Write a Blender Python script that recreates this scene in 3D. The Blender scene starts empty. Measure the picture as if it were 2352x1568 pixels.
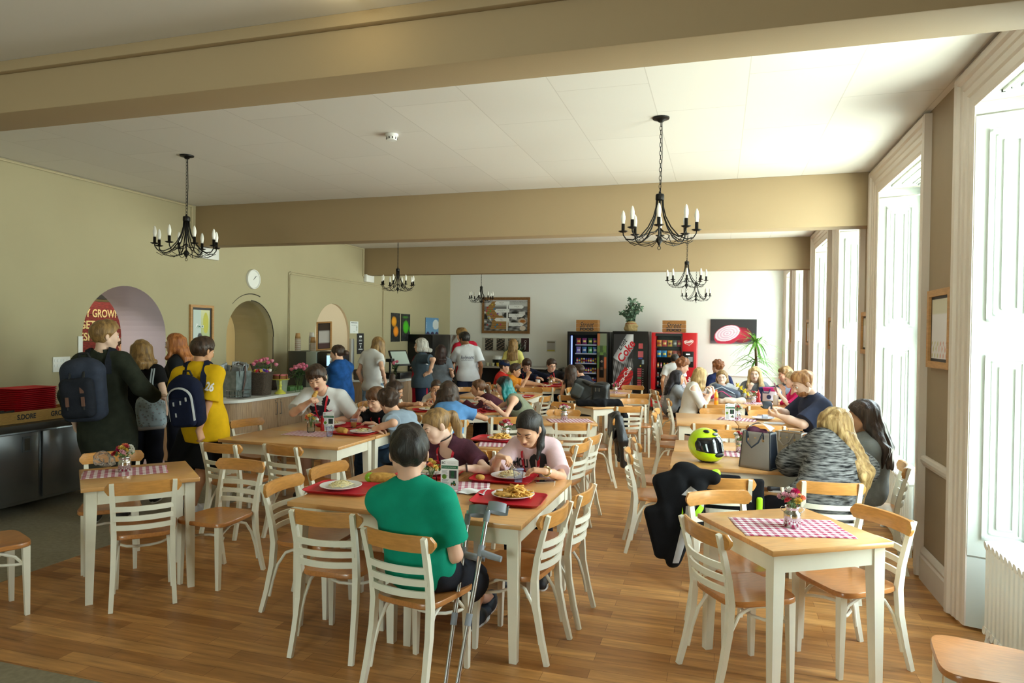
import bpy, bmesh, math, random
import numpy as np
from mathutils import Vector, Matrix
random.seed(7)
S=bpy.context.scene
COL=S.collection
PI=math.pi
R=math.radians
def lin(c):
    return c/12.92 if c<=.04045 else ((c+.055)/1.055)**2.4
def hx(h):
    h=h.lstrip('#'); return tuple(lin(int(h[i:i+2],16)/255) for i in (0,2,4))
MC={}
def nd(nt,t,**k):
    n=nt.nodes.new(t)
    for a,b in k.items():
        if a.startswith('i_'): n.inputs[a[2:].replace('_',' ')].default_value=b
        else: setattr(n,a,b)
    return n
def mat(name,col='#808080',rough=.5,metal=0.,var=0.,vscale=8.,stretch=None,bump=0.,bscale=60.,alpha=None,emit=0.,trans=0.,coat=0.,sheen=0.,col2=None,spec=None,vcol=False):
    """principled material with procedural colour variation and bump"""
    if name in MC: return MC[name]
    m=bpy.data.materials.new(name); m.use_nodes=True
    nt=m.node_tree; b=nt.nodes['Principled BSDF']; L=nt.links.new
    c=hx(col) if isinstance(col,str) else col
    b.inputs['Base Color'].default_value=(*c,1); b.inputs['Roughness'].default_value=rough
    b.inputs['Metallic'].default_value=metal
    if spec is not None: b.inputs['Specular IOR Level'].default_value=spec
    if coat: b.inputs['Coat Weight'].default_value=coat; b.inputs['Coat Roughness'].default_value=.1
    if sheen: b.inputs['Sheen Weight'].default_value=sheen
    if trans: b.inputs['Transmission Weight'].default_value=trans
    tc=nd(nt,'ShaderNodeTexCoord'); vec=tc.outputs['Object']
    if stretch:
        mp=nd(nt,'ShaderNodeMapping'); mp.inputs['Scale'].default_value=stretch; L(vec,mp.inputs[0]); vec=mp.outputs[0]
    if vcol:
        at=nd(nt,'ShaderNodeAttribute',attribute_name='Col'); L(at.outputs['Color'],b.inputs['Base Color'])
    elif var or col2:
        n=nd(nt,'ShaderNodeTexNoise'); n.inputs['Scale'].default_value=vscale; n.inputs['Detail'].default_value=4
        L(vec,n.inputs['Vector'])
        r=nd(nt,'ShaderNodeValToRGB')
        c2=hx(col2) if col2 else tuple(x*(1-var) for x in c)
        c1=c if col2 else tuple(min(1,x*(1+var)) for x in c)
        r.color_ramp.elements[0].color=(*c2,1); r.color_ramp.elements[1].color=(*c1,1)
        r.color_ramp.elements[0].position=.35; r.color_ramp.elements[1].position=.65
        L(n.outputs['Fac'],r.inputs[0]); L(r.outputs[0],b.inputs['Base Color'])
    if bump:
        n2=nd(nt,'ShaderNodeTexNoise'); n2.inputs['Scale'].default_value=bscale; n2.inputs['Detail'].default_value=3
        L(vec,n2.inputs['Vector']); bp=nd(nt,'ShaderNodeBump'); bp.inputs['Strength'].default_value=bump; bp.inputs['Distance'].default_value=.01
        L(n2.outputs['Fac'],bp.inputs['Height']); L(bp.outputs[0],b.inputs['Normal'])
    if emit:
        b.inputs['Emission Color'].default_value=(*c,1); b.inputs['Emission Strength'].default_value=emit
    if alpha is not None:
        b.inputs['Alpha'].default_value=alpha
    MC[name]=m; return m
def glass(name,col='#ffffff',refl=.08,tint=1.,haze=0.,hcol='#ffffff'):
    """thin clear pane or thin plastic: see-through with a mirror sheen"""
    if name in MC: return MC[name]
    m=bpy.data.materials.new(name); m.use_nodes=True; nt=m.node_tree; nt.nodes.clear(); L=nt.links.new
    t=nd(nt,'ShaderNodeBsdfTransparent'); c=hx(col); t.inputs[0].default_value=(*[x*tint for x in c],1)
    g=nd(nt,'ShaderNodeBsdfGlossy'); g.inputs['Roughness'].default_value=.04
    f=nd(nt,'ShaderNodeLayerWeight'); f.inputs[0].default_value=refl*2
    mx=nd(nt,'ShaderNodeMixShader'); o=nd(nt,'ShaderNodeOutputMaterial')
    if haze:
        h=nd(nt,'ShaderNodeBsdfTranslucent'); h.inputs[0].default_value=(*hx(hcol),1); h2=nd(nt,'ShaderNodeBsdfDiffuse'); h2.inputs[0].default_value=(*hx(hcol),1); m1=nd(nt,'ShaderNodeMixShader'); L(h.outputs[0],m1.inputs[1]); L(h2.outputs[0],m1.inputs[2]); m2=nd(nt,'ShaderNodeMixShader'); m2.inputs[0].default_value=haze; L(t.outputs[0],m2.inputs[1]); L(m1.outputs[0],m2.inputs[2]); t=m2
    L(f.outputs['Fresnel'],mx.inputs[0]); L(t.outputs[0],mx.inputs[1]); L(g.outputs[0],mx.inputs[2]); L(mx.outputs[0],o.inputs[0])
    MC[name]=m; return m
class MB:
    """collects faces, linked as one mesh object"""
    def __init__(s): s.v=[];s.f=[];s.mi=[];s.mats=[];s.sm=[]
    def m(s,mt):
        if mt not in s.mats: s.mats.append(mt)
        return s.mats.index(mt)
    def add(s,V,F,mt,smooth=False,M=None):
        i=s.m(mt);o=len(s.v)
        if M is not None: V=[tuple(M@Vector(p)) for p in V]
        s.v+= [tuple(p) for p in V]
        for f in F:
            s.f.append(tuple(o+k for k in f)); s.mi.append(i); s.sm.append(smooth)
        return s
    def box(s,lo,hi,mt,M=None,bev=0.):
        x0,y0,z0=lo;x1,y1,z1=hi
        if bev<=0:
            V=[(x0,y0,z0),(x1,y0,z0),(x1,y1,z0),(x0,y1,z0),(x0,y0,z1),(x1,y0,z1),(x1,y1,z1),(x0,y1,z1)]
            return s.add(V,[(3,2,1,0),(4,5,6,7),(0,1,5,4),(1,2,6,5),(2,3,7,6),(3,0,4,7)],mt,False,M)
        b=min(bev,(x1-x0)*.49,(y1-y0)*.49,(z1-z0)*.49)
        bm=bmesh.new(); bmesh.ops.create_cube(bm,size=1)
        for v in bm.verts: v.co=Vector(((x0+x1)/2+v.co.x*(x1-x0),(y0+y1)/2+v.co.y*(y1-y0),(z0+z1)/2+v.co.z*(z1-z0)))
        bmesh.ops.bevel(bm,geom=bm.edges[:],offset=b,segments=2,affect='EDGES',profile=.5)
        bm.verts.index_update()
        V=[tuple(v.co) for v in bm.verts];F=[tuple(v.index for v in f.verts) for f in bm.faces];bm.free()
        return s.add(V,F,mt,True,M)
    def tube(s,pts,r,mt,n=8,M=None,cap=True,flat=None,closed=False):
        """round tube along pts; r number or per-point list; flat=(width factor along side)"""
        P=[Vector(p) for p in pts];k=len(P)
        if not hasattr(r,'__len__'): r=[r]*k
        V=[];F=[];up=None
        for i,p in enumerate(P):
            if closed: t=(P[(i+1)%k]-P[i-1])
            else: t=(P[min(i+1,k-1)]-P[max(i-1,0)])
            t=t.normalized() if t.length>1e-9 else Vector((0,0,1))
            if up is None:
                up=Vector((0,0,1)) if abs(t.z)<.9 else Vector((1,0,0))
            a=up.cross(t)
            if a.length<1e-6: a=Vector((1,0,0)).cross(t)
            a.normalize(); b=t.cross(a).normalized(); up=b
            for j in range(n):
                q=2*PI*j/n
                V.append(p+a*math.cos(q)*r[i]+b*math.sin(q)*r[i]*(flat or 1))
        for i in range(k-1+(1 if closed else 0)):
            for j in range(n):
                F.append((i*n+j,i*n+(j+1)%n,((i+1)%k)*n+(j+1)%n,((i+1)%k)*n+j))
        if cap and not closed:
            F.append(tuple(reversed(range(n)))); F.append(tuple((k-1)*n+j for j in range(n)))
        return s.add(V,F,mt,True,M)
    def sweep(s,pts,prof,mt,M=None,up=(0,0,1),smooth=False):
        """sweep a 2D profile [(a,b)] along pts; a along side, b along up"""
        P=[Vector(p) for p in pts];k=len(P);n=len(prof);V=[];F=[];U=Vector(up)
        for i,p in enumerate(P):
            t=(P[min(i+1,k-1)]-P[max(i-1,0)]).normalized()
            a=t.cross(U).normalized(); b=a.cross(t).normalized()
            for (x,y) in (prof[i] if hasattr(prof[0][0],'__len__') else prof): V.append(p+a*x+b*y)
        if hasattr(prof[0][0],'__len__'): n=len(prof[0])
        for i in range(k-1):
            for j in range(n): F.append((i*n+j,i*n+(j+1)%n,(i+1)*n+(j+1)%n,(i+1)*n+j))
        F.append(tuple(reversed(range(n)))); F.append(tuple((k-1)*n+j for j in range(n)))
        return s.add(V,F,mt,smooth,M)
    def lathe(s,prof,mt,n=20,M=None,c=(0,0,0),smooth=True):
        V=[];F=[]
        for (r,z) in prof:
            for j in range(n):
                q=2*PI*j/n; V.append((c[0]+r*math.cos(q),c[1]+r*math.sin(q),c[2]+z))
        for i in range(len(prof)-1):
            for j in range(n): F.append((i*n+j,i*n+(j+1)%n,(i+1)*n+(j+1)%n,(i+1)*n+j))
        if prof[0][0]>1e-5: F.append(tuple(reversed(range(n))))
        if prof[-1][0]>1e-5: F.append(tuple((len(prof)-1)*n+j for j in range(n)))
        return s.add(V,F,mt,smooth,M)
    def prism(s,poly,z0,z1,mt,M=None,smooth=False):
        n=len(poly);V=[(x,y,z0) for x,y in poly]+[(x,y,z1) for x,y in poly]
        F=[tuple(reversed(range(n))),tuple(range(n,2*n))]+[(i,(i+1)%n,n+(i+1)%n,n+i) for i in range(n)]
        return s.add(V,F,mt,smooth,M)
    def ball(s,c,r,mt,n=10,M=None,sq=(1,1,1)):
        V=[];F=[];m=max(4,n//2)
        for i in range(m+1):
            a=PI*i/m
            for j in range(n):
                q=2*PI*j/n; V.append((c[0]+r*sq[0]*math.sin(a)*math.cos(q),c[1]+r*sq[1]*math.sin(a)*math.sin(q),c[2]+r*sq[2]*math.cos(a)))
        for i in range(m):
            for j in range(n): F.append((i*n+j,(i+1)*n+j,(i+1)*n+(j+1)%n,i*n+(j+1)%n))
        return s.add(V,F,mt,True,M)
    def grid(s,fn,nu,nv,mt,smooth=True,M=None,both=0.):
        V=[fn(i/nu,j/nv) for i in range(nu+1) for j in range(nv+1)]
        F=[(i*(nv+1)+j,(i+1)*(nv+1)+j,(i+1)*(nv+1)+j+1,i*(nv+1)+j+1) for i in range(nu) for j in range(nv)]
        return s.add(V,F,mt,smooth,M)
    def mesh(s,name):
        me=bpy.data.meshes.new(name); me.from_pydata([tuple(v) for v in s.v],[],s.f)
        for m in s.mats: me.materials.append(m)
        me.polygons.foreach_set('material_index',s.mi); me.polygons.foreach_set('use_smooth',s.sm)
        me.update(); return me
    def build(s,name,parent=None,loc=None,rz=None):
        o=bpy.data.objects.new(name,s.mesh(name)); COL.objects.link(o)
        if parent is not None: o.parent=parent
        if loc is not None: o.location=loc
        if rz is not None: o.rotation_euler=(0,0,rz)
        if s.smooth_any(): 
            try: o.data.set_sharp_from_angle(angle=R(40))
            except Exception: pass
        return o
    def smooth_any(s): return any(s.sm)
def tag(o,label=None,cat=None,group=None,kind=None):
    if label: o['label']=label
    if cat: o['category']=cat
    if group: o['group']=group
    if kind: o['kind']=kind
    return o
def thing(name,label,cat,loc=(0,0,0),rz=0,group=None):
    o=bpy.data.objects.new(name,None); COL.objects.link(o); o.empty_display_size=.1
    o.location=loc; o.rotation_euler=(0,0,rz); return tag(o,label,cat,group)
def dup(root,loc,rz,label=None,group=None):
    r=root.copy(); COL.objects.link(r); r.location=loc; r.rotation_euler=(0,0,rz)
    if label: r['label']=label
    if group: r['group']=group
    for ch in list(root.children):
        c=ch.copy(); COL.objects.link(c); c.parent=r
        for g in ch.children:
            d=g.copy(); COL.objects.link(d); d.parent=c
    return r
def struct(mb,name,loc=None,parent=None):
    o=mb.build(name,parent,loc)
    if parent is None: o['kind']='structure'
    return o
def T(loc=(0,0,0),rx=0,ry=0,rz=0,sc=1):
    return Matrix.Translation(loc)@Matrix.Rotation(rz,4,'Z')@Matrix.Rotation(ry,4,'Y')@Matrix.Rotation(rx,4,'X')@Matrix.Scale(sc,4)
def frame(o,x,y):
    """matrix with local x along x, local y along y"""
    x=Vector(x).normalized(); y=Vector(y); z=x.cross(y).normalized(); y=z.cross(x)
    M=Matrix((x,y,z)).transposed().to_4x4(); M.translation=Vector(o); return M
def text_mesh(txt,size,ext=.0008,shear=0.,bold=0.,space=1.,align='CENTER'):
    c=bpy.data.curves.new('t','FONT'); c.body=txt; c.size=size; c.extrude=ext; c.shear=shear; c.offset=bold
    c.align_x=align; c.align_y='CENTER'; c.space_character=space; c.resolution_u=3
    o=bpy.data.objects.new('t',c); COL.objects.link(o)
    me=bpy.data.meshes.new_from_object(o.evaluated_get(bpy.context.evaluated_depsgraph_get()))
    bpy.data.objects.remove(o); bpy.data.curves.remove(c); return me
def text(name,txt,size,M,mt,parent=None,fit=None,warp=None,**k):
    """lettering as a mesh; fit=(width,height) scales it, warp maps each local point"""
    me=text_mesh(txt,size,**k); V=[Vector(v.co) for v in me.vertices]
    if fit:
        xs=[v.x for v in V];ys=[v.y for v in V];w=max(xs)-min(xs);h=max(ys)-min(ys);cx=(max(xs)+min(xs))/2;cy=(max(ys)+min(ys))/2
        sx=fit[0]/w; sy=(fit[1]/h) if fit[1] else sx
        V=[Vector(((v.x-cx)*sx,(v.y-cy)*sy,v.z)) for v in V]
    V=[(warp(v) if warp else M@v) for v in V]
    F=[tuple(p.vertices) for p in me.polygons]
    bpy.data.meshes.remove(me)
    mb=MB(); mb.add(V,F,mt); return mb.build(name,parent)
def picture(name,w,h,fn,M,parent=None,nx=48,ny=48,rough=.45):
    """flat printed picture: a grid in the local XY plane coloured by fn(u,v)->(r,g,b)"""
    V=[];C=[]
    for j in range(ny+1):
        for i in range(nx+1):
            u=i/nx;v=j/ny; V.append(M@Vector(((u-.5)*w,(v-.5)*h,0))); c=fn(u,v); C.append((*[lin(x/255) for x in c],1))
    F=[(j*(nx+1)+i,j*(nx+1)+i+1,(j+1)*(nx+1)+i+1,(j+1)*(nx+1)+i) for j in range(ny) for i in range(nx)]
    me=bpy.data.meshes.new(name); me.from_pydata([tuple(v) for v in V],[],F)
    a=me.color_attributes.new('Col','FLOAT_COLOR','POINT'); a.data.foreach_set('color',[x for c in C for x in c])
    me.materials.append(mat('printed_picture',rough=rough,vcol=True))
    o=bpy.data.objects.new(name,me); COL.objects.link(o)
    if parent is not None: o.parent=parent
    return o
# ---------- implicit surfaces (for bodies, clothes, bags, bread) ----------
def _n(v): v=np.asarray(v,float); return v/ (np.linalg.norm(v)+1e-12)
class RC:
    """round cone a->b"""
    def __init__(s,a,b,ra,rb,k=.03,op='+',cut=None,sq=None):
        s.a=np.asarray(a,float);s.b=np.asarray(b,float);s.ra=ra;s.rb=rb;s.k=k;s.op=op;s.cut=cut
        s.c=(s.a+s.b)/2; s.R=np.linalg.norm(s.b-s.a)/2+max(ra,rb)
    def d(s,P):
        ba=s.b-s.a; l2=ba@ba+1e-12; t=np.clip(((P-s.a)@ba)/l2,0,1)
        q=P-s.a-t[:,None]*ba; d=np.sqrt((q*q).sum(1))-(s.ra+(s.rb-s.ra)*t)
        if s.cut is not None:
            for (p,n) in s.cut: d=np.maximum(d,(P-p)@n)
        return d
class EL:
    """ellipsoid with axes"""
    def __init__(s,c,r,ax=None,k=.03,op='+',cut=None):
        s.c=np.asarray(c,float);s.r=np.asarray(r,float);s.ax=np.eye(3) if ax is None else np.array([_n(a) for a in ax]);s.k=k;s.op=op;s.R=max(r);s.cut=cut
    def d(s,P):
        q=(P-s.c)@s.ax.T; a=q/s.r; k0=np.sqrt((a*a).sum(1)); b=q/(s.r*s.r); k1=np.sqrt((b*b).sum(1))+1e-9
        d=k0*(k0-1)/k1
        d=np.where(k0<.05,-min(s.r),d)
        if s.cut is not None:
            for (p,n) in s.cut: d=np.maximum(d,(P-p)@n)
        return d
class BX:
    """rounded box"""
    def __init__(s,c,h,ax=None,r=.02,k=.02,op='+'):
        s.c=np.asarray(c,float);s.h=np.asarray(h,float);s.ax=np.eye(3) if ax is None else np.array([_n(a) for a in ax]);s.r=r;s.k=k;s.op=op;s.R=np.linalg.norm(s.h);s.cut=None
    def d(s,P):
        q=np.abs((P-s.c)@s.ax.T)-s.h+s.r
        return np.sqrt((np.maximum(q,0)**2).sum(1))+np.minimum(q.max(1),0)-s.r
class HS:
    """half space: keeps the side where (P-p).n<0"""
    def __init__(s,p,n,k=.006):
        s.p=np.asarray(p,float);s.n=_n(n);s.k=k;s.op='&';s.c=s.p;s.R=1e9;s.cut=None
    def d(s,P): return (P-s.p)@s.n
def sdf(prims,P,disp=None):
    D=np.full(len(P),.2)
    for q in prims:
        d=None
        if q.R<1e8 and len(P)>64:
            rr=q.R+.12; dd=P-q.c; m=(dd*dd).sum(1)<rr*rr
            if not m.any(): continue
            ix=np.nonzero(m)[0]; d=q.d(P[ix]); e=D[ix]
        else: ix=slice(None); d=q.d(P); e=D
        k=q.k
        if q.op=='+': h=np.maximum(k-np.abs(e-d),0)/max(k,1e-9); r=np.minimum(e,d)-h*h*k*.25
        elif q.op=='-': d=-d; h=np.maximum(k-np.abs(e-d),0)/max(k,1e-9); r=np.maximum(e,d)+h*h*k*.25
        else: h=np.maximum(k-np.abs(e-d),0)/max(k,1e-9); r=np.maximum(e,d)+h*h*k*.25
        D[ix]=r
    if disp is not None: D=D+disp(P)
    return D
def surfnet(prims,vox,disp=None,name='body',mt=None,parent=None,lo=None,hi=None,col=None):
    pos=[q for q in prims if q.op=='+']
    if lo is None:
        lo=np.min([q.c-q.R for q in pos],0)-.03; hi=np.max([q.c+q.R for q in pos],0)+.03
    lo=np.asarray(lo,float);hi=np.asarray(hi,float)
    B=8; nb=np.ceil((hi-lo)/(vox*B)).astype(int)+1; N=nb*B
    g=np.stack(np.meshgrid(*[np.arange(n) for n in nb],indexing='ij'),-1).reshape(-1,3)
    C=lo+(g+.5)*B*vox-.5*vox
    cd=sdf(prims,C,disp); rad=vox*B*.87+.02
    act=np.abs(cd)<rad
    F=np.repeat(np.repeat(np.repeat(np.where(cd>0,.2,-.2).reshape(nb).astype(np.float32),B,0),B,1),B,2)
    ga=g[act]
    off=np.stack(np.meshgrid(*[np.arange(B)]*3,indexing='ij'),-1).reshape(-1,3)
    idx=(ga[:,None,:]*B+off[None]).reshape(-1,3)
    P=lo+idx*vox
    for s0 in range(0,len(P),400000):
        sl=slice(s0,s0+400000); F[idx[sl,0],idx[sl,1],idx[sl,2]]=sdf(prims,P[sl],disp)
    ins=F<0
    A=[ins[i:N[0]-1+i,j:N[1]-1+j,k:N[2]-1+k] for i in (0,1) for j in (0,1) for k in (0,1)]
    cnt=sum(a.astype(np.uint8) for a in A); cell=(cnt>0)&(cnt<8)
    ci=np.argwhere(cell)
    if len(ci)==0: return None
    vid=np.full(cell.shape,-1,np.int32); vid[cell]=np.arange(len(ci))
    acc=np.zeros((len(ci),3));w=np.zeros(len(ci))
    cr=[(i,j,k) for i in (0,1) for j in (0,1) for k in (0,1)]
    val={c:F[ci[:,0]+c[0],ci[:,1]+c[1],ci[:,2]+c[2]].astype(float) for c in cr}
    for a in cr:
        for ax in range(3):
            if a[ax]==0:
                b=list(a);b[ax]=1;b=tuple(b); va,vb=val[a],val[b]; m=(va<0)!=(vb<0)
                t=va/(va-vb+1e-20); p=np.array(a,float)[None]+0*acc; p[:,ax]=t
                acc[m]+=p[m]; w[m]+=1
    V=lo+(ci+acc/w[:,None])*vox
    Q=[]
    for ax in range(3):
        u,v=(ax+1)%3,(ax+2)%3
        s0=[slice(1,-1)]*3; s0[ax]=slice(0,-1); s1=[slice(1,-1)]*3; s1[ax]=slice(1,None)
        a,b=ins[tuple(s0)],ins[tuple(s1)]
        e=np.argwhere(a!=b)
        if not len(e): continue
        fl=a[tuple(e.T)]
        bs=e.copy(); bs[:,u]+=1; bs[:,v]+=1
        def gv(du,dv):
            c=bs.copy(); c[:,u]+=du; c[:,v]+=dv; return vid[c[:,0],c[:,1],c[:,2]]
        q=np.stack([gv(-1,-1),gv(0,-1),gv(0,0),gv(-1,0)],1)
        q[~fl]=q[~fl][:,::-1]; Q.append(q)
    Q=np.concatenate(Q); Q=Q[(Q>=0).all(1)]
    me=bpy.data.meshes.new(name)
    me.vertices.add(len(V)); me.vertices.foreach_set('co',V.astype(np.float32).ravel())
    me.loops.add(Q.size); me.loops.foreach_set('vertex_index',Q.astype(np.int32).ravel())
    me.polygons.add(len(Q)); me.polygons.foreach_set('loop_start',np.arange(0,Q.size,4,dtype=np.int32))
    me.polygons.foreach_set('use_smooth',np.ones(len(Q),bool))
    me.update(calc_edges=True); me.validate()
    if mt: me.materials.append(mt)
    if col is not None:
        a=me.color_attributes.new('Col','FLOAT_COLOR','POINT'); c=np.ones((len(V),4),np.float32); c[:,:3]=col(V); a.data.foreach_set('color',c.ravel())
    o=bpy.data.objects.new(name,me); COL.objects.link(o)
    if parent is not None: o.parent=parent
    return o
def nz(P,f,seed=0.):
    """smooth pseudo noise in about -1..1"""
    x,y,z=P[:,0]*f+seed,P[:,1]*f+seed*1.7,P[:,2]*f+seed*.6
    return (np.sin(x+1.3*np.sin(y*1.1+.5*z))+np.sin(y*1.2+1.1*np.sin(z*.9+.7*x))+np.sin(z*1.1+1.2*np.sin(x*1.05+.6*y)))/3
WORLD=25.0; SUNE=0.0; EXPO=0.3
DEBUG=False

# ---------- setting ----------
XR=1.452; ZC=3.407; ZB=2.872; YN=-3.0; YB=17.0
def xl(y): return -6.783-.0133*(y-8)
M_WALL=mat('wall_paint_beige','#aea484',.75,bump=.05,bscale=220,var=.02,vscale=1.2)
M_TAUPE=mat('beam_paint_taupe','#a58f6e',.7,bump=.05,bscale=200,var=.015,vscale=1.)
M_PIER=mat('pier_paint_taupe','#9a866d',.65,bump=.05,bscale=200,var=.03,vscale=3.)
M_WHITEWALL=mat('back_wall_white','#e9e9e6',.75,bump=.04,bscale=200)
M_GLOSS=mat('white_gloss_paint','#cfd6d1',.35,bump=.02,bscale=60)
M_ARCHI=mat('architrave_paint','#d8ccc1',.4,bump=.02,bscale=60)
M_REV=mat('arch_reveal_lit_lilac','#cfc6d8',.7)  # lilac cast of the servery light is put into the reveal colour
M_NICHE=mat('niche_pink_cream','#d8c2a6',.75)
M_DARK=mat('dark_gap','#3b352b',.8)
def floor_mat():
    m=bpy.data.materials.new('oak_plank_vinyl'); m.use_nodes=True; nt=m.node_tree; b=nt.nodes['Principled BSDF']; L=nt.links.new
    tc=nd(nt,'ShaderNodeTexCoord')
    br=nd(nt,'ShaderNodeTexBrick',offset=.37,squash=1.); br.inputs['Scale'].default_value=1
    br.inputs['Brick Width'].default_value=.62; br.inputs['Row Height'].default_value=.098; br.inputs['Mortar Size'].default_value=.0012
    br.inputs['Color1'].default_value=(*hx('#d59d5c'),1); br.inputs['Color2'].default_value=(*hx('#a46c36'),1); br.inputs['Mortar'].default_value=(*hx('#86552a'),1)
    br.inputs['Bias'].default_value=-.1
    L(tc.outputs['Object'],br.inputs['Vector'])
    mp=nd(nt,'ShaderNodeMapping'); mp.inputs['Scale'].default_value=(2.2,22,1); L(tc.outputs['Object'],mp.inputs[0])
    n=nd(nt,'ShaderNodeTexNoise'); n.inputs['Scale'].default_value=1.4; n.inputs['Detail'].default_value=6; L(mp.outputs[0],n.inputs['Vector'])
    r=nd(nt,'ShaderNodeValToRGB'); r.color_ramp.elements[0].color=(.62,.6,.56,1); r.color_ramp.elements[1].color=(1.12,1.1,1.08,1); r.color_ramp.elements[0].position=.3; r.color_ramp.elements[1].position=.72
    L(n.outputs['Fac'],r.inputs[0])
    mx=nd(nt,'ShaderNodeMix',data_type='RGBA',blend_type='MULTIPLY'); mx.inputs[0].default_value=1
    L(br.outputs['Color'],mx.inputs[6]); L(r.outputs[0],mx.inputs[7]); L(mx.outputs[2],b.inputs['Base Color'])
    b.inputs['Roughness'].default_value=.38; b.inputs['Specular IOR Level'].default_value=.4
    return m
def ceil_mat():
    m=bpy.data.materials.new('ceiling_boards_white'); m.use_nodes=True; nt=m.node_tree; b=nt.nodes['Principled BSDF']; L=nt.links.new
    tc=nd(nt,'ShaderNodeTexCoord'); mp=nd(nt,'ShaderNodeMapping'); mp.inputs['Rotation'].default_value=(0,0,R(90)); mp.inputs['Location'].default_value=(.3,1.094,0)
    L(tc.outputs['Object'],mp.inputs[0])
    br=nd(nt,'ShaderNodeTexBrick',offset=.5); br.inputs['Scale'].default_value=1; br.inputs['Brick Width'].default_value=1.22; br.inputs['Row Height'].default_value=.625
    br.inputs['Mortar Size'].default_value=.0035; br.inputs['Color1'].default_value=(*hx('#e0dcd6'),1); br.inputs['Color2'].default_value=(*hx('#dbd7d1'),1); br.inputs['Mortar'].default_value=(*hx('#c9c4bd'),1)
    L(mp.outputs[0],br.inputs['Vector']); L(br.outputs['Color'],b.inputs['Base Color']); b.inputs['Roughness'].default_value=.6
    return m
M_FLOOR=floor_mat(); M_CEIL=ceil_mat(); M_CEIL0=mat('ceiling_plaster','#d9d2ca',.7,bump=.03)
M_CARPET=mat('grey_olive_vinyl','#8f866f',.6,var=.12,vscale=30,bump=.1,bscale=300)
struct(MB().box((-7.6,YN,-.12),(XR+.5,YB,0),M_FLOOR),'floor')
struct(MB().box((-9.6,3.2,0),(-4.70,6.9,.003),M_CARPET),'trim_1')
struct(MB().box((-6.7,YN,0),(.2,2.63,.003),M_CARPET),'trim_2')
struct(MB().box((-9.7,2.9,-.12),(-7.6,13,0),M_CARPET),'floor_servery')
struct(MB().box((-7.4,2.65,ZC),(XR+.5,YB,ZC+.12),M_CEIL),'ceiling')
struct(MB().box((-7.4,YN,3.125),(XR+.5,2.65,3.25),M_CEIL0),'ceiling_front')
# beams
for n,(y0,y1,z1) in {'beam_front':(2.65,2.9,ZC),'beam_middle':(7.58,7.82,ZC),'beam_far':(12.27,12.5,ZC)}.items():
    mb=MB(); mb.box((xl(y0)-.1,y0,ZB),(XR+.02,y1,z1),M_TAUPE,bev=.006); o=struct(mb,n)
mb=MB(); mb.box((-6.75,2.612,3.07),(XR,2.65,3.125),M_TAUPE,bev=.005); struct(mb,'trim_3')
# left wall with arches
def arch_prism(yc,r,top,z0,x0,x1):
    zs=top-r; pts=[(yc-r,z0)]+[(yc-r*math.cos(PI*i/28),zs+r*math.sin(PI*i/28)) for i in range(29)]+[(yc+r,z0)]
    return pts,x0,x1
def arch_mb(pts,x0,x1,mt):
    n=len(pts);V=[(x0,y,z) for y,z in pts]+[(x1,y,z) for y,z in pts]
    return MB().add(V,[tuple(range(n)),tuple(reversed(range(n,2*n)))]+[(i,n+i,n+(i+1)%n,(i+1)%n) for i in range(n)],mt)
WT=.72
V=[];a,b=YN,YB
mb=MB(); mb.add([(xl(a),a,-.1),(xl(b),b,-.1),(xl(b)-WT,b,-.1),(xl(a)-WT,a,-.1),(xl(a),a,ZC+.1),(xl(b),b,ZC+.1),(xl(b)-WT,b,ZC+.1),(xl(a)-WT,a,ZC+.1)],
  [(3,2,1,0),(4,5,6,7),(0,1,5,4),(1,2,6,5),(2,3,7,6),(3,0,4,7)],M_WALL); mb.m(M_REV); mb.m(M_NICHE)
wl=struct(mb,'wall_left')
def cut(o,cm,slot):
    for i in range(len(cm.mi)): cm.mi[i]=0
    cm.mats=[slot]; c=cm.build('cutter'); md=o.modifiers.new('b','BOOLEAN'); md.object=c; md.operation='DIFFERENCE'; md.solver='EXACT'
    try: md.material_mode='TRANSFER'
    except Exception: pass
    me=bpy.data.meshes.new_from_object(o.evaluated_get(bpy.context.evaluated_depsgraph_get()))
    o.modifiers.clear(); o.data=me; bpy.data.objects.remove(c)
cut(wl,arch_mb(*arch_prism(6.46,.605,2.257,-.05,-8,-6.5),M_REV),M_REV)
cut(wl,arch_mb(*arch_prism(8.75,.545,2.19,.87,-8,-6.5),M_WALL),M_WALL)
cut(wl,arch_mb(*arch_prism(11.1,.6,2.249,.87,xl(11.1)-.05,-6.5),M_NICHE),M_NICHE)
# dark tubes painted in for the shadow gap round the second arch
mb=MB(); mb.tube([(xl(8.7)-.002,8.12,.9)]+[(xl(8.7)-.002,8.765-.645*math.cos(PI*i/30),1.65+.645*math.sin(PI*i/30)) for i in range(19)],.008,M_DARK,6); struct(mb,'trim_4')
mb=MB(); mb.tube([(xl(8.7)+.0,8.75+.55*math.cos(PI*i/30),1.645+.55*math.sin(PI*i/30)) for i in range(16)]+[(xl(8.7),8.2,1.6)][:0]+[],.007,M_DARK,6); mb.tube([(xl(9.3),9.3,1.645),(xl(9.3),9.3,.9)],.007,M_DARK,6); struct(mb,'trim_5')
# servery beyond the arches
M_SERV=mat('servery_cream_wall','#e9dfb4',.7); M_SERVW=mat('servery_white','#dcd8d2',.6)
struct(MB().box((-9.75,2.8,-.1),(-9.6,13.1,3.1),M_SERV),'wall_servery')
struct(MB().box((-9.7,2.85,2.95),(-7.45,13.1,3.05),M_SERVW),'ceiling_servery')
struct(MB().box((-9.7,2.7,-.1),(-7.4,2.85,3.1),M_SERVW),'wall_servery_near')
struct(MB().box((-9.7,13.0,-.1),(-7.4,13.15,3.1),M_SERVW),'wall_servery_far')
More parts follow.
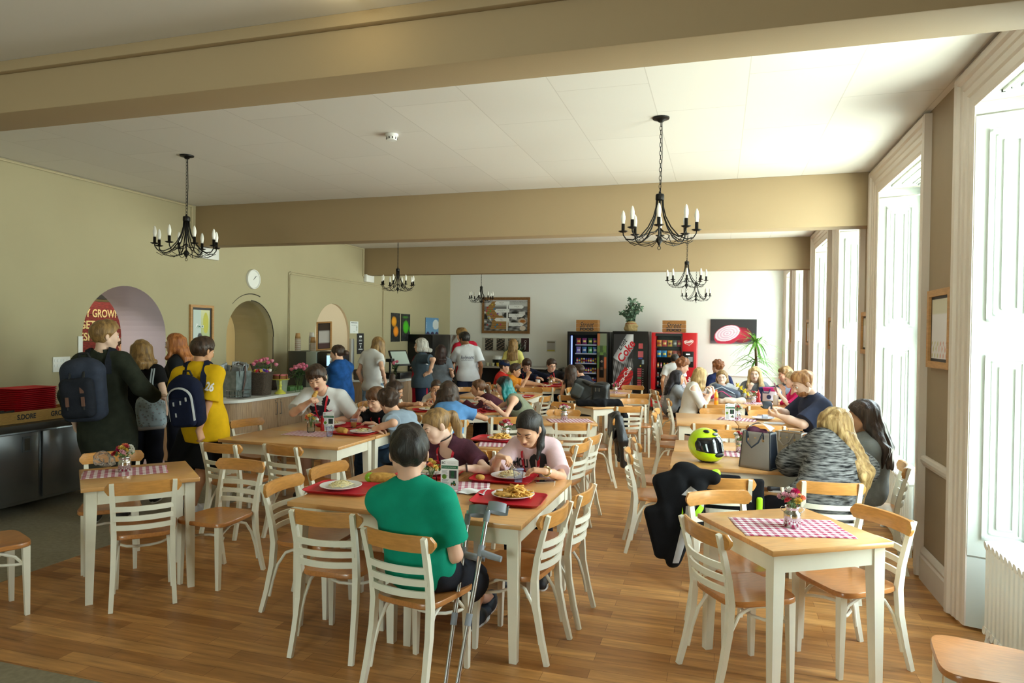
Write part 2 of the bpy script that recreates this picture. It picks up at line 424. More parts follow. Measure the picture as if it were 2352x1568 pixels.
# back wall, near wall
struct(MB().box((-7.8,YB,-.1),(XR+.6,YB+.2,ZC+.1),M_WHITEWALL),'wall_back')
FILL_WIN=[(-2.9,-1.2)]  # unseen window behind the camera, added for front fill light
mb=MB(); e_=[-7.8]+[v for w in FILL_WIN for v in w]+[XR+.6]
for i in range(0,len(e_),2): mb.box((e_[i],YN-.2,-.1),(e_[i+1],YN,ZC+.1),M_WALL)
for a,b in FILL_WIN: mb.box((a,YN-.2,2.5),(b,YN,ZC+.1),M_WALL); mb.box((a,YN-.2,-.1),(b,YN,.75),M_WALL)
struct(mb,'wall_near')
for i,(a,b) in enumerate(FILL_WIN):
    rt=bpy.data.objects.new('window_%d'%(i+8),None); COL.objects.link(rt); rt['kind']='structure'; rt.location=((a+b)/2,YN,0); h=(b-a)/2; mb=MB()
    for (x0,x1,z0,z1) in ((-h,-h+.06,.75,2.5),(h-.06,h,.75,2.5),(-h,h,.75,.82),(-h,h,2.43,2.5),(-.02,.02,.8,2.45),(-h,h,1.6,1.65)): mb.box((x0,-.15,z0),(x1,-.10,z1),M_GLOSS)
    mb.build('sash_frame',rt)
    for xa,xb in ((-h+.06,-.02),(.02,h-.06)):
        mb=MB(); mb.add([(xa,-.125,.82),(xb,-.125,.82),(xb,-.125,2.43),(xa,-.125,2.43)],[(0,1,2,3)],glass('window_glass','#f4fbf8',.03)); mb.build('glass_pane',rt)
mb=MB(); mb.sweep([(xl(17)+.02,YB-.012,.80),(XR,YB-.012,.80)],[(-.012,-.035),(.014,-.02),(.022,0),(.014,.025),(-.012,.035)],M_WHITEWALL); struct(mb,'trim_6')
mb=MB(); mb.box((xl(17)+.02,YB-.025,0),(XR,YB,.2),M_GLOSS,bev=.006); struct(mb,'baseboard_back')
# right wall: piers and panelled window bays
WIN=[(3.05,4.97),(5.63,7.56),(7.94,9.81),(10.21,12.09),(12.97,14.95),(15.37,16.97)]
DEP=.46
ed=[YN]+[v for w in WIN for v in (w[0]+.1,w[1]-.1)]+[YB]
mb=MB()
for i in range(0,len(ed),2): mb.box((XR,ed[i],-.1),(XR+DEP,ed[i+1],ZC+.1),M_PIER)
for w in WIN: mb.box((XR+.02,w[0],3.3),(XR+DEP,w[1],ZC+.1),M_PIER); mb.box((XR+.3,w[0],-.1),(XR+DEP,w[1],.42),M_PIER)
struct(mb,'wall_right')
piers=[(2.45,3.05),(4.97,5.63),(7.56,7.94),(9.81,10.21),(12.09,12.97),(14.95,15.37)]
mb=MB()
for a,b in piers:
    mb.sweep([(XR-.001,b,.865),(XR-.001,a,.865)],[(0,-.04),(.012,-.04),(.03,-.012),(.036,.01),(.03,.03),(.012,.038),(0,.038)],M_ARCHI)
struct(mb,'trim_7')
mb=MB()
for a,b in piers:
    mb.sweep([(XR-.001,b,0),(XR-.001,a,0)],[(0,0),(.028,0),(.028,.165),(.02,.18),(.024,.2),(.012,.222),(.004,.24),(0,.24)],M_ARCHI)
struct(mb,'baseboard_right')
G_PANE=glass('window_glass','#f4fbf8',.03)
def mould(mb,P,du,dv,nrm,w,h,mt):
    """raised panel moulding: P lower-left corner, du along width, dv up"""
    P,du,dv,nrm=Vector(P),Vector(du),Vector(dv),Vector(nrm)
    for off,d,wd in ((0,.014,.022),(.034,.006,.014),(.07,.010,.010)):
        a=P+du*off+dv*off; ww=w-2*off; hh=h-2*off
        if ww<.05: break
        for (p,q,side) in ((a,a+du*ww,dv),(a+dv*(hh-wd),a+dv*(hh-wd)+du*ww,dv),(a,a+dv*hh,du),(a+du*(ww-wd),a+du*(ww-wd)+dv*hh,du)):
            s=side*wd
            V=[p,q,q+s,p+s,p+nrm*d,q+nrm*d,q+s*.75+nrm*d,p+s*.75+nrm*d]
            mb.add(V,[(3,2,1,0),(4,5,6,7),(0,1,5,4),(1,2,6,5),(2,3,7,6),(3,0,4,7)],mt)
for i,(y0,y1) in enumerate(WIN):
    rt=bpy.data.objects.new('window_%d'%(i+1),None); COL.objects.link(rt); rt['kind']='structure'; rt.location=(XR,(y0+y1)/2,0)
    h=(y1-y0)/2; AW=.235
    def loc(mb,nm):
        o=mb.build(nm,rt); return o
    # architrave: stepped moulding round three sides
    mb=MB(); prof=[(0,0),(.05,.0),(.058,.02),(.052,.05),(.034,.062),(.034,.1),(.026,.11),(.026,.15),(.016,.165),(.016,AW-.02),(.008,AW),(0,AW)]
    path=[(-h,0.02),(-h,3.385),(h,3.385),(h,.02)]
    V=[];n=len(prof)
    for k,(py,pz) in enumerate(path):
        sy=1 if py<0 else -1
        for (d,w) in prof: V.append((-d,py+sy*w,pz-(w if k in (1,2) else 0)))
    F=[]
    for k in range(3):
        for j in range(n): F.append((k*n+j,k*n+(j+1)%n,(k+1)*n+(j+1)%n,(k+1)*n+j))
    F+= [tuple(range(n)),tuple(range(3*n,4*n))[::-1]]
    mb.add(V,F,M_ARCHI); loc(mb,'architrave')
    # soffit panel
    hi=h-AW; zs=3.15
    mb=MB(); hb=hi-.12
    V=[(0,-hi,3.17),(0,hi,3.17),(.36,hb,3.17),(.36,-hb,3.17)]; V+=[(a,b,c+.05) for a,b,c in V]
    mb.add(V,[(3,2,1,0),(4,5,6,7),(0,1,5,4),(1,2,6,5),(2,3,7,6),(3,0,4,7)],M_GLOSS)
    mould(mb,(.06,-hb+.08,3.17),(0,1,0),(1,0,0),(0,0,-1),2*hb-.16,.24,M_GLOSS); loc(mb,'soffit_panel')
    # splayed shutters each side
    for sd in (1,-1):
        mb=MB(); a=Vector((0,sd*hi,0)); b=Vector((.34,sd*(hi-.11),0)); e=(b-a); W=e.length; e.normalize(); nr=Vector((-e.y*sd,e.x*sd,0))*1.0
        nr=Vector((e.y,-e.x,0)); 
        if nr.y*sd>0: nr=-nr
        def slab(z0,z1,th):
            V=[a+Vector((0,0,z0)),b+Vector((0,0,z0)),b-nr*.06+Vector((0,0,z0)),a-nr*.06+Vector((0,0,z0))]; V+=[v+Vector((0,0,z1-z0)) for v in V]
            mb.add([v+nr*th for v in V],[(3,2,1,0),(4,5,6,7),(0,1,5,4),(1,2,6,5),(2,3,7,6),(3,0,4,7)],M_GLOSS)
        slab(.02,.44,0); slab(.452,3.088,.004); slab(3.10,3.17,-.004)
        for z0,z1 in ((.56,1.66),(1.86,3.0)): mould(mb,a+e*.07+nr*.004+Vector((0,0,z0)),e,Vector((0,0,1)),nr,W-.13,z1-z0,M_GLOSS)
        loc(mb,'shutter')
    # sash frame and glazing
    hb=hi-.11; mb=MB(); x0,x1=.35,.40
    for (ya,yb,za,zb) in ((-hb,-hb+.07,.42,3.17),(hb-.07,hb,.42,3.17),(-hb,hb,3.09,3.17),(-hb,hb,.42,.54),(-hb,hb,1.74,1.80),(-.015,.015,.5,3.1)):
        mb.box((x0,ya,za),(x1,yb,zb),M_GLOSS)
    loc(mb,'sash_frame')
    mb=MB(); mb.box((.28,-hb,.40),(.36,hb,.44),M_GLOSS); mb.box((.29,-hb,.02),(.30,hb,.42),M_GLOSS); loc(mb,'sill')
    for (ya,yb) in ((-hb+.07,-.015),(.015,hb-.07)):
        for (za,zb) in ((.54,1.74),(1.80,3.09)):
            mb=MB(); mb.add([(.375,ya,za),(.375,yb,za),(.375,yb,zb),(.375,ya,zb)],[(0,1,2,3)],G_PANE); loc(mb,'glass_pane')
# conduits and little wall fittings
M_PIPE=mat('painted_pipe','#bdb08f',.55)
def wpt(y,z,d=.012): return (xl(y)+d,y,z)
mb=MB()
for o in (0,.035):
    mb.tube([wpt(9.70+o,.9),wpt(9.70+o,2.70-o),wpt(9.74+o,2.715-o),wpt(13.06-o,2.715-o),wpt(13.11-o,2.69-o),wpt(13.11-o,1.0)],.008,M_PIPE,6)
struct(mb,'trim_8')
mb=MB(); mb.tube([wpt(12.19,3.40),wpt(12.19,2.86),wpt(12.24,2.82)],.009,M_PIPE,6); mb.tube([wpt(12.23,3.40),wpt(12.23,2.86)],.009,M_PIPE,6); mb.tube([wpt(7.50,3.40),wpt(7.50,2.8)],.012,M_PIPE,6); mb.tube([wpt(3,3.385,.02),wpt(7.5,3.385,.02)],.011,M_PIPE,6);mb.tube([wpt(10.5,3.385,.02),wpt(12.2,3.385,.02)],.011,M_PIPE,6); struct(mb,'trim_9')
M_WPL=mat('white_plastic','#e8e8e6',.4)
# ---------- light ----------
w=bpy.data.worlds.new('World'); S.world=w; w.use_nodes=True
nt=w.node_tree; bg=nt.nodes['Background']
tc=nd(nt,'ShaderNodeTexCoord'); sp=nd(nt,'ShaderNodeSeparateXYZ'); rp=nd(nt,'ShaderNodeValToRGB')
nt.links.new(tc.outputs['Generated'],sp.inputs[0]); nt.links.new(rp.outputs[0],bg.inputs[0])
mm=nd(nt,'ShaderNodeMath',operation='MULTIPLY_ADD'); mm.inputs[1].default_value=.5; mm.inputs[2].default_value=.5; nt.links.new(sp.outputs['Z'],mm.inputs[0]); nt.links.new(mm.outputs[0],rp.inputs[0])
e=rp.color_ramp.elements; e[0].color=(.58,.62,.54,1); e[1].color=(.40,.50,.62,1); q=e.new(.485); q.color=(.62,.64,.57,1); q=e.new(.5); q.color=(.30,.36,.30,1); q=e.new(.60); q.color=(.50,.55,.55,1); q=e.new(.72); q.color=(.55,.62,.68,1)
bg.inputs[1].default_value=WORLD
for i,(y0,y1) in enumerate(WIN):
    l=bpy.data.lights.new('window_portal','AREA'); l.shape='RECTANGLE'; l.size=2.65; l.size_y=y1-y0-.6; l.cycles.is_portal=True
    o=bpy.data.objects.new('window_portal',l); COL.objects.link(o); o.location=(XR+.43,(y0+y1)/2,1.8); o.rotation_euler=(0,R(90),0)
for a,b in FILL_WIN:
    l=bpy.data.lights.new('window_portal','AREA'); l.shape='RECTANGLE'; l.size=b-a; l.size_y=1.7; l.cycles.is_portal=True
    o=bpy.data.objects.new('window_portal',l); COL.objects.link(o); o.location=((a+b)/2,YN-.17,1.62); o.rotation_euler=(R(90),0,0)
    o.rotation_euler=Vector((0,1,0)).to_track_quat('-Z','Z').to_euler()
# a small ceiling spotlight washing the front beam
t=bpy.data.objects.new('ceiling_spotlight',None); COL.objects.link(t); t.location=(-1.45,2.36,3.125); t['label']='small white ceiling spotlight in front of the front beam'; t['category']='ceiling light'
mb=MB(); mb.lathe([(0,-.001),(.04,-.001),(.04,-.012),(0,-.012)],M_WPL,18); mb.build('base',t); mb=MB(); mb.lathe([(0,-.012),(.022,-.014),(.028,-.06),(.024,-.06),(0,-.03)],M_WPL,18); mb.build('lamp_head',t)
sl=bpy.data.lights.new('beam_spot','POINT'); sl.energy=.9; sl.shadow_soft_size=.02; sl.color=(1,.86,.45); so=bpy.data.objects.new('beam_spot',sl); COL.objects.link(so); so.location=(-1.45,2.36,3.03)
# ---------- camera ----------
cam=bpy.data.cameras.new('camera'); co=bpy.data.objects.new('camera',cam); COL.objects.link(co)
cam.sensor_width=36; cam.lens=36*1568.38/2352; cam.clip_start=.05
rx,up,fw=(.95677098,.29058644,.01219862),(-.01553638,.00918187,.99983714),(-.29042711,.95680469,-.01329961)
Mc=Matrix((rx,up,[-c for c in fw])).transposed().to_4x4(); Mc.translation=(0,0,1.76); co.matrix_world=Mc
S.camera=co
S.view_settings.view_transform='Standard'; S.view_settings.look='None'; S.view_settings.gamma=1; S.view_settings.exposure=EXPO

# ---------- chairs and tables ----------
M_CREAM=mat('cream_painted_wood','#ece7d3',.42,var=.03,vscale=6,bump=.02,bscale=80)
M_BEECH=mat('varnished_beech','#c98d48',.28,var=.1,vscale=3,stretch=(4,30,30),coat=.35)
M_SEAT=mat('varnished_seat','#b9793f',.3,var=.1,vscale=3,stretch=(30,4,30),coat=.3)
M_TOP=mat('oak_table_top','#d6a062',.3,var=.09,vscale=2.5,stretch=(3,26,10),coat=.3)
def make_chair(name,label):
    t=thing(name,label,'chair')
    # seat: rounded trapezoid, slightly dished
    out=[]
    for i in range(40):
        a=2*PI*i/40; c,s=math.cos(a),math.sin(a); p=5.
        x=abs(c)**(2/p)*math.copysign(1,c); y=abs(s)**(2/p)*math.copysign(1,s)
        out.append((x*(.195+.018*y),y*.2+.005))
    mb=MB(); V=[];F=[]; rings=[(.985,.452),(1,.446),(1,.428),(.97,.422)]
    for sc,z in rings: V+=[(x*sc,y*sc,z) for x,y in out]
    n=40
    for k in range(3): F+=[(k*n+i,k*n+(i+1)%n,(k+1)*n+(i+1)%n,(k+1)*n+i)[::-1] for i in range(n)]
    F.append(tuple(range(3*n,4*n))[::-1])
    inner=len(V); V+=[(x*.7,y*.7,.447) for x,y in out]; V+=[(0,0,.443)]
    F+=[(i,(i+1)%n,inner+(i+1)%n,inner+i) for i in range(n)]; F+=[(inner+i,inner+(i+1)%n,inner+n) for i in range(n)]
    mb.add(V,F,M_SEAT,True); mb.build('seat',t)
    # curved top rail
    mb=MB(); V=[];m=22
    for i in range(m+1):
        u=-1+2*i/m; x=.215*u; y=-.262+.045*u*u; e=math.sqrt(max(0,1-max(0,(abs(u)-.86)/.14)**2))
        h=.039*max(.25,e); zc=.757
        for (dy,dz) in ((-.011,-h),(-.013,0),(-.011,h),(-.002,h+.004),(.009,h),(.011,0),(.009,-h),(-.002,-h-.002)):
            V.append((x,y+dy-.06*dz*1.6,zc+dz))
    F=[]
    for i in range(m):
        for j in range(8): F.append((i*8+j,(i+1)*8+j,(i+1)*8+(j+1)%8,i*8+(j+1)%8))
    F.append(tuple(range(8))); F.append(tuple(range(m*8,m*8+8))[::-1])
    mb.add(V,F,M_BEECH,True); mb.build('top_rail',t)
    sec=[(-.017,-.011),(.017,-.011),(.017,.011),(-.017,.011)]
    for s in (-1,1):
        mb=MB(); P=[(s*.178,-.262,0),(s*.172,-.225,.14),(s*.167,-.192,.30),(s*.165,-.182,.44),(s*.168,-.198,.56),(s*.172,-.228,.68),(s*.176,-.262,.795)]
        pr=[[(-a,-b),(a,-b),(a,b),(-a,b)] for a,b in ((.013,.013),(.014,.015),(.015,.017),(.016,.018),(.015,.015),(.015,.013),(.013,.011))]
        mb.sweep(P,pr,M_CREAM,up=(0,1,0)); mb.build('rear_leg',t)
        mb=MB(); mb.sweep([(s*.162,.175,0),(s*.160,.172,.2),(s*.158,.168,.425)],[[(-a,-a),(a,-a),(a,a),(-a,a)] for a in (.0125,.016,.0195)],M_CREAM,up=(0,1,0)); mb.build('front_leg',t)
        mb=MB(); mb.tube([(s*.163,-.215,.10),(s*.158,-.196,.20),(s*.150,-.165,.30),(s*.142,-.115,.375),(s*.138,-.04,.405),(s*.138,.04,.40),(s*.143,.115,.365),(s*.152,.158,.315)],.0095,M_CREAM,8); mb.build('brace',t)
    mb=MB(); mb.tube([(-.152,.16,.315),(-.14,.115,.315),(-.10,.06,.315),(-.04,.03,.315),(.04,.03,.315),(.10,.06,.315),(.14,.115,.315),(.152,.16,.315)],.009,M_CREAM,8); mb.build('front_stretcher',t)
    for z in (.508,.568,.63):
        yb=-.19-(z-.44)*.2; mb=MB(); P=[]
        for i in range(13):
            u=-1+i/6; P.append((.166*u,yb-.036*(1-u*u)+.004,z))
        mb.sweep(P,[(-.006,-.016),(.006,-.016),(.006,.016),(-.006,.016)],M_CREAM,up=(0,0,1)); mb.build('back_slat',t)
    return t
CH={}
chair0=None
def chair(x,y,face,label,group=None):
    """seat centre x,y; the sitter looks along angle face (degrees from +X)"""
    global chair0
    if chair0 is None: chair0=make_chair('dining_chair',label); o=chair0; o.location=(x,y,0.004 if x<-4.72 else 0); o.rotation_euler=(0,0,R(face-90)); 
    else: o=dup(chair0,(x,y,0.004 if x<-4.72 else 0),R(face-90),label)
    if group: o['group']=group
    return o
G1='cream and beech dining chairs'
for x,y,f,lb in (
 (-3.62,3.60,135,'cream chair pulled up to the near side of the small left table, seen from behind'),
 (-3.36,3.99,-92,'cream chair facing us at the right corner of the small left table'),
 (-4.31,3.98,-45,'cream chair behind the flower pot on the small left table'),
 (-4.24,3.02,67,'cream chair cut off by the left edge of the photo, only its seat front showing'),
 (-4.00,5.02,87,'left of two cream chairs on the near side of the big empty oak table'),
 (-3.44,5.12,80,'right of two cream chairs on the near side of the big empty oak table'),
 (-4.62,5.55,-12,'nearer of two chairs at the left end of the big empty oak table'),
 (-4.60,6.10,-14,'farther of two chairs at the left end of the big empty oak table'),
 (-4.19,6.8,-78,'chair at the far side of the big oak table beside the eating boy'),
 (-3.5,7.0,-100,'chair under the boy in the black T-shirt holding a fork'),
 (-2.86,6.3,170,'chair under the curly-haired boy in the grey-blue T-shirt'),
 (-2.02,3.42,94,'cream chair with empty seat just left of the boy in green'),
 (-1.43,3.20,80,'cream chair the boy in the green T-shirt sits on'),
 (-2.45,3.79,2,'nearer of two chairs at the left end of the table with the spaghetti tray'),
 (-2.44,4.27,-6,'farther of two chairs at the left end of the table with the spaghetti tray'),
 (-1.08,3.70,172,'nearer of two chairs tucked under the right end of the table with crutches'),
 (-1.02,4.18,176,'farther of two chairs tucked under the right end of the table with crutches'),
 (-1.98,4.98,-88,'chair under the blonde girl in the maroon T-shirt'),
 (-1.30,4.98,-94,'chair under the dark-haired girl in the pink T-shirt'),
 (-1.86,5.53,80,'chair seen from behind between the girl in maroon and the girl in pink'),
 (-1.38,5.98,170,'nearer chair at the right of the table hidden behind the girl in pink'),
 (-1.36,6.42,172,'farther chair at the right of the table hidden behind the girl in pink'),
 (-1.56,7.42,106,'cream chair seen from behind at the near side of the small table with pink runner'),
 (-1.80,8.16,-76,'cream chair facing us at the far side of the small table with pink runner'),
 (-1.40,7.88,196,'chair with the black leather jacket hanging over its back'),
 (-2.9,7.14,114,'chair under the girl in the blue top with curly hair'),
 (-2.42,7.62,120,'empty cream chair right of the girl in blue, in front of the brown fruit'),
 (-2.74,10.10,172,'cream chair tucked at the right end of the table with a lone tray'),
 (-2.22,10.60,100,'cream chair seen from behind left of the table piled with jackets'),
 (-2.16,9.02,-120,'cream chair whose rail shows behind the pink carnation pot'),
 (-2.49,12.15,115,'chair under the long-haired girl in the black vest top'),
 (-3.00,11.98,95,'empty chair seen from behind in front of the boys\' table'),
 (-3.12,11.25,-90,'chair whose rail shows just behind the lone red tray'),
 (-2.28,11.75,3,'chair half hidden behind the black backpack'),
 (-1.24,9.32,118,'cream chair seen from behind at the aisle, right of the leather jacket'),
 (-1.14,10.0,-75,'cream chair facing us behind the aisle chair, its rail unbroken'),
 (-1.32,11.30,115,'cream chair seen from behind at the right of the table before the cola machine'),
 (-1.55,12.60,-95,'cream chair on the far side of the table before the cola machine'),
 (-.09,7.92,94,'left chair on the near side of the table with the phone-holding man, behind the helmet'),
 (.47,8.02,98,'right chair on the near side of the table with the phone-holding man, behind the handbag'),
 (.14,6.98,-88,'chair on the far side of the helmet table, its rail behind the carnation pot'),
 (.0,9.06,-84,'left of two chairs on the far side of the phone-holding man\'s table'),
 (.60,9.10,-84,'right of two chairs on the far side of the phone-holding man\'s table'),
 (-.01,10.06,95,'left of two chairs on the near side of the girls\' table by the window'),
 (.56,10.10,95,'right of two chairs on the near side of the girls\' table by the window'),
 (-.52,8.92,0,'farther of two chairs at the aisle end of the phone-holding man\'s table'),
 (-.50,8.40,4,'nearer of two chairs at the aisle end of the phone-holding man\'s table'),
 (-.46,10.36,8,'chair at the aisle under the blonde girl with bare shoulders'),
 (-0.74,11.17,20,'chair at the aisle under the dark-haired girl in grey'),
 (-0.84,12.07,20,'chair at the aisle under the young man in the checked shirt'),
 (-.48,6.30,14,'farther of two chairs at the aisle end of the helmet table'),
 (-.47,5.72,10,'nearer of two chairs at the aisle end of the helmet table'),
 (.03,5.06,92,'chair with the black motorcycle jacket over its back'),
 (.70,5.16,96,'chair under the blonde woman in the striped cardigan'),
 (1.12,5.86,172,'chair by the radiator under the brunette in the grey hoodie'),
 (1.15,8.45,175,'chair under the man in the navy polo shirt'),
 (1.22,10.7,182,'chair under the girl in the bright pink top'),
 (1.16,11.56,195,'chair under the curly-haired girl behind the girl in pink'),
 (0.04,12.03,-88,'chair under the girl in the grey cardigan eating'),
 (0.58,12.08,-92,'chair under the blonde girl in the grey jumper'),
 (-3.98,12.3,5,'chair under the boy in the navy cap'),
 (-3.72,11.86,10,'chair under the boy in the orange shirt'),
 (-3.78,13.5,-75,'chair under the boy with glasses and open hoodie'),
 (-3.28,13.6,-74,'chair under the boy in the black T-shirt and glasses'),
 (-4.36,8.27,10,'chair under the girl with the hair bun'),
 (-3.93,9.21,-70,'chair under the girl drinking from a cup'),
 (-2.72,8.98,206,'chair under the girl in the maroon hoodie'),
 (-2.24,8.48,200,'chair under the girl with turquoise hair'),
 (-4.12,10.9,-65,'chair at the far left of the table with the lilac sheen'),
 (0.135,3.735,33,'cream chair pulled up to the left side of the front right table, seen from behind'),
 (0.115,4.17,-62,'cream chair behind the left corner of the front right table'),
 (.68,4.06,-148,'cream chair with worn paint at the right side of the front right table'),
 (1.08,3.20,172,'chair cut off by the bottom right corner of the photo, only its seat showing'),
): chair(x,y,f,lb,G1)
def table(x0,y0,w,d,rot,label,group='oak-topped cream tables'):
    """x0,y0 = near-left corner, w along rot, d across"""
    t=thing('dining_table',label,'table',(x0,y0,0),R(rot),group); e=.004
    mb=MB(); mb.box((0+.001,.001,.722),(w-.001,d-.001,.75),M_TOP,bev=.004); mb.build('table_top',t)
    mb=MB(); i=.035; a=.02
    mb.box((i,i,.63),(w-i,i+a,.722),M_CREAM);mb.box((i,d-i-a,.63),(w-i,d-i,.722),M_CREAM);mb.box((i,i+a,.63),(i+a,d-i-a,.722),M_CREAM);mb.box((w-i-a,i+a,.63),(w-i,d-i-a,.722),M_CREAM); mb.build('apron',t)
    for sx in (0,1):
        for sy in (0,1):
            mb=MB(); L_=.062; S_=.042; x=.028+sx*(w-.056-L_); y=.028+sy*(d-.056-L_)
            ox=0 if sx==0 else L_-S_; oy=0 if sy==0 else L_-S_
            V=[(x+ox,y+oy,0),(x+ox+S_,y+oy,0),(x+ox+S_,y+oy+S_,0),(x+ox,y+oy+S_,0),(x,y,.60),(x+L_,y,.60),(x+L_,y+L_,.60),(x,y+L_,.60)]
            V+=[(a_,b_,.722) for a_,b_,c_ in V[4:]]
            F=[(3,2,1,0),(8,9,10,11)]+[(k*4+j,k*4+(j+1)%4,k*4+4+(j+1)%4,k*4+4+j) for k in (0,1) for j in range(4)]
            mb.add(V,F,M_CREAM); mb.build('leg',t)
    return t
table(-3.805,3.29,.69,.69,50,'small square oak-topped table at the left with a crumpled plastic bag on it')
table(.255,3.405,.69,.69,31.5,'small square oak-topped table at the front right with only a flower pot on it')
table(-2.42,3.45,.72,1.19,-1,'left half of the front table, carrying the spaghetti tray')
table(-1.695,3.437,.72,1.19,-1,'right half of the front table, crutches leaning on its near edge')
table(-4.38,5.19,1.25,.67,0,'near half of the big oak table on the left, mostly bare')
table(-4.375,5.866,1.25,.67,0,'far half of the big oak table on the left, trays at its right end')
table(-3.54,7.56,1.16,.67,32,'near table of the group with the curly-haired girl in blue')
table(-3.90,8.13,1.16,.67,32,'far table of the group with the girl drinking')
table(-2.12,5.62,.69,.69,-4,'small table behind the girl in pink, holding the tray of chips')
table(-1.93,7.36,.68,.68,17,'small table with a pink runner left of the leather jacket')
table(-1.63,9.20,.66,.66,43,'small table piled with a black bag and jacket')
table(-3.98,9.93,1.18,1.1,0,'table with a lone red tray, behind the girl with turquoise hair')
table(-3.42,12.04,1.2,1.08,25,'table of the four boys near the black vending machine')
table(-2.06,11.16,.66,1.15,4,'table with a pink runner in front of the cola machine')
table(-.35,5.39,1.22,.66,2,'near half of the table with the yellow helmet and handbags')
table(-.365,6.06,1.22,.66,2,'far half of the table with the yellow helmet')
table(-.45,7.96,.67,1.08,4,'left half of the table with the phone-holding man')
table(.225,8.007,.67,1.08,4,'right half of the table with the phone-holding man')
table(-.26,10.16,.66,1.2,6,'left half of the girls\' table by the window')
table(.40,10.23,.66,1.2,6,'right half of the girls\' table by the window')

ONLY_NEAR=False

# ---------- people ----------
def V3(*a): return np.array(a,float)
UP=V3(0,0,1)
SK={'fair':('#e3b296','#c98f78'),'tan':('#cf9a76','#b57c5e'),'asia':('#d9a888','#b77f66'),'brown':('#8a5a3c','#6d432c'),'pale':('#ecc6b0','#d39c86')}
def skin(k):
    a,b=SK[k]; return mat('skin_'+k,a,.5,var=.05,vscale=9,sheen=.05,spec=.35)
def cloth(hexc,var=.06,bump=.25,rough=.85,name=None,**k):
    return mat(name or 'cloth_'+hexc.strip('#'),hexc,rough,var=var,vscale=14,bump=bump,bscale=260,spec=.2,**k)
def hairm(a,b,name=None):
    return mat(name or 'hair_'+a.strip('#'),a,.42,col2=b,vscale=38,stretch=(1,1,.12),bump=.5,bscale=150,spec=.4)
def trace(prims,P,d,disp=None,n=28,off=.0015):
    P=np.array(P,float).reshape(-1,3).copy(); d=_n(d)
    for _ in range(n):
        P+=d[None]*np.clip(sdf(prims,np.concatenate([P,np.repeat(P[:1],65-min(64,len(P)),0)]) if len(P)<65 else P,disp)[:len(P),None]*.8,-.02,.05)
    return P-d[None]*off
def ik(a,b,l1,l2,hint):
    ab=b-a; L=np.linalg.norm(ab); u=ab/L
    if L>(l1+l2)*.999:
        return a+u*L*l1/(l1+l2)
    x=(l1*l1-l2*l2+L*L)/(2*L); h=math.sqrt(max(0,l1*l1-x*x)); hp=np.asarray(hint,float); hp=hp-u*(hp@u); hp=_n(hp)
    return a+u*x+hp*h
def hand(W,d,n,side,curl,s=1.,fist=None,inf=0.):
    d=_n(d); n=np.asarray(n,float); n=_n(n-d*(n@d)); t=-np.cross(n,d)*side
    q=[]
    for o in (.021,.0,-.02): q.append(RC(W+d*.004*s+t*o*.62*s,W+d*.078*s+t*o*s,.0155*s,.0135*s,.014))
    c=curl if hasattr(curl,'__len__') else [curl]*4
    for k,(o,L,r) in enumerate(((.0275,.070,.0086),(.0095,.079,.0088),(-.0085,.073,.0085),(-.0255,.057,.0078))):
        p=W+d*.083*s+t*o*s-n*.0; sp=t*o*.9
        for j,(f,bend) in enumerate(((.44,55),(.31,120),(.25,165))):
            a=R(bend)*c[k]+R(6); dr=_n(d*math.cos(a)+n*math.sin(a)+sp*(1-c[k])*2.2); e=p+dr*L*f*s
            q.append(RC(p,e,(r-.0006*j)*s,(r-.0006*(j+1))*s,.005)); p=e
    b=W+d*.022*s+t*.024*s+n*.006*s; m=b+_n(t*.8+d*.55+n*.35)*.036*s; e=m+_n(d*.8+n*(.25+.5*np.mean(c))+t*.1)*.03*s; f=e+_n(d*.75+n*(.35+.5*np.mean(c))-t*.15)*.022*s
    q+= [RC(b,m,.0145*s,.0115*s,.012),RC(m,e,.0108*s,.0095*s,.005),RC(e,f,.0095*s,.0078*s,.005)]
    return q
def chain(pts,rs,k=.02,**kw):
    return [RC(pts[i],pts[i+1],rs[i],rs[i+1],k,**kw) for i in range(len(pts)-1)]
PEOPLE={}
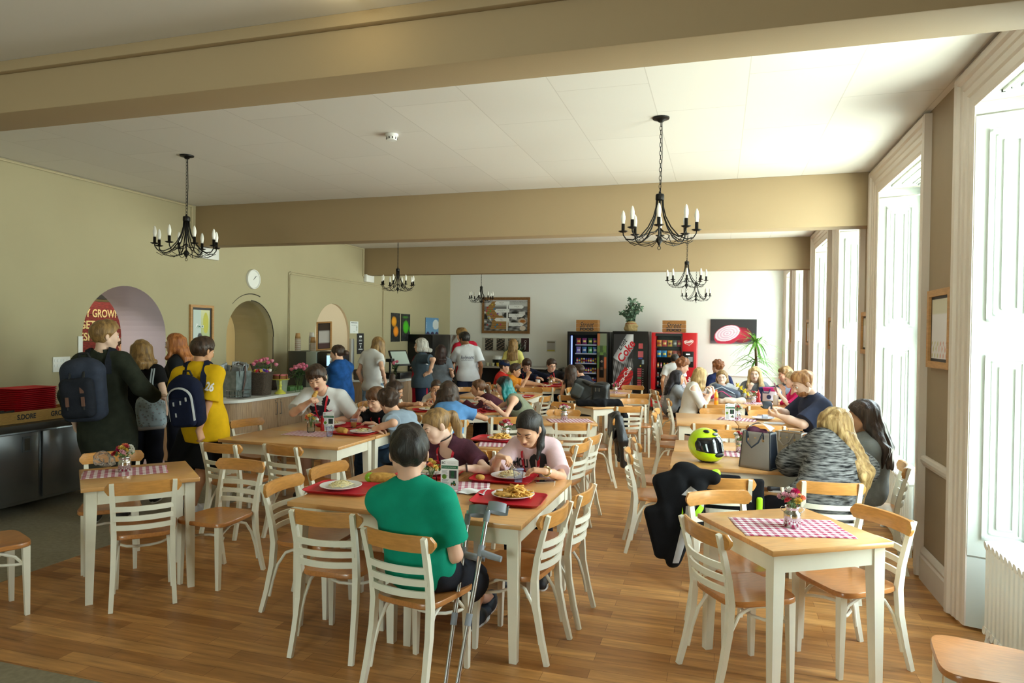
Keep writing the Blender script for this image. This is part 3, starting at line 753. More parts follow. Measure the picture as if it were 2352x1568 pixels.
def person(label,hip,head,face,hyaw=None,hpitch=0,hroll=0,s=1.,fem=False,sk='fair',vox=.008,rw=None,lw=None,rh=None,lh=None,rel=None,lel=None,
  legs='sit',feet=None,knees=None,top=None,bottom=None,shoes='#2b2b2e',hair=None,eyes='open',build=1.,lanyard=None,glasses=False,mouth='#b5655c',beard=None,hs=1.,name='person',sh=None,extra=None,twist=0,frown=0,open_mouth=False):
    head=np.array(head,float)
    fa=R(face); bf=V3(math.cos(fa),math.sin(fa),0); br=V3(math.sin(fa),-math.cos(fa),0)
    hip=(head*V3(1,1,0)-bf*float(hip)+UP*.56*max(s,.95)) if not hasattr(hip,'__len__') else (head*V3(1,1,0)-bf*hip[0]+UP*hip[1]) if len(hip)==2 else np.array(hip,float)
    if legs=='sit': hip[2]=max(hip[2],.580)
    if DEBUG: print('LEAN %.2f %.2f hip %.2f %.2f face %d %s'%((head-hip)@bf,(head-hip)@br,hip[0],hip[1],face,label))
    ha=R(face if hyaw is None else hyaw); hf=V3(math.cos(ha),math.sin(ha),0); hr=V3(math.sin(ha),-math.cos(ha),0); hu=UP.copy()
    p=R(hpitch); hf,hu=hf*math.cos(p)-hu*math.sin(p), hu*math.cos(p)+hf*math.sin(p)
    q=R(hroll); hr,hu=hr*math.cos(q)+hu*math.sin(q), hu*math.cos(q)-hr*math.sin(q)
    g=s*hs
    def H(x,y,z): return head+(hr*x+hf*y+hu*z)*g
    HA=(hr,hf,hu)
    N=H(0,-.03,-.155)                      # base of the neck
    N=N+(hip+UP*.5*s-N)*.06
    tu=_n(N-hip); tr=_n(br*math.cos(R(twist))+bf*math.sin(R(twist))); tr=_n(tr-tu*(tr@tu)); tf=np.cross(tu,tr); TA=(tr,tf,tu)
    tl=np.linalg.norm(N-hip); b=build*s; fb=.9 if fem else 1.
    mid=hip+tu*tl*.45-tf*.012*s
    sw=(.144 if fem else .166)*b
    shl={1:N-tu*.065*s+tr*sw-tf*.01,-1:N-tu*.065*s-tr*sw-tf*.01}
    if sh:
        for k in sh: shl[k]=shl[k]+tr*sh[k][0]+tf*sh[k][1]+tu*sh[k][2]
    def torso(i,loose=0.,cut=None,kk=.06):
        c=N*.3+hip*.7; q=[]
        q.append(EL(hip+tu*.0,((.168 if fem else .160)*b+i+loose*.6,.112*b+i+loose*.6,.12*s+i),TA,kk,cut=cut))
        q.append(EL(hip+tu*tl*.36,((.128 if fem else .142)*b+i+loose,.095*b+i+loose,.17*s+i),TA,kk,cut=cut))
        q.append(EL(hip+tu*tl*.66+tf*.005,((.150 if fem else .166)*b+i+loose*.4,.105*b+i+loose*.4,.18*s+i),TA,kk,cut=cut))
        q.append(RC(shl[-1]+tr*.03,shl[1]-tr*.03,.056*b+i,.056*b+i,.05,cut=cut))
        for sd in (1,-1): q.append(RC(N+tu*.012*s+tr*sd*.028,shl[sd]-tr*sd*.02+tu*.012,.036*s+i*.8,.038*s+i*.9,.04,cut=cut))
        if fem:
            for sd in (1,-1): q.append(EL(hip+tu*tl*.64+tf*.075*b+tr*sd*.062*b,(.060*b+i,.055*b+i,.062*b+i),TA,.035,cut=cut))
        return q
    ua,fo=.285*s,.255*s
    arms={};
    for sd,wr,hd,el in ((1,rw,rh,rel),(-1,lw,lh,lel)):
        S_=shl[sd]
        if wr is None: wr=S_-UP*(.50*s)+tr*sd*.07+bf*.05
        wr=np.array(wr,float)
        L=np.linalg.norm(wr-S_)
        if L>(ua+fo)*1.0: wr=S_+(wr-S_)/L*(ua+fo)*.998
        hint=el if el is not None else (-UP*.8-bf*.5+br*sd*.4)
        E_=ik(S_,wr,ua,fo,hint)
        d=_n(wr-E_); n=None;curl=.35
        if hd is not None:
            if hd.get('d') is not None: d=_n(hd['d'])
            n=hd.get('n');curl=hd.get('c',.35)
        if n is None: n=_n(-br*sd*.7-UP*.3+bf*.2) if abs(d[2])>.6 else V3(0,0,-1)
        arms[sd]=(S_,E_,wr,d,n,curl)
    hipj={sd:hip+br*sd*.088*b-UP*.015*s for sd in (1,-1)}
    th,shn=.425*s,.405*s; leg={}
    for sd in (1,-1):
        if feet: an=np.array(feet[sd],float)+UP*.075
        elif legs=='sit': an=hip*V3(1,1,0)+bf*(.40+.04*sd)*s+br*sd*.10*s+UP*.075
        else: an=hip*V3(1,1,0)+br*sd*.095*s+UP*.075-bf*.01
        kn=ik(hipj[sd],an,th,shn,(knees[sd] if knees else bf+UP*(.35 if legs=='sit' else 0)+br*sd*.05))
        toe=_n(bf+br*sd*.18); leg[sd]=(hipj[sd],kn,an,toe)
    slim=.86 if fem else 1.
    # --- body: one continuous skin ---
    B=torso(0.)
    for sd in (1,-1):
        S_,E_,W_,d,n,curl=arms[sd]
        B.append(RC(S_,E_,.046*b*slim,.036*b*slim,.035)); B.append(RC(E_,E_*.45+W_*.55,.036*b*slim,.033*b*slim,.02)); B.append(RC(E_*.45+W_*.55,W_,.033*b*slim,.0245*s*(.9 if fem else 1),.02))
        B+=hand(W_,d,n,sd,curl,s*(.93 if fem else 1.))
        h_,k_,a_,t_=leg[sd]
        B.append(RC(h_,k_,.080*b,.055*b,.05)); B.append(RC(k_,k_*.6+a_*.4,.055*b,.052*b,.03)); B.append(RC(k_*.6+a_*.4,a_,.052*b,.036*s,.03))
        B.append(RC(a_-t_*.03-UP*.035,a_+t_*.14*s-UP*.048,.032*s,.024*s,.03))
    B.append(RC(N-tu*.03,H(0,-.022,-.06),.056*s*(.9 if fem else 1),.050*g*(.92 if fem else 1),.03))
    B+= [EL(H(0,-.012,.030),(.0745*g,.093*g,.083*g),HA,.02),EL(H(0,.026,-.03),(.060*g,.064*g,.080*g),HA,.03),EL(H(0,.054,-.090),(.030*g,.027*g,.022*g),HA,.03)]
    for sd in (1,-1):
        B+= [EL(H(sd*.034,.056,-.026),(.027*g,.026*g,.03*g),HA,.025),RC(H(sd*.062,.0,-.045),H(sd*.026,.05,-.088),.012*g,.014*g,.03),EL(H(sd*.080,-.010,-.006),(.009*g,.017*g,.029*g),(hr*.9+hf*.35*sd,hf*.93-hr*.35*sd,hu),.010)]
        B.append(EL(H(sd*.031,.096,.002),(.018*g,.013*g,.0115*g),HA,.012,op='-'))
    B.append(RC(H(-.034,.080,.020),H(.034,.080,.020),.011*g,.011*g,.018))
    B.append(RC(H(0,.084,.006),H(0,.106,-.030),.0085*g,.0115*g,.012))
    for sd in (1,-1): B.append(EL(H(sd*.012,.097,-.036),(.0085*g,.009*g,.007*g),HA,.008))
    if open_mouth: B.append(EL(H(0,.088,-.066),(.018*g,.016*g,.013*g),HA,.006,op='-'))
    else: B.append(RC(H(-.017,.0855,-.063),H(.017,.0855,-.063),.0085*g,.0085*g,.012))
    root=thing(name,label,'person',(hip[0],hip[1],0))
    smat=skin(sk); kids=[]
    def add(o):
        if o is not None: o.parent=root; kids.append(o)
        return o
    add(surfnet(B,vox,None,'body',smat))
    # --- face pieces ---
    fm=MB(); ir=mat('iris_brown','#3a2417',.2)
    wh=mat('eye_white','#efe9e2',.25)
    for sd in (1,-1):
        c=H(sd*.031,.0815,.001)
        m=MB()
        if eyes=='open':
            m.ball(c,.0122*g,wh,12); m.ball(c+hf*.0065*g,.0066*g,ir,10)
            m.tube([c+(hr*x+hf*(.0125-abs(x)*.25)+hu*.0075)*1.0*g for x in (-.014,-.007,0,.007,.014)],.0016*g,mat('lash_dark','#2a1a14',.6),5)
        else:
            m.ball(c-hf*.001*g,.0128*g,smat,12)
            m.tube([c+(hr*x+hf*(.0118-x*x*22)+hu*(-.004+x*x*14))*g for x in (-.015,-.008,0,.008,.015)],.0016*g,mat('lash_dark','#2a1a14',.6),5)
        add(m.build('eye'))
        m=MB(); hc=hair['c'][0] if hair else '#3a2a1e'
        m.tube([H(sd*x,y,z) for x,y,z in ((.014,.0935,.019),(.026,.0935,.0245),(.038,.088,.0265),(.050,.077,.022))],[.0022*g,.0036*g,.003*g,.0015*g],mat('brow_'+hc.strip('#'),hc,.7),6); add(m.build('eyebrow'))
    m=MB(); lm=mat('lips_'+mouth.strip('#'),mouth,.4)
    if open_mouth:
        m.tube([H(math.cos(a)*.021,.0985-abs(math.cos(a))*.012,-.066+math.sin(a)*.014) for a in [PI*2*i/14 for i in range(14)]],.0045*g,lm,6,closed=True); m.ball(H(0,.084,-.066),.016*g,mat('mouth_dark','#4a1d1a',.6),8,sq=(1,.6,.8))
    else:
        for z,r_ in ((-.0595,.0042),(-.0665,.005)): m.tube([H(x,.0935-abs(x)*abs(x)*16,z+(0 if abs(x)<.01 else (-.001 if z>-.063 else .0025))) for x in (-.023,-.012,0,.012,.023)],[.001*g,r_*g,r_*g,r_*g,.001*g],lm,6)
    add(m.build('lips'))
    if glasses:
        m=MB(); gm=mat('glasses_frame',glasses if isinstance(glasses,str) else '#1c1a1c',.3)
        for sd in (1,-1):
            m.tube([H(sd*.033+math.cos(a)*.0235,.1035-abs(math.cos(a)*.01),.0+math.sin(a)*.017) for a in [2*PI*i/14 for i in range(14)]],.0018*g,gm,5,closed=True)
            m.tube([H(sd*.056,.098,.006),H(sd*.072,.06,.008),H(sd*.078,-.005,.006)],.0016*g,gm,5)
        m.tube([H(-.0095,.105,.004),H(.0095,.105,.004)],.0016*g,gm,5); add(m.build('glasses'))
    # --- clothes ---
    SH=None
    if top:
        i=top.get('inf',.016); lo=top.get('loose',.012); sl=top.get('sleeve',.62); hem=top.get('hem',-.10)
        hn=-_n(tu*.25+UP*.75) if legs!='sit' else -tu
        cz=[(hip+tu*hem,hn)] if not top.get('crop') else [(hip+tu*top['crop'],-tu)]
        SH=torso(i,lo,cut=cz)
        if hem<-.06:
            zz=hip-UP*abs(hem)*.5
            if legs!='sit': SH.append(EL(hip+tu*hem*.5,(.188*b+i+.012+top.get('flare',0),.142*b+i+.012+top.get('flare',0),abs(hem)*.8+.14),TA,.05,cut=cz))
        for sd in (1,-1):
            S_,E_,W_,d,n,curl=arms[sd]; tk=i+.004+top.get('slv',.006)
            if sl<=0: continue
            if sl<=1:
                e=S_+(E_-S_)*sl; ax=_n(E_-S_); SH.append(RC(S_,e+ax*.05,.048*b*slim+tk,.045*b*slim+tk+top.get('bell',.004),.03,cut=[(e,ax)]))
            else:
                f=sl-1; e=E_+(W_-E_)*f; ax=_n(W_-E_); SH.append(RC(S_,E_,.048*b*slim+tk,.040*b*slim+tk,.03)); SH.append(RC(E_,e+ax*.04,.040*b*slim+tk,.029*s+tk,.02,cut=[(e,ax)]))
        nr=top.get('neck',.058); SH.append(RC(N-tu*.03+tf*.012,H(0,-.01,-.02),nr*s,nr*s*1.25,.008,op='-'))
        if top.get('scoop'): SH.append(EL(N-tu*.035+tf*.075,(.07*s,.08*s,top['scoop']*s),TA,.01,op='-'))
        if top.get('strap'):
            for sd in (1,-1): SH.append(EL(shl[sd]+tr*sd*.03+tu*.0,(top['strap'],.16,.13),TA,.01,op='-'))
        if top.get('off'):
            for sd in (1,-1): SH.append(EL(shl[sd]+tu*.035+tr*sd*.01,(.055,.075,.05),TA,.008,op='-'))
        sd_=sum(map(ord,label))%97; am=top.get('wr',.0045)
        dsp=(lambda P,sd_=sd_,am=am:(nz(P*V3(1,1,1.0),17,sd_)*.7+nz(P*V3(1,1,.6),34,sd_+3)*.4)*am)
        add(surfnet(SH,vox,dsp,top.get('name','shirt'),top['mat'],col=top.get('col')))
        if top.get('collar'):
            m=MB();pts=[]
            for a in range(-150,151,15):
                an=R(a+90); pts.append(N+tu*.03+tf*.008+(tr*math.cos(an)*.066+tf*math.sin(an)*.066)*s-tu*(.035 if abs(a)<40 else 0)*0)
            m.sweep(pts,[(0,-.02),(.014,-.026),(.010,.016),(-.001,.018)],top['collar'],up=tuple(tu)); add(m.build('collar'))
        if top.get('band'):
            m=MB(); pts=trace(SH,[N-tu*.0+(tr*math.cos(a)*.16+tf*math.sin(a)*.16) for a in []],tf) if 0 else None
    BT=None
    if bottom:
        i=bottom.get('inf',.011); L=bottom.get('len',1.95); BT=[]
        BT.append(EL(hip,((.168 if fem else .160)*b+i,.112*b+i,.13*s+i),TA,.05,cut=[(hip+tu*bottom.get('waist',.09),tu)]))
        for sd in (1,-1):
            h_,k_,a_,t_=leg[sd]; lo=bottom.get('loose',.006)
            if L<=1: e=h_+(k_-h_)*L; ax=_n(k_-h_); BT.append(RC(h_,e+ax*.04,.082*b+i,.062*b+i+lo*3,.04,cut=[(e,ax)]))
            else:
                e=k_+(a_-k_)*(L-1); ax=_n(a_-k_); BT.append(RC(h_,k_,.082*b+i,.058*b+i+lo,.04)); BT.append(RC(k_,k_*.6+a_*.4,.058*b+i+lo,.053*b+i+lo,.03,cut=[(e,ax)] if L<1.4 else None)); 
                if L>=1.4: BT.append(RC(k_*.6+a_*.4,e+ax*.03,.053*b+i+lo,.040*s+i+lo,.02,cut=[(e,ax)]))
        add(surfnet(BT,vox*1.15,lambda P:nz(P,28,2.)*.003,bottom.get('name','trousers'),bottom['mat']))
    if shoes:
        sm=mat('shoe_'+shoes.strip('#'),shoes,.5); so=mat('shoe_sole','#d8d6d0',.6)
        for sd in (1,-1):
            h_,k_,a_,t_=leg[sd]; z0=a_[2]-.075; c=a_*V3(1,1,0)+UP*z0; fl=[(c+UP*.012,-UP)]
            Q=[RC(c-t_*.045*s+UP*.045,c+t_*.06*s+UP*.048,.042*s,.045*s,.03,cut=fl),RC(c+t_*.06*s+UP*.04,c+t_*.165*s+UP*.035,.045*s,.035*s,.03,cut=fl),RC(c+UP*.05,a_+UP*.01,.046*s,.044*s,.03,cut=[(a_+UP*.012,UP)])]
            add(surfnet(Q,max(vox,.006),None,'shoe',sm))
            m=MB(); rr=_n(np.cross(t_,UP)); poly=[]
            for k in range(24):
                an=2*PI*k/24; y=math.cos(an)*.135*s+.055*s; x=math.sin(an)*(.044+.008*math.cos(an))*s; poly.append(c+t_*y+rr*x)
            V=[p+UP*.001 for p in poly]+[p+UP*.022 for p in poly]; m.add(V,[tuple(range(24))[::-1],tuple(range(24,48))]+[(k,(k+1)%24,24+(k+1)%24,24+k) for k in range(24)],so); add(m.build('shoe_sole'))
    # --- hair ---
    if hair:
        st=hair['st']; t=hair.get('t',.014); hm=hair.get('mat') or hairm(*hair['c']); sdn=(sum(map(ord,label))%53)*1.
        fr=hair.get('front',.072); c1=[(H(0,.084,fr),_n(hf*.76-hu*.65))]
        nb=hair.get('nape',-.055)
        capc=c1+[(H(0,-.06,nb),_n(hf*.35-hu*.93))]
        Q=[EL(H(0,-.014,.034),((.0745*1+t)*g,(.094+t)*g,(.083+t)*g),HA,.02,cut=capc if st not in ('long',) else c1+[(H(0,-.06,-.08),-hu)])]
        if st in ('short','curly','fringe'):
            Q.append(EL(H(0,.03,.088),((.062)*g,.055*g,(.03+t)*g),HA,.03,cut=[(H(0,.10,fr-.012),_n(hf*.85-hu*.5))]))
            for sd in (1,-1): Q.append(RC(H(sd*.072,.012,.04),H(sd*.075,.006,.0),.012*g,.007*g,.02))
        if st in ('short','fringe'):
            for sd in (1,-1): Q.append(EL(H(sd*.092,-.006,-.010),(.024*g,.026*g,.034*g),HA,.006,op='-'))
        if st=='fringe':
            for x in (-.05,-.025,0,.025,.05): Q.append(RC(H(x,.065-abs(x)*.5,.095),H(x*1.15,.094-abs(x)*.55,.045-abs(x)*.2),.02*g,.009*g,.02))
            for sd in (1,-1): Q.append(RC(H(sd*.07,.02,.05),H(sd*.078,.012,-.02),.018*g,.012*g,.02))
        if st=='curly':
            rng=random.Random(5)
            for k in range(34):
                a=rng.uniform(0,2*PI);e=rng.uniform(-.25,1.3); x=math.cos(a)*math.cos(e);y=math.sin(a)*math.cos(e);z=math.sin(e)
                if y>.55 and z<.55: continue
                Q.append(EL(H(x*.088,y*.105-.014,z*.095+.034),[.024*g]*3,HA,.012))
        back=-hf*.75-bf*.25; back=_n(back-UP*(back@UP)); dn=-UP
        if st in ('long','half','wavy'):
            Ln=hair.get('len',.34); wid=hair.get('wide',1.)
            fa0=hair.get('arc',105)
            for a in range(-fa0,fa0+1,18):
                an=R(a); o=(-hf*math.cos(an)*.092+hr*math.sin(an)*.078*wid); p0=head+o*g+hu*.045*g
                c=math.cos(an); push=back*(.012+.03*max(c,0))
                p1=p0+dn*.11*g+o*.10+push*.6; p2=p0+dn*(.11+Ln*.5)*g+o*(.25 if abs(a)>60 else .12)+push*hair.get('push',1.6); p3=p0+dn*(.11+Ln*(1-.12*abs(a)/90))*g+o*.12+push*hair.get('push',1.6)*1.05
                if SH:
                    pp=[p1,p2,p3]
                    for k in range(3):
                        for _ in range(7):
                            e_=.004; G=np.array([pp[k]]+[pp[k]+e_*np.eye(3)[j] for j in range(3)]); D_=sdf(SH,G)
                            if D_[0]>=.014: break
                            gr=(D_[1:]-D_[0])/e_; gr=gr*V3(1,1,.25); pp[k]=pp[k]+_n(gr)*(.016-D_[0])
                    p1,p2,p3=pp
                Q+=chain([p0,p1,p2,p3],[.026*g,.028*g,.027*g,.010*g],.022)
        if st in ('pony','bun'):
            P=hair.get('tail')
            b0=H(0,-.098,.045)
            if st=='bun': Q.append(EL(H(*hair.get('bunp',(0,-.10,.09))),[.042*g]*3,HA,.01))
            else:
                pts=[b0]+[np.array(x,float) if len(x)==3 and hair.get('abs') else b0+back*x[0]+dn*x[1]+hr*x[2] for x in P]
                rs=hair.get('tr') or [.024]+[.03-.018*k/len(P) for k in range(len(P))]
                Q+=chain(pts,[r_*g for r_ in rs],.02)
                m=MB(); m.tube([b0+(hr*math.cos(a)+hu*math.sin(a))*.022*g-hf*.004 for a in [2*PI*i/12 for i in range(12)]],.006*g,mat('hair_tie','#39362f',.6),6,closed=True); add(m.build('hair_tie'))
            for sd in (1,-1):
                if hair.get('wisp',1): Q.append(RC(H(sd*.072,.015,.03),H(sd*.074,.01,-.03),.008*g,.003*g,.015))
        for ex in hair.get('extra',()):
            Q+=chain([H(*x) for x in ex[0]],[r_*g for r_ in ex[1]],.02)
        amp=hair.get('amp',.0035); fq=hair.get('fq',95)
        sv=V3(1,1,.14) if st in ('long','half','wavy','pony') else V3(1,1,.55)
        wv=hair.get('wave',0)
        def hd(P,sdn=sdn,amp=amp,fq=fq,sv=sv,wv=wv):
            X=P.copy()
            if wv: X[:,0]+=wv*np.sin(P[:,2]*38+P[:,1]*20)
            return nz(X*sv,fq,sdn)*amp+nz(X*sv,fq*.45,sdn+2)*amp*.8
        add(surfnet(Q,vox*.85,hd,'hair',hm,col=hair.get('col') and hair['col'](head)))
    if beard:
        Q=[EL(H(0,.036,-.062),(.060*g,.062*g,.058*g),HA,.02,cut=[(H(0,.05,-.045),_n(hu*.9+hf*.25))]),EL(H(0,.094,-.052),(.022*g,.010*g,.006*g),HA,.008)]
        Q.append(EL(H(0,.098,-.064),(.019*g,.012*g,.008*g),HA,.004,op='-'))
        add(surfnet(Q,vox*.7,lambda P:nz(P,160,1.)*.002,'beard',hairm(*beard)))
    if lanyard:
        red=mat('lanyard_red','#c4142b',.6,var=.05,vscale=40); m=MB(); w=.0095*s
        drop=lanyard.get('drop',.30)*s; S2=SH if SH else B
        for sd in (1,-1):
            pts=[N+tu*.035*s-tf*.062*s+tr*sd*.02*s, N+tu*.028*s-tf*.03*s+tr*sd*.062*s]
            q=[]
            for k in range(1,9):
                f=k/8; q.append(N+tf*.30+tu*(.02-(drop+.02)*f)*1.+tr*sd*(.068*s*(1-f)**.8+.004))
            q=trace(S2+B,q,-tf,off=.004); pts=[np.array(x) for x in pts]+[N+tu*.022*s+tf*.02*s+tr*sd*.068*s]+list(q)
            V=[];F=[]
            for k,pp in enumerate(pts):
                t_=_n(pts[min(k+1,len(pts)-1)]-pts[max(k-1,0)]); out=_n(pp-(N-tu*.1-tf*.04)); sdv=_n(np.cross(t_,out))
                V+= [pp-sdv*w,pp+sdv*w,pp+sdv*w+out*.0015,pp-sdv*w+out*.0015]
            for k in range(len(pts)-1):
                for j in range(4): F.append((k*4+j,k*4+(j+1)%4,k*4+4+(j+1)%4,k*4+4+j))
            m.add(V,F,red)
            if lanyard.get('marks'):
                wm=mat('white_print','#f3eeee',.6)
                for k in range(3,len(pts)-1):
                    pp=(pts[k]+pts[k+1])/2 if k%1==0 else pts[k]; t_=_n(pts[k+1]-pts[k]); out=_n(pp-(N-tu*.1-tf*.04)); sdv=_n(np.cross(t_,out)); o=pp+out*.0028
                    a=[o-sdv*.0062+t_*.006,o-sdv*.0036+t_*.006,o-t_*.003,o+sdv*.0036+t_*.006,o+sdv*.0062+t_*.006,o-t_*.010]
                    m.add(a,[(0,1,2,5),(2,3,4,5)],wm)
        add(m.build('lanyard'))
    ctx=dict(root=root,N=N,tu=tu,tr=tr,tf=tf,tl=tl,hip=hip,SH=SH,B=B,BT=BT,arms=arms,leg=leg,H=H,HA=HA,add=add,shl=shl,s=s,g=g,bf=bf,br=br,head=head,vox=vox)
    if extra: extra(ctx)
    # move the meshes into the person's own frame
    off=Matrix.Translation((-hip[0],-hip[1],0))
    for o in kids: o.data.transform(off)
    PEOPLE[label]=ctx
    return ctx
def print_on(ctx,name,txt,size,c,ax,ay,dirn,mt,fit=None,**k):
    """lettering wrapped on a garment: c centre, ax/ay text axes, dirn towards the cloth"""
    c=np.array(c,float)
    me=text_mesh(txt,size,ext=0,**k); V=np.array([v.co for v in me.vertices]); F=[tuple(p.vertices) for p in me.polygons]; bpy.data.meshes.remove(me)
    w=np.ptp(V[:,0]);h=np.ptp(V[:,1]); cc=(V.max(0)+V.min(0))/2; sx=sy=1
    if fit: sx=fit[0]/w; sy=fit[1]/h if fit[1] else sx
    P=c+((V[:,0]-cc[0])*sx)[:,None]*_n(ax)+((V[:,1]-cc[1])*sy)[:,None]*_n(ay)-_n(dirn)*.25
    P=trace(ctx['SH'],P,dirn,off=.005); m=MB(); m.add(P,F,mt); return ctx['add'](m.build(name))
def patch_on(ctx,name,poly,c,ax,ay,dirn,mt,sub=3,off=.004):
    c=np.array(c,float); bm=bmesh.new(); bm.faces.new([bm.verts.new((x,y,0)) for x,y in poly])
    bmesh.ops.triangulate(bm,faces=bm.faces[:])
    for _ in range(sub): bmesh.ops.subdivide_edges(bm,edges=bm.edges[:],cuts=1); bmesh.ops.triangulate(bm,faces=[f for f in bm.faces if len(f.verts)>3])
    bm.verts.index_update(); V=np.array([v.co for v in bm.verts]); F=[tuple(v.index for v in f.verts) for f in bm.faces]; bm.free()
    P=c+V[:,:1]*_n(ax)+V[:,1:2]*_n(ay)-_n(dirn)*.25; P=trace(ctx['SH'],P,dirn,off=off)
    m=MB(); m.add(P,F,mt,True); return ctx['add'](m.build(name))

# ---------- the cast ----------
BLK=('#191614','#2b2522'); DBR=('#2e211a','#4a3426'); BRN=('#4d3423','#7a5336'); BLD=('#8d6c40','#d0b078'); DBL=('#6e5334','#a6824f'); GNG=('#8a4c25','#c27c45'); AUB=('#6b3c24','#a0643a'); GRY=('#8f8b84','#c9c5bd')
c_green=cloth('#0b9274',bump=.12); c_maroon=cloth('#55303f',var=.25); c_pink=cloth('#e2c3c8',bump=.15); c_yel=cloth('#d9ac12',bump=.15); c_olive=cloth('#2d3128',var=.15)
c_blk=cloth('#17171a'); c_grey=cloth('#7d8188',var=.15); c_wht=cloth('#dcdcdc',var=.03); c_den=cloth('#1d4c8a',var=.25); c_jean=cloth('#39506b',var=.3); c_ljean=cloth('#7f9cbb',var=.3); c_navy=cloth('#1a2036'); c_navy2=cloth('#262c44',var=.1)
c_sky=cloth('#5e8fc4',var=.1); c_bluegrey=cloth('#93a3b3',var=.08); c_red=cloth('#c92b23'); c_org=cloth('#d98a2b'); c_pyel=cloth('#d8cf7c'); c_mar2=cloth('#4a1f2c'); c_olv2=cloth('#848a74',var=.1); c_cream=cloth('#d9cfc0'); c_dgrey=cloth('#3d4a55',var=.1); c_apron=cloth('#a3122a',bump=.1)
c_short=cloth('#23252d'); c_khaki=cloth('#3d3a31',var=.15); c_hot=cloth('#d8246e',var=.1); c_hood=cloth('#8b9092',var=.12); c_lgrey=cloth('#a3a6aa',var=.12); c_leg=cloth('#1b1d29')
def tee(m,**k): d=dict(mat=m,sleeve=.62,hem=-.12,name='t_shirt'); d.update(k); return d
def plaid():
    m=bpy.data.materials.new('cloth_check_shirt'); m.use_nodes=True; nt=m.node_tree; b=nt.nodes['Principled BSDF']; L=nt.links.new
    tc=nd(nt,'ShaderNodeTexCoord'); sp=nd(nt,'ShaderNodeSeparateXYZ'); L(tc.outputs['Object'],sp.inputs[0]); acc=None
    for ax in ('X','Y','Z'):
        a=nd(nt,'ShaderNodeMath',operation='MULTIPLY'); a.inputs[1].default_value=24; L(sp.outputs[ax],a.inputs[0])
        f=nd(nt,'ShaderNodeMath',operation='FRACT'); L(a.outputs[0],f.inputs[0]); g=nd(nt,'ShaderNodeMath',operation='LESS_THAN'); g.inputs[1].default_value=.16; L(f.outputs[0],g.inputs[0])
        if acc is None: acc=g
        else: x=nd(nt,'ShaderNodeMath',operation='MAXIMUM'); L(acc.outputs[0],x.inputs[0]); L(g.outputs[0],x.inputs[1]); acc=x
    mx=nd(nt,'ShaderNodeMix',data_type='RGBA'); mx.inputs[6].default_value=(*hx('#d9d0d2'),1); mx.inputs[7].default_value=(*hx('#9c8a97'),1); L(acc.outputs[0],mx.inputs[0]); L(mx.outputs[2],b.inputs['Base Color']); b.inputs['Roughness'].default_value=.85
    return m
def marl(name,a,b_,sc,st):
    return mat(name,a,.9,col2=b_,vscale=sc,stretch=st,bump=.3,bscale=200,spec=.15)
c_stripe=marl('cardigan_dark_marl','#8f8f8d','#1b1b1d',30,(.5,.5,3.4))
W_INK=mat('white_print','#f3eeee',.6); K_INK=mat('black_print','#222024',.7); R_INK=mat('dark_red_print','#7d1f33',.7)
def x_green(c):
    pass
person('boy in a green T-shirt seen from behind, crutches at his right side',(-1.43,3.16,.58),(-1.478,3.120,1.145),92,112,4,0,1.02,sk='fair',vox=.0055,
  rw=(-1.41,3.35,.66),lw=(-1.66,3.62,.79),rh=dict(d=(.3,.9,-.1),n=(0,0,-1),c=.4),rel=(.6,-.3,-.9),feet={1:(-1.380,3.813,0.000),-1:(-1.370,4.072,0.000)},knees={1:(.7,.5,.4),-1:(.4,.8,.3)},
  top=tee(c_green,loose=.02,hem=-.10,sleeve=.72,bell=.010,wr=.006,neck=.060,slv=.010),bottom=dict(mat=c_short,len=.92,loose=.012,name='shorts'),shoes='#1d2a38',
  hair=dict(st='short',c=BLK,t=.019,nape=-.052,amp=.0065,fq=75),hs=1.07,build=.98)
def x_maroon(c):
    m=MB(); N=c['N']; H=c['H']
    pts=[H(0,-.015,-.105)+(c['HA'][0]*math.cos(a)*.053+c['HA'][1]*math.sin(a)*.053)*c['g'] for a in [2*PI*i/20 for i in range(20)]]
    m.tube(pts,.005,mat('choker_black','#151314',.7),6,closed=True); c['add'](m.build('choker'))
    w=c['arms'][-1]; m=MB(); d=w[3]; a=_n(np.cross(d,UP)); b=np.cross(d,a); m.tube([w[2]-d*.012+(a*math.cos(q)+b*math.sin(q))*.027 for q in [2*PI*i/14 for i in range(14)]],.006,mat('bracelet_dark','#3b2a26',.5),6,closed=True); c['add'](m.build('bracelet'))
person('blonde girl in a maroon T-shirt with red lanyard bending over her plate',(-1.93,5.02,.55),(-1.974,4.620,1.068),-100,-132,24,-4,.97,True,'pale',.0055,
  rw=(-2.16,4.46,.80),lw=(-1.648,4.360,0.832),rh=dict(d=(.2,-.9,-.2),n=(.3,0,-1),c=.5),lh=dict(d=(-.9,-.35,-.1),n=(0,-.2,-1),c=.5),lel=(.9,.2,-.5),
  top=tee(c_maroon,loose=.008,hem=-.10,sleeve=.66,scoop=.052,neck=.062),bottom=dict(mat=c_jean),hair=dict(st='pony',c=DBL,t=.010,front=.070,tail=[(.06,.015,-.01),(.095,.09,-.03),(.10,.18,-.05),(.10,.25,-.06)],tr=[.024,.034,.036,.028,.010],amp=.003),eyes='closed',lanyard=dict(drop=.34,marks=1),hs=1.06,mouth='#c0726a',extra=x_maroon)
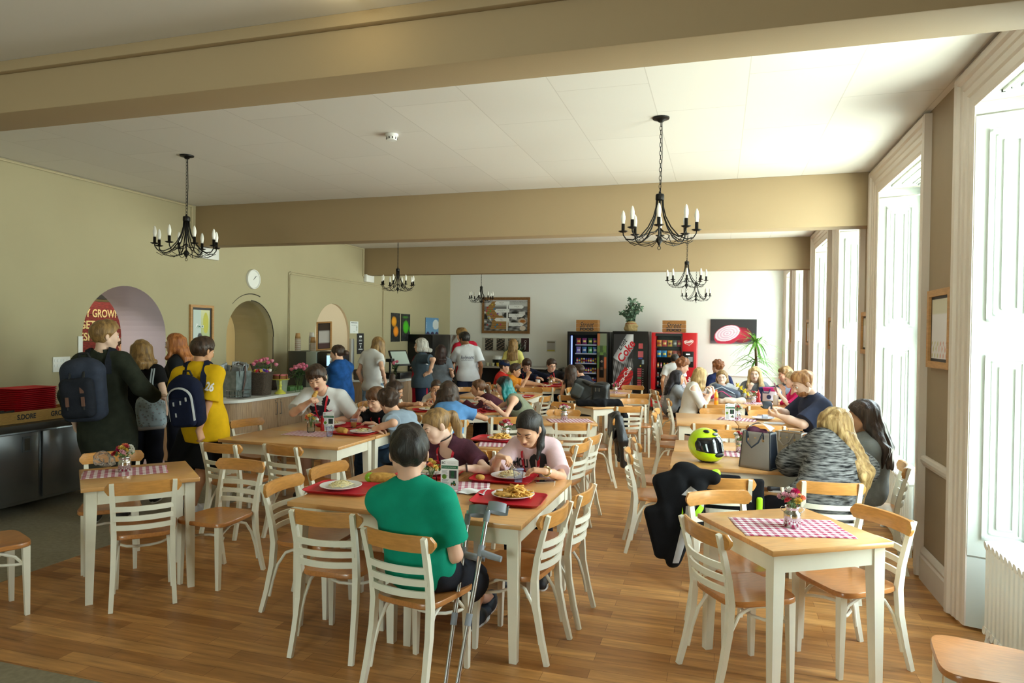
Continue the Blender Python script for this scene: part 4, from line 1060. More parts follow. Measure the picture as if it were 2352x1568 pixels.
def x_asia(c):
    N,tf,tu,tr=c['N'],c['tf'],c['tu'],c['tr']; ch=N-tu*.10*c['s']
    print_on(c,'shirt_lettering','HOLI',.1,ch+tr*.075+tu*.005,-tr,tu,-tf,K_INK,fit=(.105,.062),bold=.004)
    pl=[]; rng=random.Random(3)
    for k in range(28):
        a=2*PI*k/28; r=.052*(1.0+(.42 if k%2 else -.08)*rng.uniform(.4,1)); pl.append((math.cos(a)*r,math.sin(a)*r*1.0))
    patch_on(c,'shirt_splat',pl,ch-tr*.055+tu*.014,-tr,tu,-tf,K_INK)
    print_on(c,'shirt_splat_letters','II',.1,ch-tr*.05+tu*.008,-tr,tu,-tf,mat('shirt_pink_print','#e2c3c8',.7),fit=(.03,.05)); 
    pt=[]
    for k in range(20):
        a=2*PI*k/20; pt.append((math.cos(a)*.026,math.sin(a)*.024))
    patch_on(c,'shirt_drawing',pt,ch+tr*.03-tu*.075,-tr,tu,-tf,mat('line_print','#cfadb5',.7))
    for q,o in ((pt,0.),): 
        m=MB(); P=trace(c['SH'],[ch+tr*.03-tu*.075-tr*x+tu*y+tf*.25 for x,y in q],-tf,off=.006); m.tube(P,.0022,K_INK,5,closed=True); c['add'](m.build('shirt_outline'))
    w=c['arms'][-1]; d=_n(w[2]-w[1]); a=_n(np.cross(d,UP)); b=np.cross(d,a)
    m=MB(); gm=mat('watch_gold','#d8c69a',.25,.9); m.tube([w[2]-d*.02+(a*math.cos(q)+b*math.sin(q))*.029 for q in [2*PI*i/16 for i in range(16)]],.008,gm,6,closed=True); M_=frame(w[2]-d*.02+UP*.030,d,a); m.lathe([(0,.004),(.016,.004),(.018,0),(.016,-.006)],gm,16,M_); c['add'](m.build('wrist_watch'))
person('dark-haired girl in a pale pink T-shirt with black lettering, fork in hand',(-1.28,5.02,.55),(-1.287,4.660,1.080),-88,-97,32,5,.98,True,'asia',.0055,
  rw=(-1.425,4.420,0.914),lw=(-1.095,4.400,0.840),rh=dict(d=(.72,-.3,.0),n=(.2,-.2,-1),c=.75),lh=dict(d=(-.85,-.35,.12),n=(0,.2,-1),c=.4),rel=(-.6,.2,-.9),lel=(.6,.2,-.8),
  top=tee(c_pink,loose=.018,hem=-.10,sleeve=.85,bell=.012,slv=.006),bottom=dict(mat=c_leg),hair=dict(st='pony',c=BLK,t=.010,front=.072,abs=0,tail=[(.035,.03,-.03),(.045,.12,-.055),(.02,.22,-.06),(-.02,.31,-.05)],tr=[.024,.032,.032,.025,.008],amp=.0025),eyes='closed',lanyard=dict(drop=.42,marks=1),hs=1.06,mouth='#9c5850',extra=x_asia)
if not ONLY_NEAR:
 # ---- queue at the hatch ----
 person('boy in a dark green parka with a big dark rucksack, looking right',(-.03,.95),(-5.296,4.830,1.680),118,62,2,0,1.04,sk='pale',rw=(-5.03,5.12,1.12),vox=.008,
  rh=dict(d=(.6,.7,.1),c=.6),rel=(.8,-.6,-.4),legs='stand',top=dict(mat=c_olive,name='parka',sleeve=1.93,hem=-.34,inf=.022,loose=.018,flare=.015,slv=.012,neck=.07,wr=.008,collar=c_olive),bottom=dict(mat=c_khaki,len=1.05,loose=.02,name='shorts'),shoes='#2a2623',hair=dict(st='short',c=DBL,t=.026,nape=-.075,amp=.006,fq=60),hs=1.0)
 person('girl in a black top with straight dark blonde hair, back to us in the queue',((-5.520,5.450,1.502)[0],5.50,.90),(-5.521,5.450,1.520),128,128,6,0,.94,True,'pale',legs='stand',top=tee(c_blk,hem=-.10,sleeve=.45),bottom=dict(mat=c_leg),hair=dict(st='long',c=DBL,len=.12,arc=100,t=.018),shoes='#1b1b1d',build=1.05)
 person('girl with long ginger hair in a dark hoodie, facing left in the queue',((-5.701,6.100,1.587)[0],6.12,.92),(-5.719,6.100,1.586),205,200,4,0,.95,True,'pale',legs='stand',top=dict(mat=cloth('#1d1f24'),name='hoodie',sleeve=1.9,hem=-.12,inf=.022,loose=.015),bottom=dict(mat=c_leg),hair=dict(st='long',c=GNG,len=.2,arc=95),shoes='#1b1b1d')
 def x_yel(c):
    s1=c['arms'][1]; m_=s1[0]*.52+s1[1]*.48; out=_n(V3(.45,-.95,.1)); ay=_n(s1[0]-s1[1])
    print_on(c,'sleeve_number','26',.1,m_+ay*.01,np.cross(ay,out),ay,-out,W_INK,fit=(.075,.085),bold=.004)
 person('boy in a yellow T-shirt numbered 26 with a navy rucksack',(-.04,.93),(-4.602,5.250,1.551),108,82,10,0,1.0,sk='tan',rw=(-4.55,5.13,.80),lw=(-5.16,5.5,.95),legs='stand',rh=dict(d=(.2,.2,-.9),n=(-.8,.3,0),c=.8),rel=(.7,-.5,.0),top=tee(c_yel,loose=.03,hem=-.22,sleeve=.9,bell=.018,slv=.012,wr=.007),bottom=dict(mat=c_blk,len=1.0,loose=.035,name='shorts'),shoes='#e6e6e4',hair=dict(st='short',c=DBR,t=.022,nape=-.07),feet={1:(-4.74,5.28,0),-1:(-5.02,5.42,0)},extra=x_yel)
 person('kitchen worker in dark clothes behind the arched hatch',((-7.824,7.450,1.504)[0],7.48,.93),(-7.824,7.450,1.504),-40,-50,6,0,1.0,sk='fair',vox=.011,legs='stand',top=tee(cloth('#251b2c'),sleeve=1.0),bottom=dict(mat=c_blk),hair=dict(st='short',c=DBR))
 # ---- big oak table ----
 def x_eat(c):
    N,tf,tu,tr=c['N'],c['tf'],c['tu'],c['tr']; ch=N-tu*.11
    rng=random.Random(9)
    def blob(r,sx,sy,n=22): return [(math.cos(2*PI*k/n)*r*sx*rng.uniform(.7,1.15),math.sin(2*PI*k/n)*r*sy*rng.uniform(.7,1.15)) for k in range(n)]
    patch_on(c,'shirt_print_dark',blob(.1,1.25,.75),ch+tr*.02-tu*.05,-tr,tu,-tf,cloth('#2d2a31',name='print_charcoal'))
    patch_on(c,'shirt_print_head',blob(.045,1,1.1),ch-tr*.055+tu*.055,-tr,tu,-tf,cloth('#2d2a31',name='print_charcoal'),off=.0045)
    for k in range(4): patch_on(c,'shirt_print_stroke',blob(.03,1.2,.25,12),ch+tr*(-.09+.045*k)-tu*(.05+.03*(k%3)),-tr+tu*.3,tu+tr*.3,-tf,mat('print_pink','#b65a79',.7),off=.006)
 person('boy in a white printed T-shirt and red lanyard biting into garlic bread',.42,(-4.112,6.380,1.242),-78,-72,22,-12,1.03,sk='fair',vox=.007,rw=(-4.098,6.200,1.003),lw=(-4.012,6.500,0.779),rh=dict(d=(.75,-.3,.5),n=(.2,.2,-.9),c=[.75,.85,.95,1.0]),rel=(-.9,-.2,-.8),lel=(.6,.3,-.9),open_mouth=True,eyes='closed',build=1.08,top=tee(c_wht,loose=.03,hem=-.12,sleeve=.85,bell=.012),bottom=dict(mat=cloth('#23366b'),len=.95,loose=.02,name='shorts'),hair=dict(st='fringe',c=DBR,t=.022),hs=1.1,lanyard=dict(drop=.36),extra=lambda c:(x_eat(c)))
 person('boy in a black T-shirt with brown fringe holding a fork',.3,(-3.592,6.720,1.003),-105,-100,18,6,.98,sk='fair',vox=.008,rw=(-3.685,6.500,0.879),lw=(-3.481,6.450,0.784),rh=dict(d=(.45,-.35,.6),n=(.6,.1,-.4),c=.85),lh=dict(d=(-.7,-.5,.1),c=.6),rel=(-.8,0,-.6),eyes='closed',top=tee(c_blk),bottom=dict(mat=c_jean),hair=dict(st='fringe',c=BRN,t=.022),hs=1.08,lanyard=dict(drop=.3))
 person('curly-haired boy in a grey-blue T-shirt leaning on the table, back to us',.36,(-3.245,6.350,1.033),168,160,14,10,.98,sk='fair',vox=.007,lw=(-3.22,5.99,.80),rw=(-3.2,6.5,.80),lh=dict(d=(.6,.6,.0),c=.5),lel=(.2,-.9,-.1),top=tee(c_bluegrey,loose=.025,hem=-.10,sleeve=.75,bell=.01),bottom=dict(mat=c_jean),hair=dict(st='curly',c=DBR,t=.026,amp=.008,fq=55),hs=1.05)
 # ---- group at the middle left ----
 person('girl with a hair bun in a cream T-shirt reaching for a cup',.2,(-4.146,8.300,0.960),10,12,20,-12,.96,True,'tan',rw=(-3.626,8.000,0.818),lw=(-3.0,8.6,.79),rh=dict(d=(.8,.1,.2),n=(0,.6,-.5),c=.6),rel=(0,-.6,-.9),top=tee(c_cream,sleeve=.62),bottom=dict(mat=c_jean),hair=dict(st='long',c=DBR,len=.07,arc=100,t=.02,extra=[([(0,-.08,.12),(-.03,-.10,.155)],[.04,.042])]),hs=1.08)
 person('girl with a red lanyard drinking from a plastic cup',.15,(-3.874,9.050,0.948),-72,-66,12,0,.95,True,'tan',rw=(-3.888,8.750,0.764),lw=(-3.826,8.850,0.812),lh=dict(d=(-.3,.1,.9),n=(0,1,.1),c=.6),eyes='closed',top=tee(c_cream),bottom=dict(mat=c_jean),hair=dict(st='pony',c=DBR,t=.012,tail=[(.05,.05,0),(.04,.15,0)]),lanyard=dict(drop=.3),vox=.009)
 person('girl in a blue top with long curly brown hair, back to us',.28,(-3.021,7.420,1.029),112,122,20,14,.97,True,'tan',rw=(-2.80,7.66,.80),lw=(-3.0,7.72,.80),rel=(.9,.1,-.3),top=tee(c_sky,loose=.03,hem=-.12,sleeve=.5,bell=.012,wr=.007),bottom=dict(mat=c_jean),hair=dict(st='wavy',c=DBR,len=.17,arc=120,t=.03,amp=.009,fq=50,wave=.02,wide=1.25),hs=1.08)
 person('girl in a maroon hoodie with dark ponytail, profile to the left',.42,(-3.141,8.780,0.994),205,193,6,0,.96,True,'tan',rw=(-2.95,8.9,.82),lw=(-3.254,8.450,0.842),rh=dict(d=(-.9,-.1,0),c=.4),lh=dict(d=(-.9,.1,.1),c=.4),top=dict(mat=c_mar2,name='hoodie',sleeve=1.85,hem=-.1,inf=.024,loose=.02,slv=.01,neck=.064),bottom=dict(mat=c_leg),hair=dict(st='pony',c=BRN,t=.010,tail=[(.045,.05,0),(.06,.12,0),(.04,.2,0)],tr=[.022,.032,.03,.012]),vox=.008)
 def teal(head):
    a=np.array(hx('#17130f'));b=np.array(hx('#0f7f80'))
    def f(V):
        t=np.clip((head[2]+.045-V[:,2])/.10+.6*np.clip((V[:,0]-head[0]-.01)/.06,-1,1)+.25*nz(V*V3(1,1,.2),60,1.),0,1)[:,None]; sh=(.75+.35*(nz(V*V3(1,1,.1),120,4.)+1)/2)[:,None]
        return (a*(1-t)+b*t)*sh
    return f
 def x_teal(c):
    Q=torso_band(c); c['add'](surfnet(Q,.008,None,'black_top',c_blk))
 def torso_band(c):
    h,tu,tl,tf,tr,TA=c['hip'],c['tu'],c['tl'],c['tf'],c['tr'],(c['tr'],c['tf'],c['tu'])
    return [EL(h+tu*tl*.66+tf*.005,(.162,.119,.17),TA,.05,cut=[(h+tu*tl*.82,tu),(h+tu*tl*.5,-tu)])]
 person('girl with turquoise-dyed hair and glasses, eating in profile',.38,(-2.641,8.360,1.071),198,194,14,0,.96,True,'fair',lw=(-2.706,8.050,0.874),rw=(-2.909,8.300,0.898),lh=dict(d=(-.9,.1,.25),n=(0,.5,-.8),c=.6),rh=dict(d=(-.8,-.2,.3),c=.7),lel=(.4,-.5,-.9),glasses=True,eyes='closed',top=dict(mat=c_olv2,name='tank_top',sleeve=0,hem=-.14,loose=.03,strap=.055,neck=.085,scoop=.06),bottom=dict(mat=c_olv2),hair=dict(st='wavy',c=('#17130f','#17130f'),mat=mat('hair_turquoise',rough=.4,vcol=True),len=.14,arc=85,t=.016,amp=.006,wave=.012,col=teal),extra=x_teal,vox=.007)
 # ---- boys' table ----
 def x_cap(c):
    H,g,HA=c['H'],c['g'],c['HA']; nm=cloth('#1a2748')
    Q=[EL(H(0,-.012,.036),(.090*g,.108*g,.092*g),HA,.02,cut=[(H(0,0,.025),-HA[2])]),EL(H(0,.10,.04),(.075*g,.085*g,.008*g),HA,.012)]
    c['add'](surfnet(Q,.009,None,'baseball_cap',nm))
 person('boy in a red T-shirt and navy baseball cap, profile to the right',.1,(-3.874,12.300,1.110),5,8,8,0,1.0,sk='fair',vox=.011,rw=(-3.3,12.3,.8),lw=(-3.3,12.55,.8),top=tee(c_red),bottom=dict(mat=c_jean),hair=dict(st='short',c=DBR,t=.012),lanyard=dict(drop=.3),extra=x_cap)
 person('boy in an orange T-shirt with short dark hair, profile to the right',.15,(-3.554,11.950,1.062),8,6,10,0,.98,sk='tan',vox=.010,rw=(-3.280,11.800,0.968),lw=(-3.05,12.2,.8),rh=dict(d=(.3,.1,.8),c=.8),rel=(.2,-.5,-.9),top=tee(c_org,loose=.02),bottom=dict(mat=c_jean),hair=dict(st='short',c=DBR,t=.022))
 person('boy with glasses in a dark open hoodie and red lanyard, looking down',.18,(-3.718,13.300,1.104),-75,-70,28,0,1.02,sk='fair',vox=.011,rw=(-3.3,13.05,.85),lw=(-3.1,13.05,.85),glasses='#b9b2b8',eyes='closed',top=dict(mat=c_navy,name='hoodie',sleeve=1.9,hem=-.1,inf=.022,loose=.02,neck=.07,scoop=.05),bottom=dict(mat=c_jean),hair=dict(st='fringe',c=DBR,t=.022),lanyard=dict(drop=.34))
 person('boy in a black T-shirt with glasses and red lanyard facing us',.22,(-3.227,13.400,1.104),-72,-50,14,0,1.02,sk='fair',vox=.011,rw=(-3.0,13.1,.83),lw=(-2.38,13.15,.83),glasses=True,top=tee(c_blk,loose=.02),bottom=dict(mat=c_jean),hair=dict(st='short',c=DBR,t=.024),lanyard=dict(drop=.32),rel=(-.9,0,-.4),lel=(.9,0,-.4))
 person('girl with long dark hair in a black vest top, back to us',(-2.50,12.15,.56),(-2.578,12.200,1.061),108,118,6,0,1.0,True,'tan',vox=.010,top=dict(mat=c_blk,name='vest_top',sleeve=0,hem=-.1,strap=.05,neck=.075),bottom=dict(mat=c_leg),hair=dict(st='long',c=DBR,len=.3,arc=100,t=.016),rw=(-2.25,12.55,.8))
 person('boy in a dark T-shirt mostly hidden behind the long-haired girl',(-2.28,13.0,.56),(-2.584,13.000,1.028),170,165,10,0,1.0,sk='fair',vox=.012,top=tee(c_navy),bottom=dict(mat=c_jean),hair=dict(st='short',c=DBR))
 # ---- standing at the counters ----
 person('woman in a denim shirt with hair tied back, facing left at the counter',((-5.070,8.430,0.897)[0],(-5.070,8.430,0.897)[1],.92),(-5.107,8.426,1.433),165,190,10,0,.97,True,'fair',legs='stand',rw=(-5.55,9.3,1.10),lw=(-5.62,9.0,1.12),top=dict(mat=c_den,name='denim_shirt',sleeve=1.75,hem=-.2,inf=.02,loose=.025,flare=.02,slv=.01,collar=c_den,wr=.006),bottom=dict(mat=c_leg),hair=dict(st='bun',c=DBR,t=.012,bunp=(0,-.125,-.01)),shoes='#1d1b1d',rel=(-.3,-.9,-.5),lel=(-.2,-.9,-.6))
 person('woman in a white T-shirt and pale jeans with long hair, head bowed',((-5.087,9.417,0.818)[0],(-5.087,9.417,0.818)[1],.90),(-5.015,9.449,1.535),75,60,35,8,.97,True,'fair',vox=.010,legs='stand',rw=(-4.817,9.293,1.022),top=tee(c_wht,hem=-.06,sleeve=.5),bottom=dict(mat=c_ljean,loose=.012),hair=dict(st='long',c=DBL,len=.16,arc=110,t=.02),build=1.06,rel=(.5,-.8,-.3))
 def x_staff(c):
    B=c['SH']; h,tu,tl,tf,tr=c['hip'],c['tu'],c['tl'],c['tf'],c['tr']; TA=(tr,tf,tu)
    Q=[EL(h+tu*.0+tf*.01,(.20,.165,.20),TA,.05),EL(h+tu*tl*.42+tf*.015,(.165,.145,.22),TA,.05),RC(h+tf*.01,h-UP*.44+tf*.01,.165,.155,.05,cut=[(h-UP*.42,-UP)]),EL(h+tu*tl*.7+tf*.03,(.10,.15,.12),TA,.04)]
    Q.append(HS(h-tf*.08,-tf,.01)); Q.append(HS(h+tu*tl*.9,tu,.01)); c['add'](surfnet(Q,.010,lambda P:nz(P,20,1.)*.005,'apron',c_apron))
    m=MB()
    for sd in (1,-1):
        q=[h+tu*tl*.8+tr*sd*.075+tf*.3,h+tu*tl*.95+tr*sd*.07+tf*.3]; q=list(trace(B,q,-tf,off=.006))+[c['N']+tu*.035+tr*sd*.055-tf*.02,c['N']+tu*.03-tf*.06]
        m.sweep(q,[(-.014,-.001),(.014,-.001),(.014,.003),(-.014,.003)],c_apron)
    c['add'](m.build('apron_strap'))
    s1=c['arms'][1]; mm=s1[0]*.55+s1[1]*.45; ay=_n(s1[0]-s1[1]); out=_n(V3(.4,-.9,.1)); patch_on(c,'sleeve_badge',[(math.cos(a)*.04*(1 if k%2 else .75),math.sin(a)*.024*(1 if k%2 else .7)) for k,a in enumerate([2*PI*i/16 for i in range(16)])],mm,np.cross(ay,out),ay,-out,W_INK)
 person('grey-haired woman in a red apron and dark T-shirt, hand on hip at the till',((-4.817,10.650,0.951)[0],(-4.817,10.650,0.951)[1],.93),(-4.854,10.647,1.513),188,192,-2,0,.99,True,'fair',vox=.010,legs='stand',lw=(-4.616,10.483,1.069),lh=dict(d=(-.7,-.2,-.3),n=(-.5,.5,-.5),c=.4),lel=(.9,-.2,.0),rw=(-5.05,10.95,1.12),glasses='#7c3b45',top=tee(c_dgrey,hem=-.12,sleeve=.8,loose=.03,bell=.02),bottom=dict(mat=c_navy),hair=dict(st='long',c=GRY,len=.02,arc=105,t=.026),build=1.12,extra=x_staff)
 person('girl in a grey T-shirt with straight dark hair, back to us by the till',((-5.025,11.944,0.783)[0],(-5.025,11.944,0.783)[1],.90),(-5.026,11.952,1.391),100,102,2,0,.96,True,'fair',vox=.010,legs='stand',top=tee(cloth('#6d747d',var=.15),hem=-.1,sleeve=.6),bottom=dict(mat=c_blk),hair=dict(st='long',c=('#241616','#3d2622'),len=.2,arc=95,t=.016),build=1.05,rw=(-4.727,11.724,1.049))
 def x_polo(c):
    b=c['N']-c['tu']*.18; print_on(c,'shirt_back_name','Ardmore',.1,b,c['tr'],c['tu'],c['tf'],mat('navy_print','#2b2d52',.7),fit=(.245,.075)); print_on(c,'shirt_back_line','educational excellence',.1,b-c['tu']*.055,c['tr'],c['tu'],c['tf'],mat('navy_print','#2b2d52',.7),fit=(.23,.014))
 person('tall boy in a white polo shirt lettered across the back, with navy shorts',((-4.564,12.188,0.781)[0],(-4.564,12.188,0.781)[1],.97),(-4.641,12.176,1.618),108,150,18,0,1.06,sk='brown',vox=.009,legs='stand',lw=(-4.997,12.480,1.175),top=tee(cloth('#d8dbe2',var=.03),hem=-.14,loose=.03,sleeve=.75,bell=.02,slv=.01,collar=cloth('#d8dbe2',var=.03)),bottom=dict(mat=c_navy2,len=1.0,loose=.03,name='shorts'),hair=dict(st='short',c=BLK,t=.022),extra=x_polo)
 person('boy in a red top with fair hair, behind the white polo shirt',((-4.942,13.118,0.795)[0],(-4.942,13.118,0.795)[1],.99),(-5.059,13.096,1.695),130,165,14,0,1.09,sk='fair',vox=.011,legs='stand',glasses=True,top=tee(cloth('#b81d35')),bottom=dict(mat=c_navy),hair=dict(st='short',c=DBL,t=.024))
 person('girl in a pale yellow T-shirt with very long straight hair, back to us',((-4.366,14.548,0.822)[0],(-4.366,14.548,0.822)[1],.93),(-4.386,14.551,1.490),100,100,4,0,1.0,True,'fair',vox=.011,legs='stand',top=tee(c_pyel,sleeve=.75,loose=.02,bell=.012),bottom=dict(mat=c_leg),hair=dict(st='long',c=DBL,len=.30,arc=95,t=.016))
 # ---- right-hand tables ----
 person('boy in a white T-shirt bending at the red vending machine, back to us',((-0.911,14.548,0.562)[0],(-0.911,14.548,0.562)[1],.80),(-0.878,14.567,1.232),95,80,12,0,.92,sk='tan',vox=.012,legs='stand',top=tee(c_wht),bottom=dict(mat=c_blk),hair=dict(st='short',c=BLK,t=.018))
 person('young man in a checked shirt with wavy fair-brown hair, looking down',.22,(-0.599,12.150,1.217),20,4,22,0,1.06,sk='fair',vox=.010,rw=(-.35,12.0,.82),lw=(-.4,12.4,.82),top=dict(mat=plaid(),name='check_shirt',sleeve=1.9,hem=-.14,inf=.022,loose=.03,neck=.064,collar=plaid()),bottom=dict(mat=c_blk),hair=dict(st='curly',c=AUB,t=.016))
 person('girl with long black hair in a grey T-shirt, profile to the right',.1,(-0.630,11.200,1.070),20,14,-4,0,.97,True,'tan',vox=.009,rw=(-.2,10.95,.79),lw=(-.2,11.5,.79),top=tee(cloth('#8e9094',var=.15),sleeve=.8,loose=.02),bottom=dict(mat=c_blk),hair=dict(st='long',c=('#141216','#2a2530'),len=.22,arc=100,t=.016))
 person('blonde girl in a white cold-shoulder top leaning on her elbows',(-.42,10.36,.56),(-0.261,10.360,1.151),14,22,24,4,.97,True,'pale',vox=.008,rw=(-0.103,10.250,0.923),lw=(-0.063,10.500,0.917),rh=dict(d=(-.1,.2,.9),n=(-.6,.2,.3),c=.8),lh=dict(d=(-.2,0,.9),n=(-.6,0,.3),c=.8),rel=(-.1,-.3,-1),lel=(0,.3,-1),top=tee(cloth('#e6e1da',var=.03),hem=-.1,sleeve=.95,loose=.02,off=1,bell=.012),bottom=dict(mat=c_leg),hair=dict(st='wavy',c=BLD,len=.17,arc=100,t=.018,wave=.006))
 person('young man in a navy top with auburn hair, turned away at the back',.05,(-0.024,13.300,1.158),120,140,4,0,1.04,sk='fair',vox=.011,top=tee(cloth('#1f2850')),bottom=dict(mat=c_jean),hair=dict(st='curly',c=AUB,t=.016))
 person('girl in a grey cardigan with hair pulled back, hand at her mouth',.2,(0.050,11.800,1.062),-88,-92,4,0,.98,True,'pale',vox=.009,rw=(0.031,11.620,0.909),lw=(.45,11.5,.79),rh=dict(d=(.35,-.1,.9),n=(.3,.8,0),c=.7),rel=(-.7,-.2,-.9),top=dict(mat=cloth('#b4b6b8',var=.12),name='cardigan',sleeve=1.9,hem=-.1,inf=.024,loose=.02,neck=.07,scoop=.05),bottom=dict(mat=c_jean),hair=dict(st='long',c=DBL,len=.10,arc=70,t=.012))
 person('girl in a grey jumper with long straight blonde hair, hand at her mouth',.2,(0.567,11.850,1.125),-92,-98,2,3,1.0,True,'pale',vox=.009,rw=(0.481,11.620,0.897),lw=(.98,11.55,.80),rh=dict(d=(.35,-.05,.9),n=(.3,.8,0),c=.7),rel=(-.8,-.2,-.8),top=dict(mat=cloth('#75797f',var=.12),name='jumper',sleeve=1.7,hem=-.1,inf=.022,loose=.02,neck=.062),bottom=dict(mat=c_jean),hair=dict(st='long',c=('#b08d58','#dec48f'),len=.24,arc=110,t=.016,push=.2))
 person('girl with wavy light brown hair behind the girl in pink, profile to the left',.15,(0.995,11.500,1.150),195,196,14,0,.98,True,'fair',vox=.010,rw=(.55,11.4,.85),lw=(.6,11.25,.85),top=dict(mat=cloth('#5d6470'),name='jumper',sleeve=1.9,hem=-.1,inf=.02),bottom=dict(mat=c_jean),hair=dict(st='wavy',c=DBL,len=.10,arc=80,t=.022,wave=.012,amp=.007))
 person('girl in a bright pink off-shoulder top holding up a phone',(1.23,10.68,.56),(1.006,10.600,1.125),192,190,10,0,.97,True,'pale',vox=.008,lw=(0.826,10.350,0.931),rw=(0.904,10.600,0.964),lh=dict(d=(-.5,.1,.9),n=(-.4,.6,.3),c=.5),rh=dict(d=(-.5,-.1,.9),n=(-.4,-.5,.3),c=.5),lel=(.1,-.4,-1),rel=(.1,.2,-1),top=tee(c_hot,hem=-.1,sleeve=.95,loose=.03,off=1,bell=.035,neck=.1,wr=.009),bottom=dict(mat=c_leg),hair=dict(st='bun',c=('#9a7d55','#d2bb92'),t=.012,bunp=(0,-.11,.05)))
 person('man in a navy polo shirt with ginger hair and beard, looking at a dark wallet',(1.12,8.44,.57),(0.918,8.320,1.221),190,196,26,0,1.1,sk='pale',vox=.007,lw=(0.654,8.150,0.864),rw=(0.686,8.450,0.907),lh=dict(d=(-.85,.25,.2),n=(.2,.5,.6),c=.55),rh=dict(d=(-.8,-.2,.1),n=(.2,-.3,-.8),c=.5),lel=(.3,-.8,-.6),rel=(.3,.8,-.5),build=1.22,top=tee(cloth('#33394f',var=.1),hem=-.12,sleeve=.92,loose=.035,bell=.02,slv=.016,collar=cloth('#33394f',var=.1)),bottom=dict(mat=cloth('#1d2740')),hair=dict(st='short',c=('#8a5a34','#c4935f'),t=.016,amp=.006,fq=70),beard=('#8a5530','#b47a4c'),hs=1.08)
 def x_blw(c):
    pass
 person('woman in a grey striped batwing cardigan with long blonde hair, back to us',(.69,5.12,.56),(0.814,5.420,1.097),118,128,16,8,1.0,True,'fair',vox=.0065,lw=(0.644,5.620,0.869),rw=(0.723,5.850,0.953),lh=dict(d=(-.25,.75,.5),n=(.7,.2,.2),c=.7),rh=dict(d=(-.75,.35,.3),n=(.2,-.3,-.8),c=.7),lel=(-.9,-.3,-.6),rel=(.3,.8,-.3),build=1.16,top=dict(mat=c_stripe,name='cardigan',sleeve=1.82,hem=-.16,inf=.03,loose=.05,flare=.05,slv=.03,wr=.008),bottom=dict(mat=cloth('#1a1d2b')),hair=dict(st='wavy',c=BLD,len=.44,arc=100,t=.024,wave=.014,amp=.007,wide=1.15,push=3.4),hs=1.06,sh={1:(0,0,-.0),-1:(0,0,0)})
 person('woman in a grey hoodie with long dark brown hair, face turned left',(1.10,5.84,.57),(1.059,5.800,1.141),165,172,4,0,1.0,True,'tan',vox=.0065,lw=(.72,5.90,.80),rw=(.80,6.15,.80),lel=(.4,-.6,-.7),build=1.04,top=dict(mat=c_hood,name='hoodie',sleeve=1.9,hem=-.08,inf=.026,loose=.03,slv=.014),bottom=dict(mat=cloth('#20242e')),hair=dict(st='long',c=('#2f2420','#4f3d35'),len=.30,arc=72,t=.018,amp=.005,push=2.2),hs=1.06)

# ---------- table ware ----------
TZ=.751
def gingham(name,red,white='#efe6e8'):
    m=bpy.data.materials.new(name); m.use_nodes=True; nt=m.node_tree; b=nt.nodes['Principled BSDF']; L=nt.links.new
    tc=nd(nt,'ShaderNodeTexCoord'); sp=nd(nt,'ShaderNodeSeparateXYZ'); L(tc.outputs['Object'],sp.inputs[0]); o=[]
    for ax in ('X','Y'):
        a=nd(nt,'ShaderNodeMath',operation='MULTIPLY'); a.inputs[1].default_value=1/.042; L(sp.outputs[ax],a.inputs[0])
        f=nd(nt,'ShaderNodeMath',operation='FRACT'); L(a.outputs[0],f.inputs[0]); g=nd(nt,'ShaderNodeMath',operation='LESS_THAN'); g.inputs[1].default_value=.5; L(f.outputs[0],g.inputs[0]); o.append(g)
    s=nd(nt,'ShaderNodeMath',operation='ADD'); L(o[0].outputs[0],s.inputs[0]); L(o[1].outputs[0],s.inputs[1])
    h=nd(nt,'ShaderNodeMath',operation='MULTIPLY'); h.inputs[1].default_value=.5; L(s.outputs[0],h.inputs[0])
    r=nd(nt,'ShaderNodeValToRGB'); e=r.color_ramp.elements; e[0].color=(*hx(white),1); e[1].color=(*hx(red),1); c=e.new(.5); mid=[(x*.42+y*.58) for x,y in zip(hx(white),hx(red))]; c.color=(*mid,1)
    L(h.outputs[0],r.inputs[0]); L(r.outputs[0],b.inputs['Base Color']); b.inputs['Roughness'].default_value=.85; return m
GING=gingham('gingham_red_white','#a01a48')
def runner(c,rz,w,d,label,z=TZ):
    def fn(u,v):
        x=(u-.5)*w;y=(v-.5)*d; return (x+.003*math.sin(v*9),y+.004*math.sin(u*11),.0012+.0015*math.sin(u*13+v*7)**2)
    mb=MB(); mb.grid(fn,26,14,GING)
    o=mb.build('table_runner',None,(c[0],c[1],z),R(rz)); md=o.modifiers.new('t','SOLIDIFY'); md.thickness=.0012; tag(o,label,'table runner','red gingham table runners'); return o
runner((-3.960,3.776,0.750),46,.52,.30,'gingham runner on the small left table beside the plastic bag')
runner((0.368,3.852,0.750),14,.55,.34,'gingham runner on the front right table under the flower pot')
runner((-1.683,4.091,0.750),19,.58,.36,'gingham runner on the front table under the menu card and napkin')
runner((-3.799,5.775,0.750),2,.46,.30,'gingham runner on the big oak table by the ketchup bottle')
runner((-1.872,5.856,0.750),16,.40,.30,'gingham runner peeping out beside the girl in pink')
runner((-1.64,7.72),24,.50,.32,'pale pink gingham runner on the table left of the leather jacket')
runner((-1.70,11.66),-20,.44,.30,'gingham runner on the table before the cola machine')
runner((.22,6.09),2,.42,.30,'gingham runner between the yellow helmet and the handbag')
runner((.22,8.60),-8,.44,.30,'gingham runner under the menu card at the phone-holding man\'s table')
runner((.56,10.74),10,.45,.30,'gingham runner on the girls\' table by the ketchup')
M_STEEL=mat('polished_steel','#d9d9d6',.12,1.); M_JAR=glass('jar_glass','#f8faf8',.07); M_WATER=mat('stem_water','#8a8468',.2,alpha=.3)
